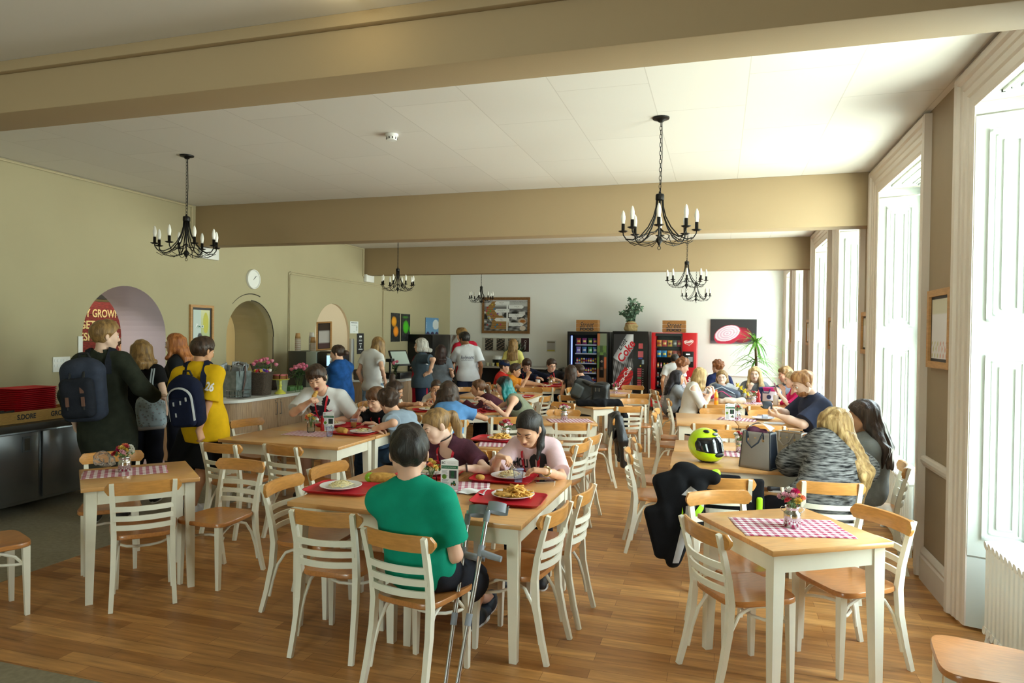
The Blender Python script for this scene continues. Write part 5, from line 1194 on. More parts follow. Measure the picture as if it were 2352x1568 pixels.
PET={'r':'#d2374a','o':'#ef8a5a','p':'#f0b8c6','m':'#d6226f','w':'#f1ece2','y':'#eccb66','k':'#e87f93'}
M_STEM=mat('stem_green','#58743a',.6,var=.2)
FLM={}
def flower_mesh(k):
    if k in FLM: return FLM[k]
    mt=mat('petal_'+k,PET[k],.65,var=.14,vscale=40); mb=MB(); rng=random.Random(ord(k))
    for r0,z0,cup,ph in ((.021,.004,.010,0),(.017,.009,.013,.5),(.012,.013,.013,1.),(.006,.016,.010,1.6)):
        V=[(0,0,z0-.006)];n=22
        for ring in (.5,1.):
            for j in range(n):
                a=2*PI*j/n+ph; r=r0*ring*(1+.10*math.sin(5*a)+.10*rng.uniform(-1,1)*ring); V.append((r*math.cos(a),r*math.sin(a),z0+cup*ring*ring*(.6+.4*math.sin(7*a+ph))))
        F=[(0,1+j,1+(j+1)%n) for j in range(n)]+[(1+j,1+n+j,1+n+(j+1)%n,1+(j+1)%n) for j in range(n)]
        mb.add(V,F,mt,True)
    mb.lathe([(.0,-.016),(.006,-.012),(.008,0),(.004,.004)],M_STEM,8)
    FLM[k]=mb.mesh('flower'); return FLM[k]
POTM={}
def flower_pot(loc,cols,label,jar=False,s=1.,seed=1):
    t=thing('flower_pot',label,'flower pot',loc,0,'flower pots on the tables'); rng=random.Random(seed)
    t.scale=(s,s,s)
    if jar not in POTM:
        mb=MB()
        if jar:
            V=[];F=[];n=28
            for r,z in ((.030,.0),(.036,.006),(.038,.03),(.038,.07),(.034,.082),(.031,.088),(.033,.093),(.034,.102)):
                for j in range(n):
                    q=2*PI*j/n; rr=r*(1+.02*math.cos(14*q)*(1 if .01<z<.08 else 0)); V.append((rr*math.cos(q),rr*math.sin(q),z))
            for i in range(7):
                for j in range(n): F.append((i*n+j,i*n+(j+1)%n,(i+1)*n+(j+1)%n,(i+1)*n+j))
            F.append(tuple(range(n))[::-1]); mb.add(V,F,M_JAR,True); mb.lathe([(.031,.004),(.033,.05),(0,.05)],M_WATER,16)
        else: mb.lathe([(.0,0),(.036,.0),(.040,.004),(.041,.062),(.040,.070),(.030,.080),(.029,.086),(.034,.094),(.037,.103),(.034,.103),(.027,.09),(.0,.085)],M_STEEL,24)
        h=MB()
        for sd in (1,-1): h.tube([(sd*.039,0,.072),(sd*.050,0,.078),(sd*.055,0,.090),(sd*.048,0,.098),(sd*.036,0,.094)],.0018,M_STEEL,6)
        f=MB()
        for k in range(16):
            a=rng.uniform(0,6.28);r=rng.uniform(.01,.05); e=(math.cos(a)*r,math.sin(a)*r,rng.uniform(.12,.16)); f.tube([(0,0,.04),(e[0]*.4,e[1]*.4,.1),e],.0016,M_STEM,5)
            d=Vector((math.cos(a+.8),math.sin(a+.8),.5)); c=Vector(e)*.95; f.add([c,c+d*.018+Vector((0,0,.006)),c+d*.034,c+d*.018-Vector((0,0,.006))],[(0,1,2,3)],M_STEM)
        POTM[jar]=(mb.mesh('pot'),h.mesh('handle'),f.mesh('foliage'))
    for nm,me in zip(('pot','handle','foliage'),POTM[jar]):
        if jar and nm=='handle': continue
        o=bpy.data.objects.new(nm,me); COL.objects.link(o); o.parent=t
    n=len(cols)
    for k,c in enumerate(cols):
        o=bpy.data.objects.new('flower',flower_mesh(c)); COL.objects.link(o); o.parent=t
        r=.052*math.sqrt((k+.5)/n); a=k*2.4; z=.160-.042*(r/.052)**2+rng.uniform(-.006,.012); o.location=(math.cos(a)*r*1.15,math.sin(a)*r*1.15,z); o.rotation_euler=(math.sin(a)*-r*14,math.cos(a)*r*14,rng.uniform(0,6)); q=rng.uniform(.85,1.2); o.scale=(q,q,q)
    return t
flower_pot((-3.978,3.785,0.750)[:2]+(TZ+.002,),'roywryrmwopwr','milk-churn pot of mixed carnations beside the crumpled plastic bag',seed=3)
flower_pot((0.383,3.874,0.750)[:2]+(TZ+.002,),'mwpypowrkpym','milk-churn pot of pink and white carnations on the front right table',s=1.06,seed=5)
flower_pot((-1.757,4.038,0.750)[:2]+(TZ+.002,),'yyorpyrwoy','glass jar of yellow and red flowers beside the menu card on the front table',True,seed=8)
flower_pot((-3.836,5.853,0.750)[:2]+(TZ+.002,),'ooymoypow','glass jar of orange and yellow flowers left of the ketchup bottle',True,seed=9)
flower_pot((-1.93,6.18,TZ+.002),'kkrrwpkrkrw','pot of pink and red carnations behind the tray of chips',seed=11)
flower_pot((-1.71,7.76,TZ+.002),'mmwwmpmwwkw','pot of magenta and white carnations left of the leather jacket',seed=13)
flower_pot((-1.68,11.6,TZ+.002),'mmkmwkmm','pot of magenta carnations in front of the cola machine',seed=15)
flower_pot((.19,6.2,TZ+.002),'wrkrwpkwm','pot of red and white carnations beside the yellow helmet',seed=17)
flower_pot((.22,8.62,TZ+.002),'wwrwowwr','pot of white carnations behind the menu card at the phone-holding man\'s table',seed=19)
flower_pot((.50,10.78,TZ+.002),'wkrwwrkw','pot of white and red flowers beside the ketchup on the girls\' table',seed=21)
flower_pot((-3.10,12.80,TZ+.002),'rrowrorw','pot of red and orange flowers on the boys\' table',seed=23)
flower_pot((-3.42,10.5,TZ+.002),'wwwpww','pot of white flowers behind the girl with turquoise hair',seed=25)
# trays, plates, cups: one of each, then copies
M_TRAY=mat('red_tray_plastic','#c51c2c',.35,bump=.15,bscale=400); M_CHINA=mat('white_china','#eeeceb',.15,coat=.4)
def rrect(w,d,r,n=6):
    P=[]
    for cx,cy,a0 in ((w/2-r,d/2-r,0),(-w/2+r,d/2-r,90),(-w/2+r,-d/2+r,180),(w/2-r,-d/2+r,270)):
        for i in range(n+1): a=R(a0+90*i/n); P.append((cx+r*math.cos(a),cy+r*math.sin(a)))
    return P
def rings(mb,rs,mt,cap0=True,cap1=True,M=None):
    V=[];n=len(rs[0]);F=[]
    for r in rs: V+=r
    for i in range(len(rs)-1):
        for j in range(n): F.append((i*n+j,i*n+(j+1)%n,(i+1)*n+(j+1)%n,(i+1)*n+j))
    if cap0: F.append(tuple(range(n))[::-1])
    if cap1: F.append(tuple((len(rs)-1)*n+j for j in range(n)))
    return mb.add(V,F,mt,True,M)
PRO={}
def once(k,fn):
    if k not in PRO: PRO[k]=fn()
    return PRO[k]
def put(name,me,loc,rz,label,cat,group=None,s=1.,kind=None):
    o=bpy.data.objects.new(name,me); COL.objects.link(o); o.location=loc; o.rotation_euler=(0,0,R(rz)); o.scale=(s,s,s); return tag(o,label,cat,group,kind)
def tray_me():
    mb=MB(); r=lambda w,d,q,z:[(x,y,z) for x,y in rrect(w,d,q)]
    rings(mb,[r(.37,.27,.03,0),r(.385,.285,.035,.002),r(.42,.32,.05,.020),r(.432,.332,.055,.022),r(.432,.332,.055,.0195),r(.415,.315,.048,.016),r(.385,.285,.033,.004),r(.375,.275,.03,.0035)],M_TRAY); return mb.mesh('tray')
def plate_me():
    mb=MB(); mb.lathe([(0,.0),(.07,.0),(.078,.003),(.125,.020),(.132,.023),(.1325,.0255),(.128,.0255),(.085,.010),(.075,.0065),(0,.006)],M_CHINA,40); return mb.mesh('plate')
M_CUP=glass('cup_plastic','#f4f6fc',.07,1.,.14,'#c3d2f6'); M_CUPE=mat('cup_rim_plastic','#b9c8ee',.3,alpha=.35)
def cup_me():
    mb=MB(); mb.lathe([(0,.0),(.024,.0),(.0255,.004),(.036,.086),(.0385,.09)],M_CUP,24); mb.lathe([(.0385,.0885),(.0395,.090),(.0385,.0915)],M_CUPE,24); mb.lathe([(.0245,.0042),(.0255,.008)],M_CUPE,20); return mb.mesh('plastic_cup')
FOODM={}
M_FRY=mat('chips_golden','#e2ad4f',.6,var=.18,vscale=60); M_PAS=mat('spaghetti_pale','#e9d9a4',.45,var=.05); M_BRD=mat('garlic_bread_crust','#d6a552',.75,col2='#b98a3c',vscale=40,bump=.4,bscale=120); M_SAUCE=mat('meat_sauce','#a0541f',.5,var=.25,vscale=60); M_CHZ=mat('grated_cheese','#e7cf92',.6)
def food_me(k):
    if k in FOODM: return FOODM[k]
    rng=random.Random(hash(k)%99 if not isinstance(k,str) else sum(map(ord,k))); mb=MB()
    if k in ('fries','fries_big'):
        for i in range(58 if k=='fries_big' else 40):
            a=rng.uniform(0,6.28);r=.085*math.sqrt(rng.random()); h=max(0,.055*(1-r/.085))*rng.random()+.012
            p=Vector((math.cos(a)*r,math.sin(a)*r,h)); b=rng.uniform(0,6.28);L=rng.uniform(.025,.042); e=Vector((math.cos(b)*L,math.sin(b)*L,rng.uniform(-.006,.014)))
            mb.tube([p-e,p,p+e+Vector((0,0,-.003))],[.0055,.0062,.005],M_FRY,5)
    elif k in ('spaghetti','pasta_sauce','leftovers'):
        for i in range(46 if k!='leftovers' else 14):
            a=rng.uniform(0,6.28);R0=rng.uniform(.015,.055);c=Vector((rng.uniform(-.032,.032),rng.uniform(-.028,.028),0)); pts=[]
            for j in range(10):
                q=a+j*.42; rr=R0*(1+.15*math.sin(j*1.3+i)); x=c+Vector((math.cos(q)*rr,math.sin(q)*rr,0)); x.z=.010+.034*max(0,1-(x.length/.09)**2)*(.55+.45*rng.random()); pts.append(x)
            mb.tube(pts,.0021,M_PAS,5)
        if k!='spaghetti':
            for i in range(26 if k=='pasta_sauce' else 16):
                a=rng.uniform(0,6.28);r=rng.uniform(0,.06); mb.ball((math.cos(a)*r,math.sin(a)*r,.022+.02*rng.random()*(1-r/.07)),rng.uniform(.005,.011),rng.choice((M_SAUCE,M_CHZ,M_SAUCE)),7)
    elif k=='fish':
        pass
    FOODM[k]=mb.mesh(k); return FOODM[k]
GT,GP,GC='red canteen trays','white dinner plates','clear plastic cups'
def tray(x,y,rz,label): return put('tray',once('tray',tray_me),(x,y,TZ),rz,label,'tray',GT)
def plate(x,y,label,z=TZ+.004): return put('plate',once('plate',plate_me),(x,y,z),0,label,'plate',GP)
def cup(x,y,label,z=TZ,nm='plastic_cup'): return put(nm,once('cup',cup_me),(x,y,z),0,label,'cup',GC)
def food(k,x,y,label,z=TZ+.011,s=1.,cat='food'): return put(k if k not in('fries_big',) else 'fries',food_me(k),(x,y,z),(x*977)%360,label,cat,None,s,'stuff')
# front table
P=(-2.290,3.834,0.780); tray(P[0]+.03,P[1]-.02,4,'red tray with the plate of plain spaghetti on the front table'); plate(P[0],P[1],'plate of plain spaghetti left of the boy in green'); food('spaghetti',P[0],P[1],'heap of plain pale spaghetti on the plate left of the boy in green')
Q=(-2.259,4.049,0.775)
mb=MB(); mb.ball((0,0,.034),.037,mat('green_apple','#8fbf24',.25,var=.12,vscale=12,coat=.3),20,sq=(1,1,.9)); t=thing('apple','green apple on the tray beside the spaghetti','apple',(Q[0]+.06,Q[1],TZ+.004)); mb.build('fruit',t)
mb=MB(); mb.tube([(0,0,.060),(.002,0,.072),(.005,.001,.08)],.0014,mat('stalk_brown','#5a4426',.7),5); mb.build('stalk',t)
def bread(name,c,s,label,ax=(1,0,0)):
    Qs=[RC(np.array(c)-np.array(ax)*.055*s,np.array(c)+np.array(ax)*.055*s,.027*s,.024*s,.02),EL(np.array(c)+V3(0,0,.006),(.06*s,.034*s,.024*s),None,.02)]
    o=surfnet(Qs,.004,lambda P:nz(P,90,1.)*.003,name,M_BRD); return tag(o,label,'bread')
B_=(-2.131,4.057,0.780); bread('garlic_bread',(B_[0]+.02,B_[1],TZ+.040),1.15,'herby garlic bread roll beside the green apple',(.9,.3,0))
tray(-1.40,4.46,2,'red tray of the dark-haired girl in pink'); plate(-1.37,4.50,'plate of pasta in front of the girl in pink'); food('pasta_sauce',-1.37,4.50,'pasta with sauce and grated cheese in front of the girl in pink',s=1.05)
cup(-1.275,4.385,'clear plastic cup standing on the tray of the girl in pink',TZ+.004)
B2=(-1.564,4.358,0.770); o=surfnet([EL((B2[0]+.03,B2[1]-.01,TZ+.026),(.034,.026,.022),None)],.004,lambda P:nz(P,80,3.)*.002,'bread_roll',M_BRD); tag(o,'small pale bread roll on the tray of the girl in pink','bread')
def napkin(c,ax,s,label,h=.02,seed=1,w=.17,d=.13):
    rng=random.Random(seed); ph=[rng.uniform(0,6) for _ in range(4)]
    def fn(u,v): return ((u-.5)*w+.006*math.sin(v*6+ph[0]),(v-.5)*d+.006*math.sin(u*5+ph[1]),.002+h*abs(math.sin(u*4+v*3+ph[2]))*(.3+.7*u))
    mb=MB(); mb.grid(fn,16,12,mat('paper_napkin','#efeff0',.8)); o=mb.build('napkin',None,(c[0],c[1],TZ),R(ax)); o.modifiers.new('s','SOLIDIFY').thickness=.001; o.scale=(s,s,s); return tag(o,label,'napkin')
napkin((-1.463,4.022,0.760),-8,1.05,'white paper napkin lying beside the menu card on the front table')
tray(-1.19,3.90,4,'red tray with the plate of chips by the crutches'); plate(-1.19,3.98,'plate of chips and fish by the crutches'); food('fries_big',-1.18,3.99,'heap of golden chips on the plate by the crutches',s=1.12)
N_=(-1.216,3.640,0.765); o=napkin((N_[0]+.01,N_[1],0),-3,.95,'white paper napkin on the tray of chips by the crutches',.008,4); o.location.z=TZ+.006
o=surfnet([EL((-1.235,3.925,TZ+.030),(.06,.028,.014),None)],.004,lambda P:nz(P,70,2.)*.002,'fish_fillet',M_BRD); tag(o,'breaded fish fillet beside the chips by the crutches','food')
M_PHB=mat('phone_glass_black','#0d0e12',.08,coat=.6); M_PHS=mat('phone_silver','#c9ccd2',.25,.9)
def phone(loc,rz,label,case=None,M=None):
    t=thing('phone',label,'phone',loc,R(rz)); mb=MB(); mb.prism(rrect(.068,.138,.009),0,.0075,mat('phone_case_'+case.strip('#'),case,.4) if case else M_PHS); mb.build('phone_case',t)
    mb=MB(); mb.prism(rrect(.062,.125,.004),.0072,.0082,M_PHB); mb.build('screen',t)
    if M is not None: t.matrix_world=M
    return t
phone((-1.118,4.484,0.757)[:2]+(TZ,),-62,'black phone lying face up at the right of the front table')
tray(-1.93,4.42,2,'red tray in front of the blonde girl in maroon'); plate(-1.93,4.44,'plate in front of the blonde girl in maroon'); food('leftovers',-1.93,4.44,'half-eaten meal in front of the blonde girl in maroon')
tray(-2.18,4.36,80,'red tray corner showing left of the boy in green\'s head') if 0 else None
# big oak table
tray(-3.83,6.36,2,'red tray in front of the boy biting garlic bread'); plate(-3.90,6.36,'plate in front of the boy biting garlic bread'); food('leftovers',-3.90,6.36,'food on the plate in front of the boy biting garlic bread')
tray(-3.40,5.95,-4,'red tray at the right end of the big oak table with a garlic bread'); plate(-3.33,5.98,'plate with sauce on the nearer tray of the big oak table'); food('leftovers',-3.33,5.98,'leftover pasta on the nearer tray of the big oak table'); bread('garlic_bread',(-3.50,5.87,TZ+.032),1.1,'piece of garlic bread on the nearer tray of the big oak table',(.8,-.5,0))
tray(-3.34,6.34,3,'red tray in front of the boy with the fork'); plate(-3.32,6.33,'plate of potatoes in front of the boy with the fork'); food('fries',-3.32,6.33,'potato pieces on the plate of the boy with the fork',s=.8)
cup(-3.53,5.70,'clear plastic cup at the corner of the big oak table'); cup(-3.62,6.30,'plastic cup of orange juice behind the menu card',TZ,'juice_cup')
mb=MB(); mb.lathe([(0,.002),(.024,.003),(.0325,.06),(0,.06)],mat('orange_juice','#e29a1c',.2),20); o=mb.build('orange_juice',None,(-3.62,6.30,TZ)); tag(o,'orange juice filling the cup behind the menu card','drink')
M_KET=mat('ketchup_bottle_red','#b3101f',.3,coat=.3)
def ketchup(loc,label):
    t=thing('ketchup_bottle',label,'sauce bottle',loc,0,'red squeezy ketchup bottles'); mb=MB(); mb.lathe([(0,0),(.030,.0),(.032,.004),(.030,.05),(.026,.075),(.030,.105),(.029,.128),(.0,.130)],M_KET,24); mb.build('bottle',t)
    mb=MB(); mb.lathe([(.024,.128),(.022,.145),(.010,.150),(.004,.185),(.0,.186)],M_KET,16); mb.build('nozzle',t)
ketchup((-3.80,6.02,TZ),'red ketchup bottle on the big oak table beside the menu card'); ketchup((.58,10.96,TZ),'red ketchup bottle on the girls\' table by the window')
M_CARD=mat('card_white','#eef0f2',.5); M_GRN=mat('card_green','#1f6a46',.5); M_INKG=mat('ink_grey','#8d9398',.6); M_INKB=mat('ink_dark','#2b2d33',.6)
def menu_card(loc,rz,label):
    t=thing('menu_card',label,'table card',loc,R(rz),'triangular menu cards'); mb=MB(); w,h=.058,.185
    A=[(-w,-.034),(w,-.034),(0,.066)]; mb.prism(A,0,h,M_CARD); mb.build('card',t)
    M=frame((0,-.0346,h/2),(1,0,0),(0,0,1)); mb=MB()
    def rc(x0,y0,x1,y1,mt): mb.add([(x0,y0,.0004),(x1,y0,.0004),(x1,y1,.0004),(x0,y1,.0004)],[(0,1,2,3)],mt,False,M)
    rc(-.054,.040,.054,.060,M_GRN); rc(-.002,-.022,.046,.030,mat('card_photo_black','#34353b',.5)); rc(.008,-.016,.030,.026,mat('card_photo_green','#3f8f5f',.5))
    for k in range(5): rc(-.050,.026-.008*k,-.014-.005*(k%2),.029-.008*k,M_INKG)
    for k in range(8): rc(-.050,-.032-.007*k,-.004-.006*(k%3),-.029-.007*k,M_INKG)
    mb.build('print',t); mb=MB(); mb.lathe([(0,.0006),(.015,.0006)],mat('card_lime','#7fae3a',.5),18,M@T((-.034,-.012,0))); mb.build('logo',t)
    mb=MB(); yl=mat('tractor_yellow','#e2c322',.4)
    mb.box((.010,-.058,.0004),(.040,-.048,.001),M_GRN,M); mb.box((.024,-.048,.0004),(.036,-.037,.001),M_GRN,M)
    for cx,r in ((.034,.009),(.014,.006)): mb.lathe([(0,.0012),(r,.0012)],M_INKB,14,M@T((cx,-.060,0))); mb.lathe([(0,.0016),(r*.5,.0016)],yl,12,M@T((cx,-.060,0)))
    mb.build('tractor_picture',t)
    text('lettering','BC',.02,M@T((-.040,.076,.0006)),M_INKB,t,ext=0,bold=.0004); text('lettering','Food waste bins',.008,M@T((.012,.077,.0006)),M_INKG,t,ext=0); text('lettering','We recycle our food waste',.0085,M@T((-.006,.050,.0009)),M_CARD,t,ext=0)
    return t
P=(-1.639,4.081,0.750); menu_card((P[0],P[1],TZ+.002),8,'triangular menu card on the front table, tractor picture facing us'); menu_card((-3.74,6.04,TZ),10,'triangular menu card beside the ketchup on the big oak table'); menu_card((-3.52,10.20,TZ),5,'triangular menu card behind the girl with turquoise hair'); menu_card((.13,8.55,TZ+.002),10,'triangular menu card on the phone-holding man\'s table')
# middle group
for a in ((-3.50,7.98,32,'red tray in front of the girl with the hair bun'),(-3.35,8.72,32,'red tray in front of the girl drinking'),(-2.72,8.33,32,'red tray in front of the girl with turquoise hair'),(-3.05,8.68,32,'red tray in front of the girl in the maroon hoodie'),(-2.98,8.02,32,'red tray beside the girl in blue')): tray(*a)
for a in ((-3.52,8.0,'plate in front of the girl with the hair bun'),(-3.38,8.72,'plate in front of the girl drinking'),(-2.72,8.36,'empty plate in front of the girl with turquoise hair'),(-3.06,8.70,'plate in front of the girl in the maroon hoodie')): plate(*a)
for a in ((-3.52,8.0,'food on the plate of the girl with the hair bun'),(-3.38,8.72,'food on the plate of the girl drinking'),(-3.06,8.70,'food on the plate of the girl in the maroon hoodie')): food('leftovers',*a)
for a in ((-3.42,8.14,'clear plastic cup nearest the girl with the hair bun'),(-3.30,8.38,'clear plastic cup left of the reaching hand'),(-3.22,8.26,'clear plastic cup held by the girl with the bun'),(-2.86,8.42,'nearer of two plastic cups before the girl with turquoise hair'),(-2.90,8.55,'farther of two plastic cups before the girl with turquoise hair')): cup(*a)
mb=MB(); mb.ball((0,0,.032),.034,mat('plum_red','#5e1420',.25,coat=.4),18); t=thing('plum','dark red plum on the tray before the girl with turquoise hair','fruit',(-2.86,8.26,TZ+.004)); mb.build('fruit',t)
tray(-2.98,10.30,4,'lone red tray on the table behind the girl with turquoise hair'); plate(-3.05,10.3,'plate on the lone red tray'); food('fries',-3.05,10.3,'leftover chips on the lone red tray',s=.7); napkin((-2.88,10.28),0,.7,'white napkin on the lone red tray',.012,7).location.z=TZ+.006
for a in ((-3.05,12.43,25,'red tray nearest us on the boys\' table'),(-2.66,12.66,25,'red tray at the right of the boys\' table'),(-3.10,13.10,25,'red tray before the boy in black with glasses'),(-3.52,12.88,25,'red tray before the boy in the open hoodie')): tray(*a)
for a in ((-3.13,12.40,'left plate on the nearest tray of the boys\' table'),(-2.66,12.67,'plate at the right of the boys\' table'),(-3.10,13.10,'plate before the boy in black with glasses')): plate(*a)
food('leftovers',-3.13,12.4,'pasta on the nearest tray of the boys\' table'); food('pasta_sauce',-2.66,12.67,'saucy pasta at the right of the boys\' table'); food('fries',-3.10,13.10,'chips before the boy in black with glasses',s=.9)
cup(-2.86,12.92,'clear plastic cup before the boy in black with glasses'); cup(-3.42,12.56,'clear plastic cup between the orange and hooded boys')
mb=MB(); mb.lathe([(0,0),(.036,0),(.045,.118),(.047,.122),(.044,.122),(.036,.01),(0,.01)],mat('paper_cup_white','#ece9e4',.6),24); tag(mb.build('paper_cup',None,(-3.28,12.52,TZ)),'white paper cup on the boys\' table','cup')
# table behind the girl in pink
tray(-1.98,6.06,0,'red tray of chips behind the girl in pink'); plate(-1.94,6.08,'plate of chips behind the girl in pink'); food('fries',-1.94,6.08,'heap of chips behind the girl in pink',s=1.05)
# girls' and phone table
mb=MB(); 
t=thing('soft_drink_bottle','orange soft drink bottle in front of the blonde girl in white','bottle',(-.03,10.32,TZ)); mb=MB(); mb.lathe([(0,0),(.028,0),(.031,.006),(.031,.05),(.026,.075),(.031,.105),(.030,.14),(.014,.185),(.012,.20),(0,.20)],mat('orange_drink','#f0a010',.15,coat=.5),24); mb.build('bottle',t)
mb=MB(); mb.lathe([(.0145,.198),(.0145,.216),(0,.216)],mat('cap_orange','#e8601c',.4),14); mb.build('cap',t); mb=MB(); mb.lathe([(.0316,.06),(.028,.078),(.0316,.10)],mat('label_orange','#e9651f',.4),24); mb.build('label',t)
plate(.84,11.12,'white plate of chips before the girl in pink'); food('fries',.86,11.12,'chips on the plate before the girl in pink',s=.6)
mb=MB(); mb.lathe([(0,0),(.034,0),(.036,.004),(.036,.13),(.03,.145),(.0,.145)],mat('milk_bottle','#e9e2d8',.4),20); tag(mb.build('carton',None,(.80,10.62,TZ)),'cream drinks carton beside the girl in pink','carton')
plate(.52,8.72,'plate with an empty bottle on the phone-holding man\'s table',TZ)
t=thing('plastic_bottle','empty clear plastic bottle lying on the plate','bottle',(.54,8.72,TZ+.03)); mb=MB(); M=T((0,0,.0),0,R(90),R(12)); mb.lathe([(0,-.09),(.028,-.09),(.030,-.08),(.027,-.04),(.031,0),(.030,.04),(.012,.085),(.012,.10),(0,.10)],M_CUP,20,M); mb.build('bottle',t); mb=MB(); mb.lathe([(.0305,-.03),(.0315,0),(.0308,.025)],mat('bottle_label','#c9ccd6',.4),20,M); mb.build('label',t)
def papers(c,label,n=3):
    mb=MB()
    for k in range(n): mb.box((-.105,-.074,.001+.0006*k),(.105,.074,.0015+.0006*k),mat('sheet_paper','#e8e9ee',.7),T((0,0,0),0,0,R(-14+13*k)))
    tag(mb.build('paper_sheets',None,(c[0],c[1],TZ)),label,'papers')
papers((.62,8.40),'loose white papers in front of the man in the navy polo')
c=PEOPLE['man in a navy polo shirt with ginger hair and beard, looking at a dark wallet']; a=c['arms'][-1]; b=c['arms'][1]; pc=(a[2]+b[2])/2+(a[3]+b[3])*.065+V3(0,0,.02)
t=thing('wallet','dark folded wallet in the ginger man\'s hands','wallet',tuple(pc),R(20)); mb=MB(); Mw=T((0,0,0),R(35),0,0); 
for sd in (1,-1): mb.box((-.055,0,-.006),(.055,.09,.006),mat('wallet_black','#1c1f26',.45),Mw@T((0,0,0),R(28*sd),0,0)if 0 else T((0,0,0),R(35+24*sd),0,0),.004)
mb.build('leather_cover',t)
c=PEOPLE['girl in a bright pink off-shoulder top holding up a phone']; a=c['arms'][-1]; pc=a[2]+a[3]*.10
phone(tuple(pc),0,'phone in a purple-pink case held up by the girl in pink','#8a3a6e',frame(pc,(.2,1,0),(-.35,.0,.95)))
phone((.62,5.62,TZ),70,'dark phone on the table beside the striped cardigan woman','#3a3c42')
# fork in hands
def fork(p0,p1,label):
    p0,p1=Vector(p0),Vector(p1); d=(p1-p0).normalized(); s=d.cross(Vector((0,0,1))).normalized(); t=thing('fork',label,'fork',tuple(p0)); mb=MB(); L=(p1-p0).length
    mb.tube([Vector((0,0,0)),d*L*.6,d*L*.72],[.004,.003,.003],M_STEEL,6); mb.build('handle',t); mb=MB(); mb.add([d*L*.7-s*.004,d*L*.7+s*.004,d*L*.78+s*.010,d*L*.78-s*.010],[(0,1,2,3)],M_STEEL)
    for k in (-1.5,-.5,.5,1.5): mb.tube([d*L*.77+s*.006*k,d*L+s*.006*k-Vector((0,0,.004))],.0014,M_STEEL,5)
    mb.build('tines',t)
for lb,sd,l2 in (('dark-haired girl in a pale pink T-shirt with black lettering, fork in hand',1,'fork in the hand of the girl in pink'),('boy in a black T-shirt with brown fringe holding a fork',1,'fork raised by the boy in black'),('girl with turquoise-dyed hair and glasses, eating in profile',1,'fork in the hand of the girl with turquoise hair')):
    a=PEOPLE[lb]['arms'][sd]; h=a[2]+a[3]*.075+_n(a[4])*.02; e=h+_n(a[3]*.8+V3(0,0,-.5 if 'pink' in lb else .35))*.12; fork(h-(e-h)*.5,e,l2)
c=PEOPLE['boy in a white printed T-shirt and red lanyard biting into garlic bread']; m_=c['H'](0,.125,-.085); a=c['arms'][1]; q=a[2]+a[3]*.09
dd=_n(m_-q); o=surfnet([RC(m_-dd*.085,m_+dd*.0,.024,.020,.02)],.005,lambda P:nz(P,90,1.)*.003,'garlic_bread',M_BRD); tag(o,'garlic bread in the mouth of the boy in the printed white T-shirt','bread')
c=PEOPLE['girl with a red lanyard drinking from a plastic cup']; m_=c['H'](0,.115,-.08); o=cup(m_[0],m_[1],'plastic cup at the mouth of the girl drinking',m_[2]-.05)
c=PEOPLE['woman in a grey striped batwing cardigan with long blonde hair, back to us']; a=c['arms'][-1]; q=a[2]+a[3]*.085+_n(a[4])*.03
o=surfnet([RC(q-V3(0,.0,.05),q+V3(.01,0,.045),.030,.034,.02)],.005,lambda P:nz(P,60,2.)*.004,'wrap',mat('foil_wrap','#c2c4c8',.3,.7,bump=.6,bscale=60)); t=thing('sandwich_wrap','half-eaten wrap in foil held by the woman in the striped cardigan','sandwich',tuple(q)); o.parent=t; o.data.transform(Matrix.Translation(-Vector(q)))
o=surfnet([EL(V3(.01,0,.062),(.032,.032,.022),None)],.004,lambda P:nz(P,90,2.)*.004,'filling',mat('wrap_bread','#c98a4c',.7,col2='#9c3a22',vscale=50)); o.parent=t
t=thing('water_bottle','clear water bottle with blue cap beside the sandwich','bottle',(.78,6.02,TZ)); mb=MB(); mb.lathe([(0,0),(.031,0),(.033,.006),(.030,.06),(.033,.10),(.030,.15),(.013,.185),(0,.19)],M_CUP,20); mb.build('bottle',t); mb=MB(); mb.lathe([(.015,.185),(.015,.205),(0,.205)],mat('cap_blue','#5b86c9',.4),14); mb.build('cap',t)
# crumpled plastic bag
Q=[EL(V3(0,0,.05),(.085,.065,.05),None,.03),EL(V3(-.05,.02,.075),(.05,.045,.04),None,.03),EL(V3(.05,-.01,.05),(.05,.05,.04),None,.03)]
o=surfnet(Q,.006,lambda P:np.abs(nz(P,55,1.))*.016+nz(P,120,2.)*.004,'plastic_bag',glass('crumpled_film','#f3efee',.13,1.,.16,'#e8e2e2')); o.location=(-4.234,3.855,0.750)[:2]+(TZ+.002,); tag(o,'crumpled clear plastic bag on the small left table','plastic bag')
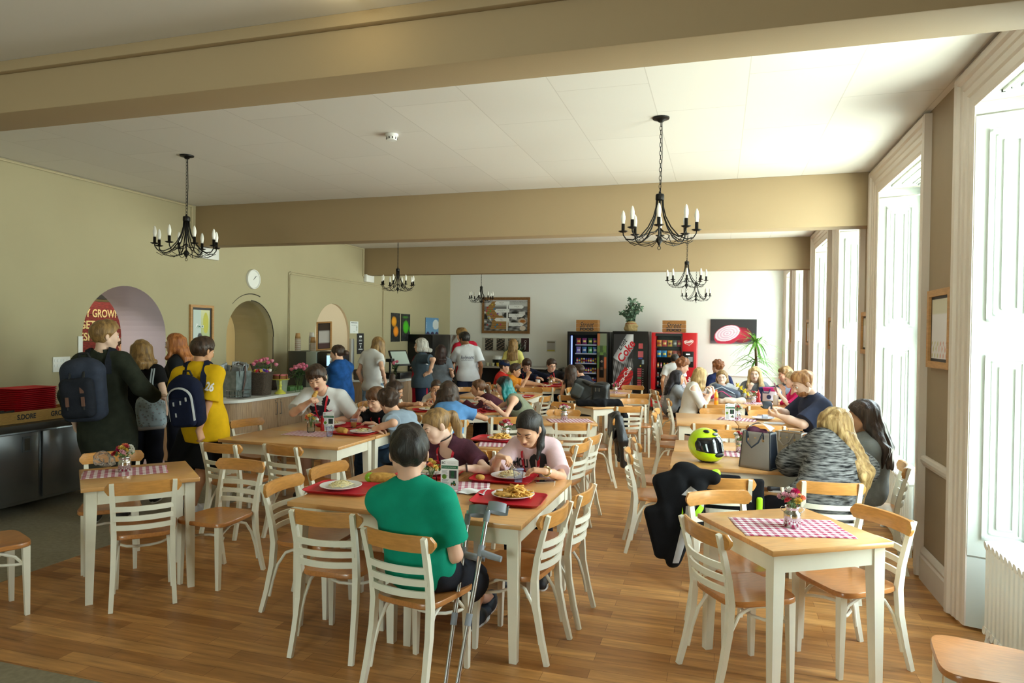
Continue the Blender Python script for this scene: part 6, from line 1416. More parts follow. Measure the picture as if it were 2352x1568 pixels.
# crutches
def crutch(tip,top,label,rz):
    t=thing('crutch',label,'crutch',tip,0,'pair of forearm crutches'); d=Vector(top)-Vector(tip); L=d.length; u=d.normalized(); al=mat('crutch_aluminium','#d3d4d6',.22,1.); gp=mat('crutch_grey_plastic','#8b9097',.45)
    mb=MB(); mb.tube([u*.02,u*L*.42],.0105,al,12); mb.build('lower_tube',t); mb=MB(); mb.tube([u*L*.40,u*L*.985],.0128,al,12); mb.build('upper_tube',t)
    mb=MB(); mb.lathe([(0,0),(.020,0),(.020,.012),(.014,.05),(0,.05)],mat('rubber_dark','#2b2b2e',.8),14,frame((0,0,0),u.orthogonal(),u.cross(u.orthogonal()))); mb.build('rubber_tip',t)
    for f in (.405,.75,.935):
        mb=MB(); mb.tube([u*(L*f-.028),u*(L*f+.028)],.0165,gp,12); mb.build('collar',t)
    s=Vector((math.cos(rz),math.sin(rz),0)); mb=MB(); p=u*L*.745; mb.tube([p,p+s*.05+Vector((0,0,-.012)),p+s*.115+Vector((0,0,-.022))],[.016,.018,.015],gp,12); mb.build('hand_grip',t)
    c=u*L*.985+s*.055; side=u.cross(s).normalized(); V=[];F=[];n=20
    for k in range(n+1):
        a=R(-160+320*k/n)+PI; r=.052
        q=c+(s*math.cos(a)+side*math.sin(a))*r
        for dz in (-.024,.024): V+=[q+u*dz,q+u*dz+(q-c).normalized()*.004]
    for k in range(n):
        b0=k*4; F+=[(b0,b0+4,b0+6,b0+2),(b0+1,b0+3,b0+7,b0+5),(b0,b0+1,b0+5,b0+4),(b0+2,b0+6,b0+7,b0+3)]
    F+=[(0,2,3,1),(n*4,n*4+1,n*4+3,n*4+2)]
    mb=MB(); mb.add(V,F,gp,True); mb.build('forearm_cuff',t)
crutch((-1.225,2.98,0),(-1.262,3.405,.822),'left of two aluminium crutches leaning on the front table',R(12)); crutch((-1.165,2.96,0),(-1.150,3.405,.850),'right of two aluminium crutches leaning on the front table',R(-5))

# ---------- chandeliers, radiators, fittings ----------
M_IRON=mat('black_iron','#1d1b1a',.45,.6); M_BULB=mat('candle_bulb_opal','#f2f0ea',.3,coat=.3)
def chandelier(x,y,label,h=1.008):
    t=thing('chandelier',label,'chandelier',(x,y,ZC),0,'eight-arm black chandeliers'); mb=MB(); mb.lathe([(0,-.036),(.018,-.034),(.03,-.02),(.062,-.012),(.064,-.001),(0,-.001)],M_IRON,20); mb.build('ceiling_rose',t)
    mb=MB(); zt=-.03;zb=-.565;n=17
    for k in range(n):
        z0=zt-(zt-zb)*k/n; z1=zt-(zt-zb)*(k+1.25)/n; zm=(z0+z1)/2; hh=(z0-z1)/2
        ax=(1,0) if k%2 else (0,1); mb.tube([(ax[0]*math.cos(a)*.008,ax[1]*math.cos(a)*.008,zm+math.sin(a)*hh) for a in [2*PI*i/10 for i in range(10)]],.0022,M_IRON,5,closed=True)
    mb.build('chain',t); mb=MB(); mb.tube([(.008,.004,-.03),(.012,.006,-.3),(.004,.002,-.57)],.0025,M_IRON,5); mb.build('cable',t)
    mb=MB(); mb.lathe([(0,-.555),(.008,-.56),(.010,-.575),(.030,-.582),(.033,-.59),(.033,-.622),(.030,-.626),(.008,-.63),(.007,-.90),(.014,-.905),(.026,-.925),(.024,-.94),(.012,-.955),(.007,-.97),(0,-.975)],M_IRON,16); mb.tube([(math.cos(a)*.012,0,-.990+math.sin(a)*.013) for a in [2*PI*i/12 for i in range(12)]],.0025,M_IRON,6,closed=True); mb.build('column',t)
    am=MB(); am.tube([(.024,0,-.62),(.028,0,-.68),(.045,0,-.75),(.085,0,-.83),(.14,0,-.895),(.20,0,-.925),(.25,0,-.918),(.272,0,-.885),(.274,0,-.86)],.0052,M_IRON,6)
    am.tube([(.02,0,-.93),(.08,0,-.955),(.15,0,-.962),(.22,0,-.945),(.262,0,-.905)],.0028,M_IRON,5); am.tube([(.008,0,-.84),(.04,0,-.87),(.09,0,-.878),(.15,.03,-.93),(.21,.06,-.955),(.25,.08,-.93)],.0028,M_IRON,5)
    am.lathe([(0,-.862),(.02,-.866),(.036,-.858),(.037,-.855),(.02,-.858),(.013,-.856),(.013,-.80),(0,-.80)],M_IRON,14,T((.274,0,0)))
    ame=am.mesh('arm'); bm_=MB(); bm_.lathe([(.0125,-.80),(.0135,-.785),(.017,-.765),(.017,-.745),(.011,-.715),(.004,-.700),(0,-.697)],M_BULB,14,T((.274,0,0))); bme=bm_.mesh('bulb')
    for k in range(8):
        o=bpy.data.objects.new('arm',ame); COL.objects.link(o); o.parent=t; o.rotation_euler=(0,0,2*PI*k/8+.2); b=bpy.data.objects.new('bulb',bme); COL.objects.link(b); b.parent=o
    return t
c0=chandelier(-4.88,5.34,'black chandelier at the left, near the arched hatch')
for x,y,lb in ((-.45,5.315,'large black chandelier nearest the windows, in the right half'),(-5.28,10.62,'black chandelier before the fruit posters, behind the middle beam'),(-.47,10.28,'black chandelier beyond the middle beam, upper of the overlapping pair'),(-5.35,15.1,'small black chandelier in front of the map board'),(-.47,14.45,'smallest black chandelier at the right, lower of the overlapping pair')): dup(c0,(x,y,ZC),.3*x,lb)
M_RAD=mat('radiator_white','#ebebe6',.35,bump=.05,bscale=40)
def radiator(y,label):
    t=thing('radiator',label,'radiator',(XR+.012,y,0),0,'white column radiators'); mb=MB(); n=17
    for k in range(n):
        yc=-.46+.92*k/(n-1)
        for x in (.02,.075,.13,.185): mb.tube([(x,yc,.10),(x,yc,.57)],.021,M_RAD,8)
        mb.tube([(-.004,yc,.585),(.10,yc,.598),(.21,yc,.585)],.026,M_RAD,8); mb.tube([(-.004,yc,.105),(.10,yc,.095),(.21,yc,.105)],.024,M_RAD,8)
    mb.build('columns',t)
    for yy in (-.46,.46):
        mb=MB(); mb.tube([(.03,yy,.10),(.02,yy,.05),(.015,yy,0)],[.02,.016,.022],M_RAD,8); mb.build('foot',t); mb=MB(); mb.tube([(.17,yy,.10),(.185,yy,.05),(.19,yy,0)],[.02,.016,.022],M_RAD,8); mb.build('foot',t)
for i,lb in ((0,'white column radiator cut off by the right edge of the photo'),(1,'white column radiator behind the woman in the grey hoodie'),(2,'white radiator under the third window from the front'),(3,'white radiator under the window by the girls\' table')): radiator((WIN[i][0]+WIN[i][1])/2,lb)
# smoke detector, wall clock, switches, emergency lights
t=thing('smoke_detector','white smoke detector on the ceiling','smoke detector',(-2.651,5.195,ZC)); mb=MB(); mb.lathe([(0,-.001),(.055,-.001),(.055,-.018),(.047,-.02),(0,-.02)],M_WPL,24); mb.build('base',t); mb=MB(); mb.lathe([(.044,-.02),(.047,-.034),(.040,-.052),(0,-.055)],M_WPL,24)
for k in range(10): a=2*PI*k/10; mb.box((-.004,.043,-.045),(.004,.0475,-.028),M_DARK,T((0,0,0),0,0,a))
mb.build('sensor_head',t)
def wallM(y,z,d=.004): return frame((xl(y)+d,y,z),(-.0133*0,-1,0) if 0 else (.0133*0+0,1,0),(0,0,1))
# on the left wall local x runs along +Y, local y up, local z towards the room
t=thing('wall_clock','round white wall clock above the glazed arch','clock',(xl(8.78),8.78,2.518)); Mw=frame((0,0,0),(0,1,0),(0,0,1)); mb=MB(); mb.lathe([(0,.001),(.148,.001),(.150,.02),(.146,.036),(.132,.040),(.126,.03),(.125,.026)],M_WPL,40,Mw); mb.build('rim',t)
mb=MB(); mb.lathe([(.126,.022),(0,.022)][::-1],mat('clock_face','#f3f3f0',.5),36,Mw); mb.build('dial',t)
for k in range(1,13):
    a=R(90-30*k); text('numeral',str(k),.03,Mw@T((math.cos(a)*.100,math.sin(a)*.100,.0235)),M_INKB,t,ext=0,bold=.0006)
for nm,a,L,w in (('hour_hand',R(90-39),.065,.006),('minute_hand',R(90-52),.098,.004)):
    mb=MB(); mb.box((-.012,-w/2,.026),(L,w/2,.028),M_INKB,Mw@T((0,0,0),0,0,a)); mb.build(nm,t)
def box_thing(name,label,cat,lo,hi,mt,loc,bev=.004):
    mb=MB(); mb.box(lo,hi,mt,None,bev); return tag(mb.build(name,None,loc),label,cat)
mb=MB(); mb.box((.001,5.50,1.28),(.012,5.70,1.44),M_WPL,T((xl(5.6),0,0)),.003)
for k in range(5): mb.box((.012,5.515+.036*k,1.33),(.016,5.533+.036*k,1.36),M_CARD,T((xl(5.6),0,0)))
for k in range(5): mb.box((.012,5.515+.036*k,1.385),(.016,5.533+.036*k,1.415),M_CARD,T((xl(5.6),0,0)))
tag(mb.build('switch_panel'),'white panel of light switches left of the arched hatch','switch')
box_thing('access_plate','narrow white door plate beside the arched hatch','plate',(0,-.027,-.20),(.014,.027,.20),M_WPL,(xl(5.82)+.001,5.825,1.46))
for y,z,lb in ((7.80,2.79,'white emergency light box below the beam end behind the left chandelier'),(12.40,2.815,'white emergency light box below the far beam end')):
    box_thing('emergency_light',lb,'emergency light',(0,-.16,-.075),(.07,.16,.075),M_WPL,(xl(y)+.001,y,z),.01)
# pictures
M_OAKF=mat('oak_frame','#b98a55',.5,var=.12,stretch=(3,3,20),vscale=4); M_BLKF=mat('black_mount','#2c2b2d',.5)
def lerp(a,b,t): return tuple(x+(y-x)*t for x,y in zip(a,b))
def framed(name,label,M,w,h,fn,fw=.035,group=None,loc=None,nx=40,mount=.03):
    t=thing(name,label,'picture',loc or tuple(M.translation),0,group); M=Matrix.Translation(-Vector(t.location))@M; mb=MB()
    for (x0,y0,x1,y1) in ((-w/2,-h/2,w/2,-h/2+fw),(-w/2,h/2-fw,w/2,h/2),(-w/2,-h/2+fw,-w/2+fw,h/2-fw),(w/2-fw,-h/2+fw,w/2,h/2-fw)): mb.box((x0,y0,.001),(x1,y1,.03),M_OAKF,M)
    mb.build('frame',t); mb=MB(); mb.box((-w/2+fw,-h/2+fw,.001),(w/2-fw,h/2-fw,.012),M_BLKF,M); mb.build('mount',t)
    picture('print',w-2*fw-2*mount,h-2*fw-2*mount,fn,M@T((0,0,.0125)),t,nx,nx); return t,M
def f_roman(u,v):
    c=lerp((150,170,120),(214,214,170),v) if u>.45 else lerp((205,215,220),(190,205,200),v)
    if (u-.75)**2/.03+(v-.7)**2/.06<1: c=(196,190,70)
    if (u-.45)**2/.12+(v-.2)**2/.045<1: c=(206,212,216)
    if (u-.4)**2/.02+(v-.38)**2/.008<1: c=(70,72,78)
    if .2<u<.62 and .58<v<.63: c=(40,105,85)
    return c
t,M=framed('framed_poster','oak-framed pale green food poster left of the glazed arch',wallM(7.69,1.72,.002),.44,.72,f_roman); text('lettering','Rosa',.08,M@T((-.04,.075,.0135)),M_CARD,t,ext=0,shear=.25)
def f_notice(seed):
    def f(u,v):
        if v>.74: return (205,200,180)
        r=math.sin(u*37+seed)*math.sin(v*29+seed*2)
        if v<.28 and r>.35: return (206,150,140) if u>.45 else (190,186,140)
        if .5<v<.7 and abs(math.sin(v*90))>.8 and .1<u<.9: return (190,186,192)
        return (222,218,222)
    return f
MX=lambda y,z: frame((XR-.002,y,z),(0,-1,0),(0,0,1))
for k,(y,z,lb) in enumerate(((5.30,1.82,'oak-framed notice on the nearest pier between the windows'),(7.765,1.80,'oak-framed notice on the second pier between the windows'),(10.05,1.80,'oak-framed notice on the third pier between the windows'),(12.50,1.82,'oak-framed notice on the fourth pier between the windows'),(15.16,1.80,'oak-framed notice on the farthest pier between the windows'))):
    framed('framed_notice',lb,MX(y,z),.50 if k==0 else .36 if k in(1,2) else .42,.54 if k==0 else .43,f_notice(k),.045,'oak-framed notices on the window piers',nx=30,mount=.02)
def board(name,label,cat,M,w,h,fn,nx=48,th=.012,ny=None,edge=None):
    t=thing(name,label,cat,tuple(M.translation)); M=Matrix.Translation(-Vector(t.location))@M; mb=MB(); mb.box((-w/2,-h/2,.0005),(w/2,h/2,th),edge or M_BLKF,M); mb.build('board',t); picture('print',w,h,fn,M@T((0,0,th+.0006)),t,nx,ny or nx); return t,M@T((0,0,th+.001))
def f_fruit(cs,bg=(28,32,36)):
    def f(u,v):
        g=28+30*max(0,math.sin(u*14+v*9)*math.sin(v*23-u*7)); c=(g,g*1.05,g*1.1)
        for (cx,cy,rx,ry,col) in cs:
            d=((u-cx)/rx)**2+((v-cy)/ry)**2
            if d<1: c=lerp(col,tuple(x*.55 for x in col),d*d*.8)
        return c
    return f
board('fruit_poster','poster of two orange mangoes on the left wall','poster',wallM(13.69,1.84),.43,.63,f_fruit(((.30,.70,.30,.18,(245,165,25)),(.52,.36,.30,.19,(250,150,20)))),44)
board('fruit_poster','poster of a bright green lime on the left wall','poster',wallM(14.21,1.84),.45,.62,f_fruit(((.50,.52,.34,.24,(70,190,25)),(.98,.45,.12,.12,(70,180,25)),(.45,.88,.35,.05,(50,120,30)))),44)
def f_sky(u,v):
    c=lerp((120,165,205),(90,145,195),v)
    if ((u-.78)/.25)**2+((v-.62)/.28)**2<1: c=(214,222,228)
    if v<.2 and abs(math.sin(u*9))*0.2>v-.03: c=(52,44,92)
    return c
t,M=board('sky_poster','blue sky poster above the tall black fridge','poster',wallM(15.75,1.88),.8,.44,f_sky,36); text('lettering','SIMPLY',.05,M@T((-.33,.03,0),0,0,R(90)),M_CARD,t,ext=0)
t,M=board('paper_notice','white notice with a green arrow beside the pink niche','notice',wallM(11.87,1.82),.31,.235,lambda u,v:(236,238,240),4,.003,edge=M_CARD); mb=MB(); mb.prism([(.09,-.07),(.105,-.07),(.105,.0),(.115,.0),(.0975,.035),(.08,.0),(.09,.0)],0,.0006,M_GRN,M); mb.box((-.12,.085,0),(.12,.095,.0006),M_INKB,M); mb.build('print_arrow',t); text('lettering','Food Recycling Area',.024,M@T((-.01,.045,0)),M_INKB,t,ext=0); text('lettering','This Way',.02,M@T((.0,-.085,0)),M_GRN,t,ext=0)
t,M=board('black_notice','narrow black menu sign beside the white notice','notice',wallM(12.12,1.50),.26,.41,lambda u,v:(34,32,36),4,.006)
for k,(w_,z) in enumerate(((.10,.14),(.05,.10),(.12,.07),(.14,.05),(.10,.0),(.08,-.03),(.04,-.06),(.14,-.10),(.16,-.115),(.03,-.16))):
    mb=MB(); mb.box((-w_/2,z-.006-(.012 if k in(0,6) else 0),0),(w_/2,z+.006+(.012 if k in (0,6) else 0),.0006),M_INKG if k%2 else M_CARD,M); mb.build('print_line',t)
box_thing('metal_strip','tall aluminium corner strip beside the pink niche','strip',(0,-.05,-.0),(.05,.05,1.6),mat('brushed_aluminium','#b9bcbf',.35,.9),(xl(11.75)+.002,11.75,.0))
MBK=lambda x,z,d=.002: frame((x,YB-d,z),(1,0,0),(0,0,1))
def f_map(u,v):
    g=110+60*math.sin(u*31+v*17)*math.sin(v*41-u*13); c=(g,g,g*1.02)
    if v>.78: c=(196,198,200) if u>.05 else (150,150,150)
    elif v>.66: c=(120,118,120)
    if .28<v<.62:
        q=math.sin(u*19+1)*math.sin(v*17+u*5)
        if q>.25: c=(30,29,30)
        elif q<-.35: c=(222,222,224)
    bx=.24+.08*math.sin(v*7)+(.06 if v<.5 else 0); w_=.06+.13*max(0,min(1,(.85-v)/.6))
    if abs(u-bx)<w_ and .08<v<.93: c=(168,126,72) if math.sin(v*90)>-.8 else (130,94,50)
    if ((u-.86)/.09)**2+((v-.32)/.10)**2<1: c=(200,180,160)
    if ((u-.87)/.07)**2+((v-.11)/.07)**2<1: c=(222,210,198)
    if ((u-.87)/.06)**2+((v-.32)/.045)**2<1: c=(176,106,44)
    return c
t,M=board('map_board','large wood-edged supplier map board on the back wall','notice board',MBK(-5.33,2.20),1.24,.84,f_map,70,.03,edge=M_OAKF); M_OLDW=mat('reclaimed_wood','#94683a',.7,col2='#6d4a27',vscale=6,stretch=(3,3,20)); mb=MB()
for (x0,y0,x1,y1) in ((-.65,-.47,.65,-.40),(-.65,.40,.65,.47),(-.65,-.40,-.59,.40),(.59,-.40,.65,.40)): mb.box((x0,y0,-.03),(x1,y1,.012),M_OLDW,M)
mb.build('wooden_edge',t)
mb=MB(); mb.box((.02,-.40,0),(.06,.34,.002),M_CARD,M); mb.build('signpost',t)
for k,(x,z,d,l1,l2) in enumerate(((.30,.22,1,'Simply Fish','St Ives'),(-.06,.12,-1,'Hull, Bristol, Oak','Gloucester'),(.30,.0,1,'Taunton','Somerset'),(-.06,-.11,-1,'Dairy','Bedford'),(.30,-.23,1,'Great Pudding','Essex'),(-.06,.32,-1,'Angus beef','Perth'))):
    a=[(-.22*d,-.045),(.14*d,-.045),(.19*d,0),(.14*d,.045),(-.22*d,.045)]; a=a if d>0 else a[::-1]; mb=MB(); mb.prism(a,.002,.004,M_CARD,M@T((x if d>0 else x-.06,z,0))); mb.build('arrow_sign',t); xx=(x if d>0 else x-.06); text('lettering',l1,.03,M@T((xx,z+.012,.0045)),M_INKB,t,ext=0); text('lettering',l2,.022,M@T((xx+.02,z-.022,.0045)),M_INKG,t,ext=0)
for k,(x,z,cc) in enumerate(((-.37,.28,'y'),(-.50,.20,'r'),(-.32,.17,'b'),(-.53,.12,'m'),(-.42,.115,'g'),(-.48,.06,'g'),(-.40,.03,'v'),(-.22,.04,'v'),(-.33,-.01,'r'),(-.46,-.07,'y'),(-.37,-.11,'b'),(-.50,-.25,'r'),(-.23,-.24,'b'),(-.14,-.24,'m'),(-.28,-.30,'b'))):
    mb=MB(); mb.lathe([(0,.004),(.022,.004),(.022,0)],mat('pin_'+cc,{'y':'#c9b637','r':'#b8423c','b':'#2f7fb8','m':'#c43a72','g':'#4fa04a','v':'#7a4a94'}[cc],.5),14,M@T((x,z,0))); mb.build('map_pin',t)
text('lettering','We work alongside our suppliers to bring\nyou more ingredients from Britain',.035,M@T((.30,.345,.0005)),M_INKB,t,ext=0,shear=.2)
def f_orig(u,v):
    if u>.83: return (58,26,32)
    for a in (.06,.31,.56):
        if a<u<a+.17 and .06<v<.94:
            q=math.sin((u-a)*60+v*7)*math.sin(v*31); return (42,38,38) if q<.3 else (150,128,110)
    return (196,190,180)
t,M=board('origins_board','long low board of dark photos with a maroon end panel under the map','sign board',MBK(-5.33,1.44),1.27,.35,f_orig,80,.014,ny=30,edge=M_CARD); text('lettering','Origins',.1,M@T((.53,.0,0),0,0,R(-90)),M_CARD,t,fit=(.24,.07),ext=0)
t=thing('leaflet_holder','clear wall holder with a leaflet left of the vending machines','leaflet holder',(-4.11,YB-.002,1.415)); M=frame((0,0,0),(1,0,0),(0,0,1)); mb=MB(); mb.box((-.125,-.15,.001),(.125,.15,.012),mat('frosted_acrylic','#d4d6d6',.3),M); mb.build('back_plate',t); picture('leaflet',.20,.25,lambda u,v:(190,182,92) if v<.2 else (120,112,92) if v>.86 else (176,174,174),M@T((0,0,.013)),t,6,10)
def f_onion(u,v):
    c=(44,42,46) if v>.12 else lerp((120,112,118),(70,66,72),v/.12)
    d=((u-.68)/.22)**2+((v-.36)/.32)**2
    if d<1: c=lerp((176,36,60),(104,16,36),d)
    x=(u-.37)*math.cos(.35)+(v-.42)*.55*math.sin(.35); y=-(u-.37)*math.sin(.35)+(v-.42)*.55*math.cos(.35)
    if (x/.31)**2+((y+.035)/.21)**2<1: c=(186,38,70)
    d=(x/.28)**2+(y/.165)**2
    if d<1: c=lerp((232,222,232),(206,172,196),.5+.5*math.sin(math.sqrt(d)*26))
    return c
board('onion_picture','dark canvas print of a cut red onion on the back wall','picture',MBK(.315,1.845),1.04,.58,f_onion,80,.03)
# ---------- vending machines and the things on them ----------
M_BLKM=mat('vending_black','#141416',.3,.2); M_GLS=glass('vending_glass','#f3f6f8',.05); M_LED=mat('shelf_light_blue','#8fa4ff',.5,emit=1.6); M_CHROME=mat('chrome','#cfd0d2',.15,1.); M_RED=mat('vending_red','#c4101e',.3,coat=.3); M_INT=mat('vending_interior','#1a1c22',.6)
YV=16.02
def cabinet_shell(t,w,d,h,mt,open_x=None,open_z=None,dep=.5):
    """hollow cabinet: front at y=0, opening between open_x and open_z"""
    mb=MB(); x0,x1=-w/2,w/2
    mb.box((x0,dep,.10),(x1,d,h),mt,bev=.006)
    if open_x:
        a,b=open_x;z0,z1=open_z
        mb.box((x0,0,.10),(a,dep,h),mt,bev=.006); mb.box((b,0,.10),(x1,dep,h),mt,bev=.006); mb.box((a,0,.10),(b,dep,z0),mt); mb.box((a,0,z1),(b,dep,h),mt)
        mb.box((a,dep-.02,z0),(b,dep,z1),M_INT)
    else: mb.box((x0,0,.10),(x1,dep,h),mt,bev=.006)
    mb.build('body',t)
    for sx in (x0+.06,x1-.06):
        for y in (.06,d-.06): mb=MB(); mb.lathe([(0,0),(.025,0),(.02,.10),(0,.10)],M_IRON,10,None,(sx,y,0)); mb.build('foot',t)
t=thing('vending_machine','black snack vending machine with lit shelves, left of the cola machine','vending machine',(-2.99,YV,0)); W=.98; H_=1.80
cabinet_shell(t,W,.85,H_,M_BLKM,(-.42,.22),(.55,1.72))
mb=MB(); mb.add([(-.43,-.004,.54),(.23,-.004,.54),(.23,-.004,1.73),(-.43,-.004,1.73)],[(0,1,2,3)],M_GLS); mb.build('window',t)
mb=MB(); mb.box((-.40,.02,.58),(-.375,.06,1.70),M_LED); mb.build('light_strip',t)
SH1=[1.50,1.29,1.06,.83,.60]
for z in SH1:
    mb=MB(); mb.box((-.30,.03,z-.02),(.215,.46,z-.008),M_CHROME); mb.box((-.30,.025,z-.03),(.215,.03,z),mat('price_strip','#c9cfe8',.4)); mb.build('shelf',t)
def f_food(u,v):
    q=math.sin(u*9+v*5)*math.sin(v*13); 
    if v<.3: return (60,88,46) if q>0 else (40,56,40)
    if v<.5: return (120,76,44)
    if v<.66: return (186,94,48) if u>.5 and q<.4 else (84,112,52)
    if v<.82: return (96,124,60) if q>0 else (60,80,50)
    return (172,100,60) if u<.3 else (120,130,110)
picture('side_graphic',.22,1.62,f_food,frame((.345,-.001,.95),(1,0,0),(0,0,1)),t,16,60)
mb=MB(); mb.box((.29,-.01,.72),(.40,-.001,1.25),M_BLKM,None,.004); mb.lathe([(0,.001),(.03,.001),(.032,-.002)],M_CHROME,14,frame((.345,-.011,1.10),(1,0,0),(0,0,1))); mb.box((.315,-.014,.90),(.375,-.010,.97),M_CHROME); mb.build('coin_panel',t)
def packet_me(kind,col,col2):
    k=(kind,col)
    if k in PRO: return PRO[k]
    mb=MB(); a=mat('packet_'+col.strip('#'),col,.35,coat=.3); b=mat('packet_'+col2.strip('#'),col2,.35,coat=.3)
    if kind=='bag':
        w,h=.055,.155; mb.grid(lambda u,v:((u-.5)*2*w*(1-.12*math.sin(PI*v)),-.032*math.sin(PI*u)*math.sin(PI*v)**.6,v*h),8,8,a); mb.grid(lambda u,v:((u-.5)*2*w*.62,-.0345*math.sin(PI*(.2+.6*u))*math.sin(PI*(.35+.25*v))**.6,h*(.35+.3*v)),6,4,b); mb.grid(lambda u,v:((.5-u)*2*w*(1-.12*math.sin(PI*v)),.03*math.sin(PI*u)*math.sin(PI*v)**.6,v*h),8,6,a)
    else:
        mb.box((-.018,-.012,0),(.018,.012,.115),a,None,.004); mb.box((-.0185,-.0125,.035),(.0185,.0125,.08),b,None,.002)
    PRO[k]=mb.mesh('packet'); return PRO[k]
def packets(mx,my,shelfz,xs,kind,cols,label,group,tilt=.0):
    for i,x in enumerate(xs):
        c=cols[i%len(cols)]; nm='crisp_packet' if kind=='bag' else 'chocolate_bar'
        put(nm,packet_me(kind,*c),(mx+x,my+.09,shelfz-.007),(8 if kind=='bag' else 0),label,'crisps' if kind=='bag' else 'chocolate bar',group)
cA=[('#b5323a','#e8c04a'),('#8e2f7a','#e7d27a'),('#3e6b44','#e0cf6a'),('#7a3a8e','#d9b75a')]; cB=[('#8f7ac0','#d9d4e6'),('#4a7fc4','#cfd9ea'),('#3f9a6b','#c5e0c8'),('#4a78c8','#dfe6f0')]; cC=[('#c0262e','#e9e3da'),('#3a3fae','#e8d24a'),('#d8b529','#7d2a2a'),('#d9d7d2','#b3202c'),('#2f49b8','#d84040'),('#7a2fa0','#efd24a')]
packets(-2.99,YV,SH1[0],(-.23,-.09,.05,.17),'bag',cA,'crisp packet on the top shelf of the black snack machine','crisp packets in the black snack machine')
packets(-2.99,YV,SH1[1],(-.23,-.09,.05,.17),'bag',cB,'crisp packet on the second shelf of the black snack machine','crisp packets in the black snack machine')
for j,nm in ((2,'third'),(3,'fourth'),(4,'lowest')): packets(-2.99,YV,SH1[j],[-.26+.055*k for k in range(9)],'bar',cC[j-2:]+cC[:j-2],'chocolate bar on the %s shelf of the black snack machine'%nm,'chocolate bars in the black snack machine')
t=thing('vending_machine','black cola vending machine with a cola bottle picture','vending machine',(-1.99,YV,0)); W=.82; cabinet_shell(t,W,.85,1.82,M_BLKM)
def f_cola(u,v):
    g=96+50*math.sin(u*17+v*11)*math.sin(v*29-u*9)+30*math.sin(u*60+v*47); c=(g,g,g*1.03) if v<.62 else (44,42,46)
    x=(u-.46)*.46*math.cos(R(62))+(v-.24)*1.5*math.sin(R(62)); y=-(u-.46)*.46*math.sin(R(62))+(v-.24)*1.5*math.cos(R(62))
    if abs(y)<.155*(1-.25*max(0,x/.4)**2) and -.45<x<.36: c=(172+30*math.sin(x*50+y*70),26+14*math.sin(y*90),34)
    x=(u-.62)*.46*math.cos(R(60))+(v-.78)*1.5*math.sin(R(60)); y=-(u-.62)*.46*math.sin(R(60))+(v-.78)*1.5*math.cos(R(60))
    if abs(y)<.15 and x>-.34: c=(176+40*math.cos(y*18),178+40*math.cos(y*18),184+40*math.cos(y*18))
    return c
picture('front_picture',.46,1.50,f_cola,frame((-.15,-.0015,1.0),(1,0,0),(0,0,1)),t,44,110)
Mv=frame((-.15,-.003,1.0),(1,0,0),(0,0,1)); M_RINK=mat('cola_red','#c01022',.4); M_WINK=mat('cola_white','#f4f1ee',.4)
text('lettering','Diet',.16,Mv@T((-.03,.50,0),0,0,R(56)),M_INKB,t,ext=0,shear=.3,bold=.002); text('lettering','Coke',.25,Mv@T((.06,.34,.0005),0,0,R(56)),M_RINK,t,ext=0,shear=.2,bold=.006); text('lettering','Coca-Cola',.135,Mv@T((.01,-.27,.0005),0,0,R(58)),M_WINK,t,ext=0,shear=.3,bold=.003)
mb=MB()
for (x0,x1,z0,z1,cc) in ((.20,.30,1.42,1.54,'#c8545c'),(.19,.31,1.22,1.36,'#c9606a'),(.20,.29,1.18,1.21,'#3a4fa0'),(.28,.33,1.06,1.16,'#9fb6c8')): mb.box((x0,-.005,z0),(x1,0,z1),mat('sticker_'+cc.strip('#'),cc,.5))
for k in range(8): mb.box((.18,-.006,.56+.052*k),(.275,0,.60+.052*k),mat('button_'+('#5a7a5c','#a8424c')[k!=3].strip('#'),('#5a7a5c','#a8424c')[k!=3],.4)); mb.box((.30,-.008,.57+.052*k),(.315,0,.585+.052*k),M_CARD)
mb.build('selection_panel',t); mb=MB(); mb.lathe([(0,.01),(.018,.01),(.018,0)],mat('coin_yellow','#d6c23a',.4),12,frame((.25,-.001,1.02),(1,0,0),(0,0,1))); mb.build('coin_return',t)
t=thing('vending_machine','red snack vending machine at the right, with crisp packets behind glass','vending machine',(-.985,YV-.15,0)); cabinet_shell(t,1.0,.85,1.80,M_RED,(-.40,.16),(.50,1.72))
mb=MB(); mb.box((-.41,-.006,1.72),(.17,0,1.78),M_BLKM); mb.box((.17,-.006,.85),(.19,0,1.78),M_BLKM); mb.box((-.42,-.006,.36),(.19,0,.50),M_BLKM); mb.build('window_surround',t)
mb=MB(); mb.add([(-.41,-.004,.49),(.17,-.004,.49),(.17,-.004,1.73),(-.41,-.004,1.73)],[(0,1,2,3)],M_GLS); mb.build('window',t)
mb=MB(); mb.box((.20,-.012,1.02),(.44,-.001,1.38),M_BLKM,None,.006); mb.box((.27,-.015,1.30),(.36,-.011,1.33),M_CHROME)
for a in range(3):
    for b in range(4): mb.box((.22+.03*a,-.015,1.14+.03*b),(.24+.03*a,-.011,1.16+.03*b),M_INKG)
mb.box((.32,-.015,1.15),(.42,-.011,1.26),M_INKG); mb.build('keypad_panel',t)
mb=MB(); Mh=frame((.33,-.004,1.58),(1,0,0),(0,0,1)); 
def heart(s): return [(s*.0095*(16*math.sin(a)**3)*.62,s*.0085*(13*math.cos(a)-5*math.cos(2*a)-2*math.cos(3*a)-math.cos(4*a))*.5) for a in [2*PI*i/40 for i in range(40)]][::-1]
mb.prism(heart(1.12),0,.002,M_WINK,Mh@T((0,0,0),0,0,R(8))); mb.prism(heart(1.0),.002,.003,M_RED,Mh@T((0,0,0),0,0,R(8))); mb.build('logo',t); text('lettering','Nestlé',.06,Mh@T((0,.018,.0035),0,0,R(10)),M_WINK,t,fit=(.16,.05),ext=0,bold=.002)
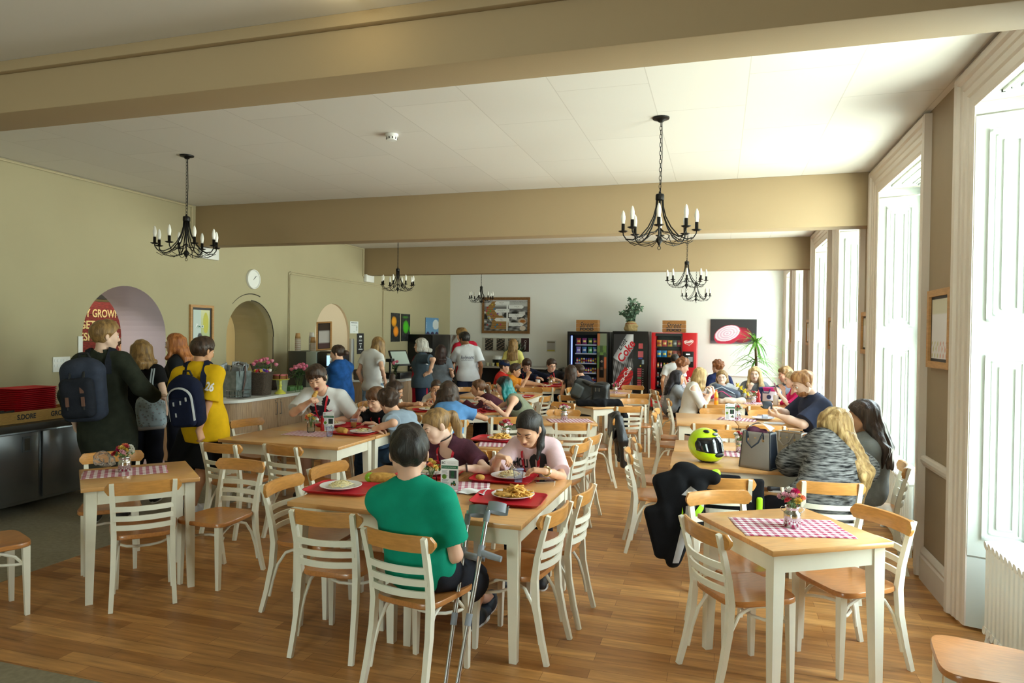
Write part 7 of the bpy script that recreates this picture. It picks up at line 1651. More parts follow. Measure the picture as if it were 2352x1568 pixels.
text('lettering','KitKat',.12,frame((.30,-.004,.66),(1,0,0),(0,0,1))@T((0,0,0),0,0,R(62)),M_WINK,t,ext=0,bold=.003); mb=MB(); mb.box((.20,-.004,.88),(.26,0,1.0),mat('sticker_yellow','#e0c020',.5)); mb.build('yellow_sticker',t)
SH3=[1.48,1.24,1.0,.78,.58]
for z in SH3: mb=MB(); mb.box((-.40,.03,z-.02),(.16,.46,z-.008),M_IRON); mb.box((-.40,.025,z-.025),(.16,.03,z),M_IRON); mb.build('shelf',t)
cD=[('#d8902a','#a03020'),('#c84030','#e8c060'),('#caa030','#7a2f24'),('#5a5f5a','#a8a8a0'),('#b02a3a','#e0b050')]; cE=[('#2f86c0','#e0d060'),('#2f86c0','#d8c850'),('#c88a30','#703020'),('#a84a40','#c87a60'),('#8a3a34','#c06a50')]
packets(-.985,YV-.15,SH3[0],(-.33,-.21,-.09,.02,.12),'bag',cD,'crisp packet on the top shelf of the red machine','crisp packets in the red machine'); packets(-.985,YV-.15,SH3[1],(-.33,-.21,-.09,.02,.12),'bag',cE,'crisp packet on the second shelf of the red machine','crisp packets in the red machine')
for j,nm in ((2,'third'),(3,'fourth'),(4,'lowest')): packets(-.985,YV-.15,SH3[j],[-.35+.07*k for k in range(7)],'bar',[('#d8762a','#e8d8a0'),('#c04a6a','#e0c0c0'),('#c8a030','#7a8a3a')] if j==2 else [('#8a8a86','#b03a2a'),('#6a4a3a','#d8d0c0'),('#7a7f6a','#c8b050')],'snack bar on the %s shelf of the red machine'%nm,'snack bars in the red machine')
M_CRATE=mat('crate_wood','#b07c42',.65,col2='#8a5c2c',vscale=7,stretch=(3,20,20))
for x,lb in ((-3.02,'wooden food crate on top of the black snack machine'),(-1.00,'wooden food crate on top of the red machine')):
    z0=1.803; t=thing('wooden_crate',lb,'crate',(x,16.22,z0),0,'wooden crates on the vending machines'); mb=MB()
    for k in range(3):
        z=.005+.092*k; mb.box((-.26,-.15,z),(.26,-.135,z+.086),M_CRATE); mb.box((-.26,.135,z),(.26,.15,z+.086),M_CRATE); mb.box((-.26,-.135,z),(-.245,.135,z+.086),M_CRATE); mb.box((.245,-.135,z),(.26,.135,z+.086),M_CRATE)
    mb.box((-.245,-.135,0),(.245,.135,.012),M_CRATE); mb.build('slats',t); Mc_=frame((0,-.1512,.0),(1,0,0),(0,0,1))
    text('lettering','FOOD',.1,Mc_@T((0,.055,0)),M_INKB,t,fit=(.33,.065),ext=0,bold=.006); text('lettering','Street',.12,Mc_@T((0,.165,0)),M_INKB,t,fit=(.34,.13),ext=0,shear=.35)
# plants
M_EUC=mat('eucalyptus_leaf','#3f5a47',.55,col2='#6d8a72',vscale=9); M_TWIG=mat('twig_brown','#5d4a34',.7)
def leafquad(mb,p,d,L,w,mt,n=None):
    p=Vector(p);d=Vector(d).normalized(); s=d.cross(Vector(n or (0,0,1))); s=s.normalized() if s.length>.01 else Vector((1,0,0)); u=s.cross(d)
    mb.add([p,p+d*L*.3+s*w-u*w*.2,p+d*L*.7+s*w*.8-u*w*.2,p+d*L,p+d*L*.7-s*w*.8-u*w*.2,p+d*L*.3-s*w-u*w*.2],[(0,1,2,3),(0,3,4,5)],mt,True)
t=thing('eucalyptus_plant','eucalyptus in a burlap-wrapped pot on the cola machine','plant',(-2.02,16.40,1.823)); mb=MB(); mb.lathe([(0,0),(.10,0),(.13,.17),(.135,.19),(.12,.19),(0,.17)],mat('terracotta','#a05a3c',.8),20); mb.build('pot',t)
o=surfnet([RC((0,0,.05),(0,0,.11),.16,.15,.02),EL((.10,-.05,.13),(.09,.07,.05),None,.03),EL((-.09,-.06,.06),(.07,.07,.05),None,.03)],.012,lambda P:np.abs(nz(P,38,2.))*.022,'burlap_wrap',mat('burlap','#b49a6a',.9,bump=.5,bscale=300)); o.parent=t
for v in o.data.vertices: v.co.z=max(.002,v.co.z)
rng=random.Random(4); mb=MB(); lm=MB()
for k in range(22):
    a=rng.uniform(0,6.28);lean=rng.uniform(.15,.95); L=rng.uniform(.35,.75); pts=[]
    for j in range(8): f=j/7; pts.append(Vector((math.cos(a)*lean*L*f*(.55+.3*f)*.75,math.sin(a)*lean*L*f*.45,.16+L*f*(1-.45*lean*f))))
    mb.tube(pts,[.004-.0003*j for j in range(8)],M_TWIG,5)
    for j in range(2,8):
        for s in (1,-1,1,-1):
            d=Vector((rng.uniform(-1,1),rng.uniform(-.7,.7),rng.uniform(-1.1,.3))); leafquad(lm,pts[j]+Vector((0,0,rng.uniform(-.03,.03))),d,rng.uniform(.06,.10),rng.uniform(.018,.028),M_EUC,(rng.uniform(-1,1),1,rng.uniform(-1,1)))
mb.build('twigs',t); lm.build('leaves',t)
t=thing('dracaena_plant','tall spiky dracaena in front of the onion print','plant',(.79,16.25,0)); mb=MB(); mb.lathe([(0,0),(.15,0),(.19,.30),(.20,.33),(.17,.33),(0,.30)],mat('planter_white','#d9d6cf',.5),24); mb.build('pot',t); mb=MB(); mb.tube([(0,0,.28),(.02,0,.9),(.0,0,1.35),(-.02,0,1.62)],[.035,.03,.028,.02],mat('cane_bark','#5d4630',.85,bump=.4),9); mb.build('stem',t)
M_DRA=mat('dracaena_leaf','#4e8a34',.45,col2='#8fbf5a',vscale=5); mb=MB(); rng=random.Random(12)
for k in range(92):
    z0=rng.choice((1.60,1.62,1.55,1.35,1.2,1.05))+rng.uniform(-.08,.06); a=k*2.4+rng.uniform(-.3,.3); el=rng.uniform(-.35,1.35) if z0>1.4 else rng.uniform(-.5,.55); L=rng.uniform(.42,.66); d=Vector((math.cos(a)*math.cos(el),math.sin(a)*math.cos(el)*.75,math.sin(el))); p=Vector((0,0,z0)); V=[];n=7
    side=d.cross(Vector((0,0,1))).normalized(); dr=rng.uniform(.15,.75)
    for j in range(n):
        f=j/(n-1); q=p+d*L*f-Vector((0,0,1))*dr*L*f*f; w=.026*(math.sin(PI*min(1,.12+.9*f))**.7)*(1-f*.35) if j<n-1 else .001; V+=[q-side*w,q+Vector((0,0,.004)),q+side*w]
    mb.add(V,[(3*j+i,3*j+i+1,3*j+4+i,3*j+3+i) for j in range(n-1) for i in (0,1)],M_DRA,True)
mb.build('leaves',t)

# ---------- bags, jackets, helmet ----------
def soft(name,label,cat,prims,vox,mt,disp=None,loc=None,group=None,parts=()):
    """a soft thing with optional (name, prims, material) parts, all in world coordinates"""
    loc=np.array(loc if loc is not None else prims[0].c,float); t=thing(name,label,cat,tuple(loc),0,group)
    for nm,q,m_,d_ in [('body' if cat!='jacket' else 'shell',prims,mt,disp)]+[(a[0],a[1],a[2],a[3] if len(a)>3 else None) for a in parts]:
        if isinstance(q,MB): o=q.build(nm)
        else: o=surfnet(q,vox,d_,nm,m_)
        if o is None: continue
        o.parent=t; o.data.transform(Matrix.Translation(-Vector(loc)))
    return t
def on_back(lb,dz=0.,out=.16):
    c=PEOPLE[lb]; p=c['N']*.45+c['hip']*.55+c['tu']*dz-c['tf']*out; return c,p,c['tr'],c['tf'],c['tu']
def strap_pts(c,sd,w=.085,inf=.0):
    N,tf,tu,tr=c['N'],c['tf'],c['tu'],c['tr']; S_=c['SH']
    q=[N-tu*.16-tf*.30+tr*sd*w,N-tu*.06-tf*.30+tr*sd*w]; a=list(trace(S_,q,tf,off=.006)); top=list(trace(S_,[N+tu*.25+tr*sd*(w+.01)-tf*.02,N+tu*.25+tr*sd*(w+.012)+tf*.03],-tu,off=.006)); q=[N-tu*z+tf*.30+tr*sd*(w+.02+z*.08) for z in (.05,.13,.22,.30)]; b=list(trace(S_,q,-tf,off=.006)); return a+top+b
def strap(c,sd,mt,w=.085,h=.026):
    m=MB(); P=strap_pts(c,sd,w); V=[];F=[]
    for k,p in enumerate(P):
        t_=_n(P[min(k+1,len(P)-1)]-P[max(k-1,0)]); out=_n(p-(c['N']-c['tu']*.15)); s_=_n(np.cross(t_,out)); V+=[p-s_*h,p+s_*h,p+s_*h+out*.012,p-s_*h+out*.012]
    for k in range(len(P)-1):
        for j in range(4): F.append((k*4+j,k*4+(j+1)%4,k*4+4+(j+1)%4,k*4+4+j))
    m.add(V,F,mt); return m
M_RUCK=cloth('#23262f',var=.15,bump=.4,name='rucksack_grey'); M_RUCK2=cloth('#363c4c',var=.12,bump=.3,name='rucksack_blue_grey'); M_LTH=mat('leather_patch_brown','#6e4a3c',.6); M_NVY=cloth('#151b33',var=.15,bump=.35,name='rucksack_navy'); M_WEB=mat('webbing_black','#121215',.7); M_BUCK=mat('buckle_grey','#3c3f46',.4)
c,p,tr,tf,tu=on_back('boy in a dark green parka with a big dark rucksack, looking right',.02,.27); A=(tr,tf,tu); p=p-tr*.06
fp=[BX(p-tf*.13-tu*.03,(.13,.06,.17),A,.05,.03)]; mbt=MB()
for s in (-1,1): mbt.tube([p+tr*s*.05+tu*.20-tf*.10,p+tr*s*.055+tu*.08-tf*.17,p+tr*s*.06-tu*.12-tf*.19],.011,M_WEB,6,flat=.5); mbt.box((-.016,-.006,-.03),(.016,.006,.03),M_LTH,frame(p+tr*s*.055+tu*.05-tf*.185,tr,-tf)@T((0,0,0),R(90))if 0 else frame(p+tr*s*.055+tu*.05-tf*.185,tr,tf)); mbt.box((-.012,-.006,-.04),(.012,.006,.04),M_LTH,frame(p+tr*s*.06-tu*.05-tf*.195,tr,tf))
hd_=MB(); hd_.tube([p+tu*.27+tf*.06+tr*.05,p+tu*.33+tf*.05+tr*.03,p+tu*.33+tf*.05-tr*.03,p+tu*.27+tf*.06-tr*.05],.012,M_WEB,8)
soft('rucksack','big dark grey rucksack on the back of the boy in the parka','rucksack',[BX(p,(.17,.105,.25),A,.08,.05),EL(p+tu*.2,(.16,.11,.10),A,.04)],.009,M_RUCK2,lambda P:nz(P,22,1.)*.006,p,None,[('front_pocket',fp,M_RUCK,lambda P:nz(P,25,2.)*.005),('buckle_strap',mbt,None),('top_handle',hd_,None),('shoulder_strap',strap(c,1,M_RUCK),None),('shoulder_strap',strap(c,-1,M_RUCK),None)])
c,p,tr,tf,tu=on_back('boy in a yellow T-shirt numbered 26 with a navy rucksack',.0,.232); A=(tr,tf,tu); p=p-tr*.03
mbw=MB(); ar=[p-tf*.135+tr*math.cos(a)*.105+tu*(math.sin(a)*.10+.06) for a in [PI*i/12 for i in range(13)]]; mbw.tube([ar[0]-tu*.2+tf*.01]+ar+[ar[-1]-tu*.2+tf*.01],.013,mat('piping_grey','#a9abad',.6),7,flat=.5)
mbz=MB(); 
for x,z in ((-.05,.02),(.01,.03),(.06,.06),(-.04,-.08)): mbz.box((-.006,-.008,-.018),(.006,.002,.018),mat('zip_pull','#b9bcc0',.4),frame(p-tf*.145+tr*x+tu*z,tr,tf))
hd_=MB(); hd_.tube([p+tu*.22+tf*.07+tr*.04,p+tu*.27+tf*.06+tr*.025,p+tu*.27+tf*.06-tr*.025,p+tu*.22+tf*.07-tr*.04],.010,M_WEB,8)
soft('rucksack','navy rucksack with a pale curved stripe on the boy in yellow','rucksack',[BX(p-tu*.02,(.145,.09,.21),A,.07,.05),EL(p+tu*.15,(.12,.09,.10),A,.04)],.008,M_NVY,lambda P:nz(P,24,3.)*.005,p,None,[('front_pocket',[BX(p-tf*.105-tu*.07,(.11,.045,.13),A,.04,.03)],M_NVY),('piping',mbw,None),('zip_pull',mbz,None),('top_handle',hd_,None),('shoulder_strap',strap(c,1,M_NVY),None),('shoulder_strap',strap(c,-1,M_NVY),None)])
def floral():
    m=bpy.data.materials.new('floral_canvas'); m.use_nodes=True; nt=m.node_tree; b=nt.nodes['Principled BSDF']; L=nt.links.new; tc=nd(nt,'ShaderNodeTexCoord'); v=nd(nt,'ShaderNodeTexVoronoi'); v.inputs['Scale'].default_value=34; n=nd(nt,'ShaderNodeTexNoise'); n.inputs['Scale'].default_value=30
    L(tc.outputs['Object'],v.inputs['Vector']); L(tc.outputs['Object'],n.inputs['Vector']); r=nd(nt,'ShaderNodeValToRGB'); e=r.color_ramp.elements; e[0].color=(*hx('#8d5f78'),1); e[0].position=.12; e[1].color=(*hx('#a9bac6'),1); e[1].position=.55; q=e.new(.28); q.color=(*hx('#c9b3bd'),1); q=e.new(.4); q.color=(*hx('#5f6f78'),1)
    mx=nd(nt,'ShaderNodeMath',operation='MULTIPLY_ADD'); L(n.outputs['Fac'],mx.inputs[0]); mx.inputs[1].default_value=.35; L(v.outputs['Distance'],mx.inputs[2]); L(mx.outputs[0],r.inputs[0]); L(r.outputs[0],b.inputs['Base Color']); b.inputs['Roughness'].default_value=.8; return m
c,p,tr,tf,tu=on_back('girl in a black top with straight dark blonde hair, back to us in the queue',-.10,.20); A=(tr,tf,tu); p=p+tr*.08
st=MB(); st.tube([p+tu*.12+tf*.02,p+tu*.24+tf*.05+tr*.01,p+tu*.36+tf*.09+tr*.03],.010,mat('strap_grey','#8f989e',.7),7,flat=.4); st.tube([p+tu*.12+tf*.03+tr*.02,p+tu*.24+tf*.06+tr*.03,p+tu*.36+tf*.10+tr*.05],.010,mat('strap_grey','#8f989e',.7),7,flat=.4)
soft('backpack','pale floral drawstring backpack on the girl in the black top','backpack',[BX(p-tu*.06,(.13,.07,.15),A,.05,.05),EL(p+tu*.10,(.06,.045,.06),A,.06)],.008,floral(),lambda P:nz(P,32,3.)*.006,p,None,[('base',[BX(p-tu*.195,(.125,.066,.03),A,.025,.02)],mat('base_grey_leather','#a6a3a6',.5)),('shoulder_strap',st,None)])
# black bags and jacket on the small table
M_LEA=mat('black_leather','#15171a',.36,bump=.3,bscale=90,spec=.6); M_BNY=mat('black_nylon','#17181b',.5,bump=.3,bscale=120)
b0=V3(-1.60,9.62,.752)
fl=MB(); fl.tube([b0+V3(-.10,-.10,.14),b0+V3(-.24,-.12,.05),b0+V3(-.2,-.02,.01)],.008,M_WEB,6); z_=MB()
for x in (-.05,.0): z_.box((-.003,-.003,-.025),(.003,.003,.025),M_STEEL,T(b0+V3(x,-.115,.22)))
soft('backpack','black slumped backpack standing on the small table','backpack',[BX(b0+V3(0,0,.15),(.13,.09,.145),None,.06,.05),EL(b0+V3(.02,.0,.28),(.12,.08,.05),None,.04),EL(b0+V3(-.02,.02,.05),(.15,.12,.05),None,.05)],.009,M_LEA,lambda P:np.abs(nz(P,20,2.))*.012,b0,None,[('flap',[EL(b0+V3(-.03,-.03,.27),(.13,.08,.03),None,.03)],M_LEA),('strap',fl,None),('zip',z_,None)])
b1=V3(-1.93,10.12,0.0)
soft('backpack','grey and black rucksack on the chair behind the black backpack','backpack',[BX(b1+V3(.0,.1,.88),(.20,.13,.16),((.95,.0,-.25),(0,1,0),(.25,0,.95)),.07,.05),EL(b1+V3(.14,.08,.90),(.14,.10,.10),None,.04),BX(b1+V3(0,.1,.62),(.14,.12,.17),None,.06,.05)],.010,mat('rucksack_charcoal','#2d3133',.45,bump=.3),lambda P:nz(P,24,2.)*.008,b1+V3(0,0,.46),None,[('front_pocket',[BX(b1+V3(-.10,-.03,.90),(.09,.05,.10),((.9,.0,-.4),(0,1,0),(.4,0,.9)),.04,.03)],mat('rucksack_mid_grey','#4a4f4f',.5)),('top_panel',[EL(b1+V3(.10,.0,1.0),(.14,.09,.035),((.9,0,-.35),(0,1,0),(.35,0,.9)),.02)],M_LEA)])
Q=[RC(b0+V3(-.26,-.24,.035),b0+V3(.08,-.26,.04),.05,.055,.04),RC(b0+V3(.02,-.22,.05),b0+V3(.26,-.12,.05),.06,.055,.05),RC(b0+V3(.28,-.10,.03),b0+V3(.36,-.14,-.14),.055,.05,.05),RC(b0+V3(.36,-.14,-.14),b0+V3(.39,-.13,-.3),.05,.03,.04)]
soft('jacket','black jacket draped over the edge of the small table','jacket',Q,.010,cloth('#141418',name='jacket_black'),lambda P:np.abs(nz(P,26,3.))*.014,b0)
# leather jacket over a chair back
d=V3(-.961,-.276,0); s_=V3(-.276,.961,0); r0=V3(-1.40,7.88,0)-d*.262
def q_(a,b,z): return r0+s_*a-d*b+UP*z
Q=[BX(q_(0,.035,.66),(.20,.028,.16),(s_,d,UP),.025,.04),BX(q_(.02,.05,.46),(.15,.03,.14),(s_,d,UP),.025,.05),BX(q_(0,-.04,.68),(.19,.022,.13),(s_,d,UP),.02,.03),RC(q_(-.17,.0,.805),q_(.17,.0,.805),.03,.03,.03),EL(q_(0,.015,.835),(.085,.045,.03),(s_,d,UP),.03)]
for k in (-1,1): Q+=[RC(q_(k*.17,.02,.78),q_(k*.225,.06,.55),.048,.052,.025),RC(q_(k*.225,.06,.55),q_(k*.17+.02,.085,.26),.050,.036,.025)]
zz=MB(); zz.tube([q_(-.10,.09,.74),q_(-.06,.10,.55),q_(.02,.10,.42)],.0035,mat('zip_silver','#b9b9bb',.3,.9),5)
soft('jacket','black leather jacket hung over a chair back by the aisle','jacket',Q,.008,M_LEA,lambda P:nz(P*V3(1,1,.35),44,2.)*.009+nz(P*V3(1,1,.6),18,5.)*.008,q_(0,0,.25),None,[('zip',zz,None)])
# motorcycle jacket
r0=V3(.04,4.80,0); d=V3(-.035,.999,0); s_=V3(.999,.035,0)
def q_(a,b,z): return r0+s_*a-d*b+UP*z
M_MOT=cloth('#101013',var=.2,bump=.15,name='motorcycle_jacket_black'); M_HV=mat('hi_vis_green','#a6e012',.5); M_RFL=mat('reflective_grey','#a9a5a2',.5,bump=.2)
Q=[RC(q_(-.27,.03,.82),q_(-.06,.03,.80),.05,.05,.06),BX(q_(-.30,.045,.62),(.11,.055,.22),((.93,.0,.36),d,(-.36,0,.93)),.05,.05),BX(q_(-.40,.05,.42),(.085,.05,.18),((.96,.0,.25),d,(-.25,0,.96)),.04,.05),RC(q_(-.16,.05,.75),q_(-.20,.09,.50),.062,.062,.03),RC(q_(-.20,.09,.50),q_(-.32,.10,.24),.060,.045,.03),BX(q_(.05,-.055,.60),(.22,.03,.20),(s_,d,UP),.025,.04),RC(q_(-.1,-.01,.80),q_(.1,-.02,.805),.026,.02,.03),EL(q_(-.25,.03,.86),(.08,.05,.04),(s_,d,UP),.04)]
SHp=Q
def jp(name,poly,c0,ax,ay,mt):
    bm=bmesh.new(); bm.faces.new([bm.verts.new((x,y,0)) for x,y in poly]); bmesh.ops.triangulate(bm,faces=bm.faces[:])
    for _ in range(3): bmesh.ops.subdivide_edges(bm,edges=bm.edges[:],cuts=1); bmesh.ops.triangulate(bm,faces=[f for f in bm.faces if len(f.verts)>3])
    bm.verts.index_update(); V=np.array([v.co for v in bm.verts]); F=[tuple(v.index for v in f.verts) for f in bm.faces]; bm.free()
    P=c0+V[:,:1]*_n(ax)+V[:,1:2]*_n(ay)-d*.3; P=trace(SHp,P,d,jd,off=.006); m=MB(); m.add(P,F,mt,True); return m
jd=lambda P:nz(P*V3(1,1,.5),30,2.)*.008+nz(P,13,4.)*.006
parts=[('reflective_patch',jp('p',[(-.10,-.01),(-.04,.05),(.05,.0),(.045,-.085),(-.01,-.02)],q_(-.17,0,.70),s_,UP,M_RFL),None),('sleeve_patch',jp('p',[(-.03,.09),(.03,.10),(.025,-.07),(-.04,-.08)],q_(-.21,0,.53),s_,UP,M_RFL),None),('sleeve_patch',jp('p',[(-.02,.10),(.03,.09),(-.03,-.12),(-.07,-.12)],q_(-.25,0,.36),s_,UP,M_RFL),None),('hi_vis_panel',jp('p',[(-.04,-.05),(.03,.05),(.04,.0),(.0,-.06)],q_(-.165,0,.61),s_,UP,M_HV),None),('hi_vis_panel',jp('p',[(-.006,-.07),(.008,.06),(.014,.02),(.006,-.08)],q_(-.27,0,.55),s_,UP,M_HV),None),('hi_vis_panel',[RC(q_(-.075,.03,.822),q_(-.045,.02,.832),.030,.028,.02)],M_HV),('hi_vis_panel',[BX(q_(.235,-.05,.56),(.02,.034,.12),(s_,d,UP),.01,.01)],M_HV)]
soft('jacket','black motorcycle jacket with bright green and grey patches over a chair','jacket',Q,.008,M_MOT,jd,q_(-.1,0,.2),None,parts)
# helmet: faces towards the lower right of the photo
hp=np.array([-.095,5.66,TZ]); fd=_n(V3(.72,-.69,0)); rd=V3(-.69,-.72,0); rd=_n(np.cross(fd,UP)); A=(rd,fd,UP); hc=hp+UP*.135
M_YEL=mat('helmet_fluo_yellow','#c9ee00',.18,coat=.6); M_VIS=mat('visor_smoke','#17191d',.06,coat=.8); M_TRM=mat('helmet_trim_black','#1a1b1d',.45)
E_=EL(hc,(.122,.145,.132),A,.03); E_.cut=None
chin=[EL(hc+fd*.055-UP*.062,(.100,.105,.068),A,.04)]
shell=[E_]+chin+[HS(hp+UP*.008,-UP,.01)]
op=[BX(hc+fd*.16+UP*.012,(.094,.10,.045),A,.03,.01,op='-')]
t=soft('motorcycle_helmet','fluorescent yellow motorcycle helmet with dark visor on the table','helmet',shell,.005,M_YEL,None,hp,None,[
 ('visor',[EL(hc,(.1245,.1485,.1345),A,.03)]+[EL(hc+fd*.055-UP*.062,(.1025,.1085,.071),A,.04)]+[HS(hc+UP*.060,_n(UP-fd*.12),.004),HS(hc-UP*.036,_n(-UP-fd*.10),.004),HS(hc+fd*.02,-fd,.004)],M_VIS),
 ('base_trim',[EL(hc,(.124,.147,.132),A,.03),EL(hc+fd*.055-UP*.062,(.102,.107,.069),A,.04),HS(hp+UP*.020,UP,.003),HS(hp+UP*.002,-UP,.003)],M_TRM),
 ('chin_vent',[EL(hc+fd*.150-UP*.062,(.046,.022,.020),A,.01)],M_TRM),
 ('top_vent',[EL(hc+rd*.045+fd*.055+UP*.112,(.020,.030,.014),A,.01)],M_TRM),('top_vent',[EL(hc-rd*.045+fd*.055+UP*.112,(.020,.030,.014),A,.01)],M_TRM),
 ('visor_pivot',[EL(hc+rd*.112+fd*.035+UP*.008,(.016,.032,.036),A,.01)],M_TRM),('visor_pivot',[EL(hc-rd*.112+fd*.035+UP*.008,(.016,.032,.036),A,.01)],M_TRM)])
m=MB(); nn=_n(fd*.72+UP*.70); cc=hc+fd*.108+UP*.094; Mb=frame(tuple(cc+nn*.0),tuple(-rd if 0 else rd),tuple(np.cross(nn,rd))); m.lathe([(0,.006),(.026,.004),(.028,0)],M_TRM,20,Mb@Matrix.Diagonal((1,.55,1,1))); o=m.build('brand_badge'); o.parent=t; o.data.transform(Matrix.Translation(-Vector(hp)))
o=text('lettering','VEMAR',.012,Mb@T((0,0,.008)),M_CARD,None,ext=0,fit=(.038,.011)); o.parent=t; o.data.transform(Matrix.Translation(-Vector(hp)))
# handbags
M_TAU=mat('handbag_taupe','#8d8379',.55,bump=.15,bscale=200); M_TAU2=mat('handbag_greige','#9c9187',.5,bump=.15,bscale=200); M_NVL=mat('handbag_navy','#1c2430',.5); M_TANL=mat('handbag_tan','#b88a70',.5); M_GOLD=mat('gold_fitting','#d9b98a',.3,.9)
def handbag(loc,rz,w,d,h,front,side,label,open_=True,tilt=0):
    t=thing('handbag',label,'handbag',loc,R(rz)); mb=MB(); wt=w*.86
    V=[(-w/2,-d/2,0),(w/2,-d/2,0),(w/2,d/2,0),(-w/2,d/2,0),(-wt/2,-d*.34,h),(wt/2,-d*.34,h),(wt/2,d*.34,h),(-wt/2,d*.34,h)]
    def panel(ix,mt,nm,th=.006,push=.012):
        P=[Vector(V[i]) for i in ix]; n=(P[1]-P[0]).cross(P[3]-P[0]).normalized()
        def fn(u,v): a=P[0].lerp(P[1],u);b=P[3].lerp(P[2],u); return a.lerp(b,v)+n*push*math.sin(PI*u)**.7*math.sin(PI*min(1,v*.9+.1))**.6
        m=MB(); m.grid(fn,14,14,mt); o=m.build(nm,t); q=o.modifiers.new('s','SOLIDIFY'); q.thickness=th; return o
    panel((0,1,5,4),front,'front_panel'); panel((2,3,7,6),front,'back_panel'); panel((1,2,6,5),side,'side_panel',push=-.02); panel((3,0,4,7),side,'side_panel',push=-.02)
    m=MB(); m.box((-w/2,-d/2,0),(w/2,d/2,.008),side); m.build('base',t)
    for sy in (-1,1):
        m=MB(); m.tube([(-w*.24,sy*d*.36,h*.80),(-w*.25,sy*d*.5,h*1.0),(-w*.18,sy*d*.75,h*.75),(0,sy*d*.82,h*.6),(w*.18,sy*d*.75,h*.75),(w*.25,sy*d*.5,h*1.0),(w*.24,sy*d*.36,h*.80)],.0065,M_TANL if sy>0 else side,8); m.build('handle',t)
    m=MB()
    for x in (-1,1): m.lathe([(0,.004),(.010,.004),(.010,0)],M_GOLD,12,frame((x*w*.24,-d*.40,h*.78),(1,0,0),(0,0,1)))
    m.box((-.008,-d*.455,h*.83),(.008,-d*.445,h*.86),M_GOLD); m.build('fitting',t)
    return t
t=handbag((.305,5.535,TZ+.002),-28,.25,.16,.275,M_TAU,M_NVL,'taupe and navy handbag standing open beside the yellow helmet')
mb=MB(); mb.grid(lambda u,v:((u-.5)*.19+.0,-.02+.08*v,.285+.06*math.sin(PI*u)*(1-v*.6)+.02*v),10,8,mat('bag_lining_grey','#b9b4ae',.7)); mb.build('flap',t); o=surfnet([EL((-.05,-.01,.28),(.05,.035,.035),None),EL((.02,.01,.27),(.04,.03,.03),None)],.006,lambda P:nz(P,60,1.)*.006,'scarf',mat('purple_cloth','#5a2740',.8)); o.parent=t
t=handbag((.555,5.80,TZ+.002),-34,.25,.14,.25,M_TAU2,M_TAU2,'smaller greige handbag with zips behind the navy-sided handbag'); mb=MB(); mb.tube([(.02,-.07,.245),(.02,-.082,.16),(.02,-.085,.11)],.005,M_TAU,6); mb.tube([(-.1,-.048,.25),(0,-.052,.252),(.1,-.048,.25)],.0035,M_GOLD,6); mb.build('zip',t)
# things on the girls' table
t=thing('tote_bag','navy, pink and white lunch tote on the girls\' table','tote bag',(.72,11.15,TZ+.001),R(-12)); mb=MB(); w,d_,h=.25,.13,.215
mb.box((-w/2,-d_/2,0),(-w*.26,d_/2,h),mat('tote_navy','#1d2a5a',.7),None,.01); mb.build('side_panel',t); mb=MB(); mb.box((-w*.26,-d_/2,0),(w/2,d_/2,h*.74),mat('tote_pale','#d9dae6',.7),None,.01); mb.build('body',t); mb=MB(); mb.box((-w*.26,-d_/2+.001,h*.74),(w/2,d_/2-.001,h),mat('tote_pink','#c2257a',.7),None,.006); mb.build('top_band',t)
for sy in (-1,1): mb=MB(); mb.tube([(-.06,sy*d_/2,h*.9),(-.045,sy*(d_/2+.02),h*.62),(.03,sy*(d_/2+.02),h*.62),(.05,sy*d_/2,h*.9)],.009,mat('tote_navy','#1d2a5a',.7),7); mb.build('handle',t)
mb=MB(); mb.lathe([(0,.002),(.034,.002),(.034,0)],mat('tote_badge','#27365f',.6),22,frame((.03,-d_/2-.001,h*.34),(1,0,0),(0,0,1))); mb.build('badge',t)
p=V3(.10,11.0,TZ); A=((.95,.1,-.28),(0,1,0),(.28,0,.95))
pm=MB(); pm.tube([p+V3(-.20,-.13,.16),p+V3(-.05,-.155,.22),p+V3(.12,-.14,.13),p+V3(.23,-.1,.02)],.007,mat('piping_pale_blue','#b4c4d4',.6),6); pm.tube([p+V3(-.21,-.12,.09),p+V3(-.05,-.165,.16),p+V3(.1,-.16,.06)],.006,mat('piping_pink','#e0408e',.6),6)
soft('backpack','grey backpack with pink and pale blue piping lying on the girls\' table','backpack',[BX(p+V3(0,0,.12),(.22,.14,.09),A,.07,.04),EL(p+V3(-.1,0,.15),(.14,.12,.09),A,.04)],.009,mat('backpack_slate','#3a4354',.6,bump=.2),lambda P:nz(P,24,1.)*.005,p,None,[('front_pocket',[BX(p+V3(.02,-.11,.08),(.13,.05,.06),A,.03,.03)],mat('backpack_grey','#565a66',.6)),('side_mesh',[EL(p+V3(-.2,-.05,.09),(.05,.09,.07),A,.02)],mat('mesh_pink','#c23a7e',.7)),('piping',pm,None)])
soft('scarf','crumpled cream scarf beside the orange drink','scarf',[RC(V3(.05,10.52,TZ+.035),V3(.34,10.62,TZ+.04),.05,.055,.04),EL(V3(.16,10.5,TZ+.05),(.10,.07,.045),None,.03)],.009,cloth('#d9cfc2',name='scarf_cream'),lambda P:np.abs(nz(P,34,1.))*.016,V3(.2,10.55,TZ))
t=thing('flower','yellow paper daffodils lying on the grey backpack','flower',(.33,11.13,TZ+.22)); rng=random.Random(2)
for k in range(4):
    mb=MB(); cx=Vector((.05*k-.05,-.03*k,-.04*k+.02))
    for j in range(6): a=2*PI*j/6; leafquad(mb,cx,(math.cos(a),-.6,math.sin(a)),.05,.016,mat('daffodil_yellow','#ecd32a',.6))
    mb.lathe([(.008,0),(.016,.03),(.018,.032)],mat('daffodil_yellow','#ecd32a',.6),10,frame(tuple(cx),(1,0,0),(0,0,1))); mb.build('bloom',t)
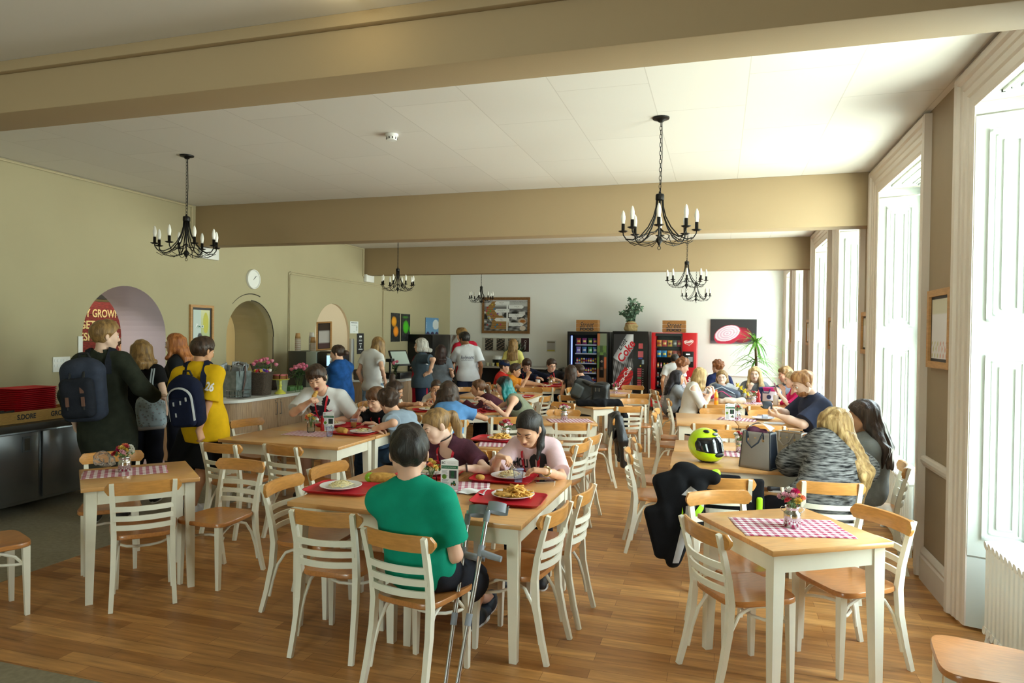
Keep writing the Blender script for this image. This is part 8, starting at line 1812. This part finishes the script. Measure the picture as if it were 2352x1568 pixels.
Q=[BX(V3(.99,11.86,.66),(.045,.03,.22),None,.02,.02)]
soft('shawl','pink and white checked shawl over a chair by the window','shawl',[BX(V3(.86,12.22,.64),(.17,.035,.24),None,.03,.03)],.010,gingham('shawl_check','#c2185f'),lambda P:nz(P,26,2.)*.010,V3(.86,12.22,.4))
# ---------- left: steel counter, trays, hatch ----------
M_SS=mat('stainless_steel','#8d9094',.28,.95,bump=.02); M_DSS=mat('dark_worktop','#3a3632',.4)
t=thing('steel_counter','long stainless steel fridge counter against the left wall','counter',(-6.38,4.45,0)); mb=MB(); mb.box((-.28,-1.25,.12),(.24,1.28,.80),M_SS,None,.006); mb.build('body',t); mb=MB(); mb.box((-.30,-1.28,.80),(.32,1.32,.865),M_DSS,None,.008); mb.build('worktop',t)
for y0,y1 in ((-1.22,-.42),(-.38,.40),(.44,1.24)):
    mb=MB(); mb.box((.241,y0,.15),(.262,y1,.775),M_SS,None,.006); o=mb.build('door',t); mb=MB(); mb.box((.262,y0+.62,.60),(.272,y0+.70,.74),mat('handle_recess','#5d5f62',.4,.6)); mb.box((.268,y0+.635,.615),(.274,y0+.685,.725),M_DARK); o2=mb.build('handle',o)
for y in (-1.1,1.15):
    for x in (-.2,.18): mb=MB(); mb.lathe([(0,0),(.025,0),(.02,.12),(0,.12)],M_STEEL,10,None,(x,y,0)); mb.build('foot',t)
z0=.868; t=thing('wooden_crate','shallow wooden crate lettered S.DORE on the steel counter','crate',(-6.38,4.70,z0)); M_PALE=mat('crate_pale_wood','#c29a58',.65,var=.12,stretch=(20,3,20)); mb=MB(); mb.box((.21,-.62,.0),(.225,.62,.105),M_PALE); mb.box((-.225,-.62,0),(-.21,.62,.105),M_PALE); mb.box((-.21,-.62,0),(.21,-.605,.105),M_PALE); mb.box((-.21,.605,0),(.21,.62,.105),M_PALE); mb.box((-.21,-.605,0),(.21,.605,.01),M_PALE); mb.build('slats',t)
Ms=frame((.2265,0,.055),(0,1,0),(0,0,1)); text('lettering','S.DORE',.1,Ms@T((.06,0,0)),M_INKB,t,fit=(.18,.05),ext=0,bold=.003); text('lettering','GROWER',.1,Ms@T((.42,0,0)),M_INKB,t,fit=(.24,.05),ext=0,bold=.003)
for k in range(16): put('tray',once('tray',tray_me),(-6.38,4.93,.884+.018*k),90,'red tray in the tall stack on the steel counter','tray','stack of red trays on the steel counter')
mb=MB(); rng=random.Random(3)
mb=MB()
for k in range(4): mb.tube([(-6.4+.05*k,4.36+.04*k,.93),(-6.36+.05*k,4.42+.05*k,.96),(-6.34+.06*k,4.50+.05*k,.985)],[.03,.022,.008],mat('black_plastic','#161618',.5),8)
tag(mb.build('cutlery_handles'),'dark utensil handles in the crate left of the red tray stack','utensils',None,'stuff')
# servery beyond the hatch
t=thing('wooden_sign','red board lettered LOCALLY GROWN VEGETABLES seen through the arch','sign',(-9.55,8.6,1.75)); M_SGN=mat('weathered_red_boards','#8e2a2a',.7,col2='#5c1a1c',vscale=5,stretch=(1,3,20)); mb=MB()
for k in range(4): mb.box((.0,-1.05,-.42+.212*k),(.02,.42,-.215+.212*k),M_SGN)
mb.build('boards',t); M_CRM=mat('sign_cream','#e9d9a0',.7); Ms=frame((.0215,0,0),(0,1,0),(0,0,1)); text('lettering','LOCALLY GROWN',.1,Ms@T((-.20,.235,0)),M_CRM,t,fit=(1.10,.13),ext=0,bold=.002); text('lettering','VEGETABLES',.1,Ms@T((-.13,.05,0)),M_CRM,t,fit=(.86,.13),ext=0,bold=.002); text('lettering','FRESH DAILY',.1,Ms@T((-.10,-.14,0)),M_CRM,t,fit=(.9,.13),ext=0,bold=.002)
box_thing('sign_rail','dark rail above the red sign','rail',(0,-1.1,-.09),(.08,.6,.09),mat('rail_dark','#26262a',.5),(-9.59,8.6,2.30)); 
t=thing('strip_light','bright strip light over the servery','ceiling light',(-9.3,8.5,2.45)); mb=MB(); mb.box((-.03,-.9,-.03),(.03,.5,.03),M_WPL,None,.008); mb.build('body',t); mb=MB(); mb.box((-.05,-.88,-.05),(.05,.48,-.031),mat('tube_glow','#fff3d0',.5,emit=9)); mb.build('tube',t)
for y,lb in ((6.0,'nearer'),(10.2,'farther')):
    t=thing('ceiling_panel',lb+' square ceiling light of the servery','ceiling light',(-8.5,y,2.95)); mb=MB(); mb.box((-.3,-.3,-.03),(.3,.3,-.001),M_WPL,None,.005); mb.build('frame',t); mb=MB(); mb.box((-.27,-.27,-.034),(.27,.27,-.031),mat('diffuser_glow','#fff4e0',.5,emit=36)); mb.build('diffuser',t)
t=thing('leafy_plant','bright green leafy plant below the red sign','plant',(-9.2,8.15,0)); mb=MB(); mb.lathe([(0,0),(.16,0),(.2,.9),(.2,.95),(0,.93)],M_CARD,18); mb.build('pot',t); mb=MB(); rng=random.Random(6)
for k in range(60): a=rng.uniform(0,6.28); e=rng.uniform(.1,1.3); leafquad(mb,(0,0,.95+rng.uniform(0,.25)),(math.cos(a)*math.cos(e),math.sin(a)*math.cos(e),math.sin(e)),rng.uniform(.15,.28),.035,mat('leaf_bright','#8bb83a',.5,var=.2))
mb.build('leaves',t)
# glazed arch
mb=MB(); pts,_,_=arch_prism(8.75,.543,2.188,.872,0,0); mb.add([(xl(8.75)-.10,y,z) for y,z in pts],[tuple(range(len(pts)))],glass('hatch_glass','#f9f8f0',.05)); o=mb.build('glass_pane'); o.parent=wl
t=thing('wooden_ladder','leaning wooden board with a trailing plant behind the glazed arch','shelf',(-8.3,8.9,.0)); mb=MB()
for y in (-.12,.12): mb.box((-.02,y-.06,0),(.02,y-.0,1.75),M_OLDW,T((0,0,.85),R(0),R(0))@T((0,0,-.85)))
mb.box((-.02,-.18,.6),(.02,.18,.68),M_OLDW); mb.box((-.02,-.18,1.3),(.02,.18,1.38),M_OLDW); mb.build('boards',t); mb=MB(); rng=random.Random(8)
for k in range(40): a=rng.uniform(0,6.28); leafquad(mb,(rng.uniform(-.05,.1),rng.uniform(-.15,.15),1.78+rng.uniform(-.02,.3)),(math.cos(a),math.sin(a),rng.uniform(-.4,.8)),rng.uniform(.06,.12),.02,mat('leaf_bright','#8bb83a',.5,var=.2))
mb.build('trailing_plant',t)
# ---------- serving counter ----------
M_CAB=mat('counter_wood_laminate','#b19270',.5,col2='#94765a',vscale=5,stretch=(14,14,1.2)); M_WTOP=mat('white_worktop','#e6e6e2',.3,coat=.2); M_BRS=mat('brushed_handle','#7d7c7a',.35,.9)
WX0=-6.755; XF=-5.74
mb=MB(); pts=[(WX0+.01,6.98)]+[(XF-.34+.34*math.cos(a)+.04,7.30+.32*math.sin(a)) for a in [R(-90+9*i) for i in range(11)]]+[(XF+.04,9.88),(WX0+.01,9.88)]; mb.prism(pts,.835,.872,M_WTOP); tag(mb.build('worktop'),'white worktop with a rounded end, loaded with baskets and roses','worktop')
def cabinet(y0,y1,label,curved=False,xf=XF,h=.832,doors=2,x0=WX0):
    t=thing('cabinet',label,'cabinet',(x0,y0,0),0,'wood-effect counter cabinets'); L=y1-y0; D=xf-x0; mb=MB()
    if curved: mb.prism([(.02,0)]+[(D-.32+.32*math.cos(a),.32+.32*math.sin(a)) for a in [R(-90+9*i) for i in range(11)]]+[(D,L),(.0,L)],.08,h,M_CAB,None,True); mb.build('body',t); 
    else:
        mb.box((.02,0,.08),(D-.02,L-.004,h),M_CAB); mb.build('body',t); w=L/doors
        for k in range(doors):
            mb=MB(); mb.box((D-.019,w*k+.003,.085),(D,w*(k+1)-.006,h-.004),M_CAB,None,.002); o=mb.build('door',t); hy=w*k+(w-.05 if k%2==0 else .045); mb=MB(); mb.tube([(D,hy,h-.22),(D+.028,hy,h-.22),(D+.028,hy,h-.06),(D,hy,h-.06)],.005,M_BRS,7); mb.build('handle',o); mb=MB(); mb.lathe([(0,.008),(.007,.008),(.007,0)],M_BRS,10,frame((D,hy+(-.012 if k%2==0 else .012),h-.035),(0,1,0),(0,0,1))); mb.build('lock',o)
    mb=MB(); mb.box((.02,.02,0),(D-.08,L-.02,.08),M_DARK); mb.build('plinth',t); return t
cabinet(7.0,7.42,'rounded end cabinet of the serving counter',True); cabinet(7.42,8.52,'two-door cabinet under the cake stand'); cabinet(8.52,9.0,'single-door cabinet behind the boy biting bread',doors=1); cabinet(9.0,9.86,'two-door cabinet under the coffee machine')
CT=.873
def lathe_thing(name,label,cat,prof,mt,loc,group=None,n=24):
    mb=MB(); mb.lathe(prof,mt,n); return tag(mb.build(name,None,loc),label,cat,group)
M_ZNC=mat('galvanised_zinc','#8a9494',.45,.6,col2='#6f7a7a',vscale=18); M_WCK=mat('wicker_grey','#6d5d50',.8,col2='#3f352d',vscale=60,stretch=(1,1,4),bump=.9,bscale=120); M_FOIL=mat('foil_packet','#a8aeb3',.35,.4,var=.15)
t=thing('metal_bucket','square zinc bucket with a leather strap, full of wrapped packets','bucket',(-6.10,7.52,CT)); mb=MB(); mb.prism([(-.16,-.15),(.16,-.15),(.16,.15),(-.16,.15)],0,.012,M_ZNC)
for a,b,c_,e in ((-.16,-.15,.16,-.142),(-.16,.142,.16,.15),(-.16,-.142,-.152,.142),(.152,-.142,.16,.142)): mb.box((a,b,.012),(c_,e,.34),M_ZNC)
mb.build('bucket_body',t); mb=MB(); mb.tube([(.165,-.03,.05),(.185,.0,.25),(.15,.04,.40),(.03,.05,.44),(-.1,.04,.38)],.014,mat('strap_brown_leather','#4a281c',.5),8,flat=.4); mb.build('strap',t)
rng=random.Random(5)
for k in range(11):
    mb=MB(); w=rng.uniform(.05,.07);h=rng.uniform(.16,.22); mb.grid(lambda u,v:((u-.5)*2*w,.015*math.sin(PI*u)*math.sin(PI*v)+.006*math.sin(u*14+v*9),v*h),8,8,M_FOIL); o=mb.build('wrapped_packet',None,(-6.10+rng.uniform(-.1,.1),7.52+rng.uniform(-.09,.09),CT+.25)); o.rotation_euler=(rng.uniform(-.35,.35),rng.uniform(-.35,.35),rng.uniform(0,6)); o.modifiers.new('s','SOLIDIFY').thickness=.004; tag(o,'crumpled silver-wrapped packet in the zinc bucket','packet','wrapped packets in the zinc bucket')
def basket(loc,rz,w,d,h,label,wire=False):
    t=thing('basket',label,'basket',loc,R(rz)); mt=M_BRS if wire else M_WCK; mb=MB()
    if wire:
        for z in (0.004,h*.45,h): mb.tube([(x,y,z) for x,y in rrect(w,d,.04)],.0035,mt,6,closed=True)
        for x,y in rrect(w,d,.04,4): mb.tube([(x*.96,y*.96,0.004),(x,y,h)],.0025,mt,5)
        for k in range(-3,4): mb.tube([(-w/2*.95,k*d/8,.004),(w/2*.95,k*d/8,.004)],.0025,mt,5)
        mb.build('wire_frame',t)
    else:
        n=14; V=[]; 
        rs=[]
        for k in range(n+1):
            z=h*k/n; f=.86+.14*k/n; P=rrect(w*f,d*f,.05); rs.append([(x*(1+.016*(1 if (j+k)%2 else -1)),y*(1+.016*(1 if (j+k)%2 else -1)),z) for j,(x,y) in enumerate(P)])
        for k in range(n,-1,-3): z=h*k/n; f=(.86+.14*k/n)*.90; rs.append([(x,y,max(z,.02)) for x,y in rrect(w*f,d*f,.05)])
        rings(mb,rs,mt); mb.build('woven_sides',t); mb=MB(); mb.tube([(x,y,h) for x,y in rrect(w,d,.05)],.012,mt,8,closed=True); mb.build('rim',t)
    return t
t=basket((-5.93,7.86,CT),12,.24,.27,.30,'tall grey wicker basket of chocolate bars beside the zinc bucket')
rng=random.Random(11)
for k in range(14):
    c_=rng.choice(cC); o=put('chocolate_bar',packet_me('bar',*c_),(-5.93+rng.uniform(-.08,.08),7.86+rng.uniform(-.09,.09),CT+.24),rng.uniform(0,360),'chocolate bar in the tall wicker basket','chocolate bar','chocolate bars in the wicker basket'); o.rotation_euler=(rng.uniform(-.5,.5),rng.uniform(-.5,.5),rng.uniform(0,6))
basket((-5.92,7.40,CT),5,.22,.26,.10,'low wire basket of glass jars at the rounded counter end',True)
for k,(x,y) in enumerate(((-5.97,7.33),(-5.90,7.40),(-5.95,7.47))):
    lathe_thing('glass_jar','small glass jar in the low wire basket','jar',[(0,.001),(.033,.001),(.035,.01),(.035,.07),(.026,.085),(.028,.095)],M_JAR,(x,y,CT+.01),'glass jars in the wire basket',16)
M_LEM=mat('cake_stand_lemon','#e2e05a',.3,coat=.4); t=thing('cake_stand','lemon yellow cake stand with a sliced iced cake','cake stand',(-5.80,8.10,CT)); mb=MB(); mb.lathe([(0,0),(.075,0),(.078,.012),(.05,.035),(.022,.06),(.018,.10),(.026,.115),(.018,.13),(.018,.18),(.03,.192),(.12,.198),(.128,.208),(.12,.208),(.1,.202),(0,.202)],M_LEM,32); mb.build('stand',t)
M_SPG=mat('cake_sponge','#8a5a2c',.8,var=.2,vscale=40); M_ICE=mat('cake_icing_pink','#c4606a',.4,var=.15)
for k in range(6):
    a0,a1=R(60*k+3),R(60*k+57); mb=MB(); mb.prism([(0,0)]+[(.088*math.cos(a0+(a1-a0)*i/6),.088*math.sin(a0+(a1-a0)*i/6)) for i in range(7)],0,.05,M_SPG); o=mb.build('cake_slice',None,(-5.80+.012*math.cos(R(60*k+30)),8.10+.012*math.sin(R(60*k+30)),CT+.204)); mb=MB(); mb.prism([(.004*math.cos(R(60*k+30)),.004*math.sin(R(60*k+30)))]+[(.087*math.cos(a0+(a1-a0)*i/6),.087*math.sin(a0+(a1-a0)*i/6)) for i in range(7)],.05,.064,M_ICE); mb.build('icing',o); tag(o,'slice of the pink-iced cake on the lemon stand','cake slice','cake slices on the lemon stand')
for x,y,mt,lb in ((-6.05,8.12,'#8d9a86','grey-green enamel pot behind the cake stand'),(-6.0,8.42,'#a4b09a','pale green enamel pot right of the cake stand')): lathe_thing('enamel_pot',lb,'pot',[(0,0),(.065,0),(.085,.19),(.09,.195),(.08,.195),(.06,.01),(0,.01)],mat('enamel_'+mt.strip('#'),mt,.35),(x,y,CT))
ROSE=mat('rose_pink','#e0527f',.6,col2='#f3a3b8',vscale=30); LEAFD=mat('rose_leaf','#2d5a2c',.5,var=.2)
def roses(loc,label,n,s,seed,vase=True):
    t=thing('rose_vase',label,'flowers',loc,0,'pink roses on the counters'); rng=random.Random(seed); mb=MB(); mb.lathe([(0,0),(.035,0),(.04,.05),(.028,.12),(.034,.15)],M_JAR,18); mb.build('vase',t); fo=MB()
    for k in range(n):
        a=k*2.4;r=s*.5*math.sqrt((k+.6)/n); e=Vector((math.cos(a)*r,math.sin(a)*r,.20+s*.75*(1-.35*(k/n)))); fo.tube([(0,0,.02),(e.x*.4,e.y*.4,.16),e],.003,M_STEM,5)
        for j in range(5): d=Vector((rng.uniform(-1,1),rng.uniform(-1,1),rng.uniform(-.4,.5))); leafquad(fo,e*rng.uniform(.65,.9),d,rng.uniform(.05,.09),.025,LEAFD)
        m=MB(); m.lathe([(0,-.02),(.014,-.015),(.028,.005),(.030,.02),(.022,.028),(.018,.020),(.014,.032),(.006,.030),(0,.024)],ROSE,12,T(e,rng.uniform(-.4,.4),rng.uniform(-.4,.4),a)); m.build('rose',t)
    fo.build('foliage',t)
roses((-6.25,8.35,CT),'big vase of pink roses in front of the glazed arch',9,.34,2); roses((-5.78,8.48,CT),'small glass vase of pink roses right of the cake stand',5,.20,3); roses((-5.98,8.85,CT),'vase of pink roses before the coffee machine',6,.22,4)
t=basket((-6.36,8.72,CT),0,.30,.42,.17,'open dark wicker hamper of wrapped bakes under the coffee machine'); mb=MB(); mb.grid(lambda u,v:(-.15-.10*v,(u-.5)*.42,.18+.20*v-.004*math.sin(u*50)),20,8,M_WCK); o=mb.build('lid',t); o.modifiers.new('s','SOLIDIFY').thickness=.014
for k in range(5): o=surfnet([EL((0,0,.03),(.045,.04,.03),None)],.008,lambda P:nz(P,50,1.)*.004,'wrapped_bun',mat('bun_wrapped','#c08a6a',.4,coat=.3,var=.2)) if k==0 else put('wrapped_bun',bun0,(0,0,0),40*k,'','');bun0=o.data if k==0 else bun0; o.location=(-6.34,8.56+.085*k,CT+.14); tag(o,'wrapped bun in the open wicker hamper','bun','wrapped buns in the hamper')
box_thing('serving_crate','low green crate with wooden slats beside the small rose vase','crate',(-.10,-.16,0),(.10,.16,.06),mat('crate_green','#4f7d3c',.5),(-6.02,8.66,CT),.006)
# coffee machine and cups
t=thing('coffee_machine','dark coffee machine with a lit touch screen on the counter','coffee machine',(-6.06,9.50,CT)); mb=MB(); mb.box((-.39,-.30,.0),(-.06,.30,.555),mat('machine_dark','#3a3d3a',.45),None,.008); mb.build('body',t); mb=MB(); mb.box((-.06,-.31,0),(.12,.30,.55),mat('machine_panel','#9aa59e',.4,.3),None,.006); mb.lathe([(0,.006),(.012,.006),(.012,0)],M_STEEL,12,frame((.03,-.311,.22),(1,0,0),(0,0,1))); mb.build('side_panel',t)
mb=MB(); mb.box((.12,-.30,.30),(.36,.30,.56),mat('machine_black','#191a1d',.3),None,.04); mb.build('head',t); mb=MB(); mb.box((.30,-.306,.31),(.37,-.29,.53),M_STEEL,None,.01); mb.build('bezel',t); mb=MB(); mb.box((.305,-.312,.34),(.355,-.305,.50),mat('touch_screen','#9fc4e0',.3,emit=1.2)); mb.build('screen',t); mb=MB(); mb.box((.12,-.28,0),(.34,.28,.05),mat('machine_black','#191a1d',.3),None,.01); mb.build('drip_tray',t)
zc=CT+.557
M_KRA=mat('kraft_cup','#b58a58',.7); M_CUPW=mat('paper_cup_white','#ece9e4',.6)
def cup_stack(x,y,n,mt,label):
    for k in range(n):
        key='pc'+mt.name
        def mk(): mb=MB(); mb.lathe([(0,.002),(.042,.002),(.044,.0),(.033,.095),(0,.096)],mt,18); mb.lathe([(.043,-.001),(.046,.002),(.043,.006)],M_CUPW,18); return mb.mesh('paper_cup')
        put('paper_cup',once(key,mk),(x,y,zc+.0152*k),0,label,'paper cup','stacked paper cups on the coffee machine')
cup_stack(-6.33,9.28,13,M_KRA,'brown paper cup in the left stack on the coffee machine'); cup_stack(-6.16,9.40,14,M_CUPW,'white paper cup in the tall stack on the coffee machine'); cup_stack(-6.07,9.30,9,M_KRA,'brown paper cup in the shorter stack on the coffee machine')
t,M=framed('framed_notice','tilted wooden-framed notice on top of the coffee machine',frame((-5.88,9.32,zc+.235),(.93,.25,.06),(-.1,.18,.98)),.24,.45,lambda u,v:(70,58,52) if v>.72 else (216,212,214) if v>.2 else (96,70,74),.022,None,None,16,.012)
# second counter with the till
mb=MB(); mb.box((-6.74,9.55+.75,.885),(-5.22,11.76,.915),M_WTOP,None,.004); tag(mb.build('worktop'),'pale worktop of the till counter','worktop')
cabinet(10.32,11.03,'left wood-effect cabinet of the till counter',False,-5.26,.884,2,-6.72); cabinet(11.03,11.74,'right wood-effect cabinet of the till counter',False,-5.26,.884,2,-6.72)
t=thing('till','black touch-screen till on the counter before the apron woman','till',(-5.55,11.1,.916)); mb=MB(); mb.box((-.22,-.24,0),(.22,.24,.11),M_BLKM,None,.008); mb.build('cash_drawer',t); mb=MB(); mb.tube([(0,0,.11),(.02,.0,.25),(.05,.0,.33)],.03,M_BLKM,8); mb.build('stand',t); mb=MB(); Mt=T((.08,.0,.36),0,R(62),R(-25)); mb.box((-.15,-.20,-.015),(.15,.20,.015),M_BLKM,Mt,.008); mb.build('monitor',t); mb=MB(); mb.box((-.125,-.175,.016),(.125,.175,.018),mat('till_screen','#a9b8ae',.3,emit=.12),Mt); mb.build('screen',t); mb=MB(); mb.box((-.02,-.34,.30),(.10,-.22,.36),M_BLKM,None,.01); mb.tube([(.04,-.28,.0),(.04,-.28,.30)],.02,M_BLKM,8); mb.build('customer_display',t)
roses((-5.36,10.72,.916),'small vase of pink roses beside the till',3,.14,6); box_thing('wicker_pot','brown wicker pot on the till counter','pot',(-.08,-.08,0),(.08,.08,.18),M_WCK,(-5.9,10.45,.916),.02); papers((-5.5,10.5),'loose papers on the till counter').__class__ if 0 else None
mb=MB(); mb.box((-.10,-.14,.001),(.10,.14,.004),M_CARD,T((0,0,0),0,0,R(12))); mb.box((-.09,-.12,.004),(.11,.15,.006),mat('sheet_pinkish','#d9c8cc',.7),T((0,0,0),0,0,R(-8))); tag(mb.build('paper_sheets',None,(-5.42,10.45,.916)),'papers lying on the till counter','papers')
box_thing('paper_bag','white paper bag hanging at the till counter end','bag',(-.09,-.07,0),(.09,.07,.30),M_CARD,(-5.55,10.42,.916),.02) if 0 else None
# tall black fridge and back counter
t=thing('tall_fridge','tall black fridge with a chrome edge against the left wall','fridge',(-6.30,14.9,0)); mb=MB(); mb.box((-.56,-.55,.05),(.02,1.0,1.69),M_BLKM,None,.01); mb.build('body',t); mb=MB(); mb.box((.021,-.53,.08),(.045,.52,1.67),M_BLKM,None,.006); mb.build('door',t); mb=MB(); mb.box((.0,.55,.06),(.06,1.0,1.685),M_CHROME,None,.03); mb.build('chrome_column',t)
mb=MB(); mb.box((-6.2,16.25,.86),(-3.75,16.97,.90),mat('back_worktop','#a6a19a',.4),None,.004); tag(mb.build('worktop'),'grey worktop along the back wall under the photo board','worktop')
cabinet_x=thing('counter_base','dark open counter base along the back wall','counter',(-4.9,16.6,0)); mb=MB(); mb.box((-1.25,.2,.05),(1.1,.36,.858),mat('base_dark','#2d2c2e',.6)); mb.build('back_panel',cabinet_x)
for x in (-1.2,-.3,1.07): mb=MB(); mb.box((x-.02,-.3,0),(x+.02,.2,.858),mat('base_light','#8f8a84',.6)); mb.build('upright',cabinet_x)
put('tray',once('tray',tray_me),(-5.0,16.42,.902),3,'red tray on the back counter under the photo board','tray',GT); put('plate',once('plate',plate_me),(-4.95,16.43,.906),0,'plate of food on the back counter tray','plate',GP); o=food('fries',-4.95,16.43,'chips on the back counter tray',.913); 
for k in range(3): lathe_thing('tea_bowl',('left','middle','right')[k]+' of three small pale bowls on the back counter','bowl',[(0,0),(.035,0),(.05,.085),(.046,.085),(.03,.01),(0,.01)],mat('bowl_sage','#b9b598',.5) if k<2 else mat('bowl_yellow','#d9b52a',.5),(-5.62+.14*k,16.40,.902))
box_thing('wooden_box','brown wooden box on the back counter','box',(-.22,-.12,0),(.22,.12,.16),M_OLDW,(-5.02,16.75,.902),.006)
t=thing('peace_lily','dark green broad-leaved plant before the photo board','plant',(-4.97,16.62,1.063)); mb=MB(); mb.lathe([(0,0),(.07,0),(.09,.14),(0,.14)],M_CARD,16); mb.build('pot',t); mb=MB(); rng=random.Random(21)
for k in range(26): a=rng.uniform(0,6.28); e=rng.uniform(.2,1.2); leafquad(mb,(0,0,.14),(math.cos(a)*math.cos(e),math.sin(a)*math.cos(e)*.7,math.sin(e)),rng.uniform(.25,.42),.045,mat('lily_leaf','#27542f',.4,var=.2))
mb.build('leaves',t)
t=thing('soup_kettle','black and white soup kettle on the back counter','kettle',(-5.45,16.72,.902)); mb=MB(); mb.lathe([(0,0),(.13,0),(.14,.16),(0,.16)],M_BLKM,20); mb.build('body',t); mb=MB(); mb.lathe([(.14,.16),(.12,.24),(.05,.27),(0,.27)],M_WPL,20); mb.build('lid',t)
picture('fruit_print_panel',.30,.46,f_fruit(((.4,.35,.35,.25,(200,50,30)),(.55,.25,.2,.2,(90,140,40)),(.5,.75,.5,.2,(205,170,110))),(180,150,90)),frame((-5.35,14.4,.95),(1,.1,0),(0,0,1))) if 0 else None
box_thing('sauce_box','small cardboard box on the back counter by the boys','box',(-.07,-.07,0),(.07,.07,.13),mat('cardboard','#a98c66',.8),(-3.95,16.55,.902),.003)
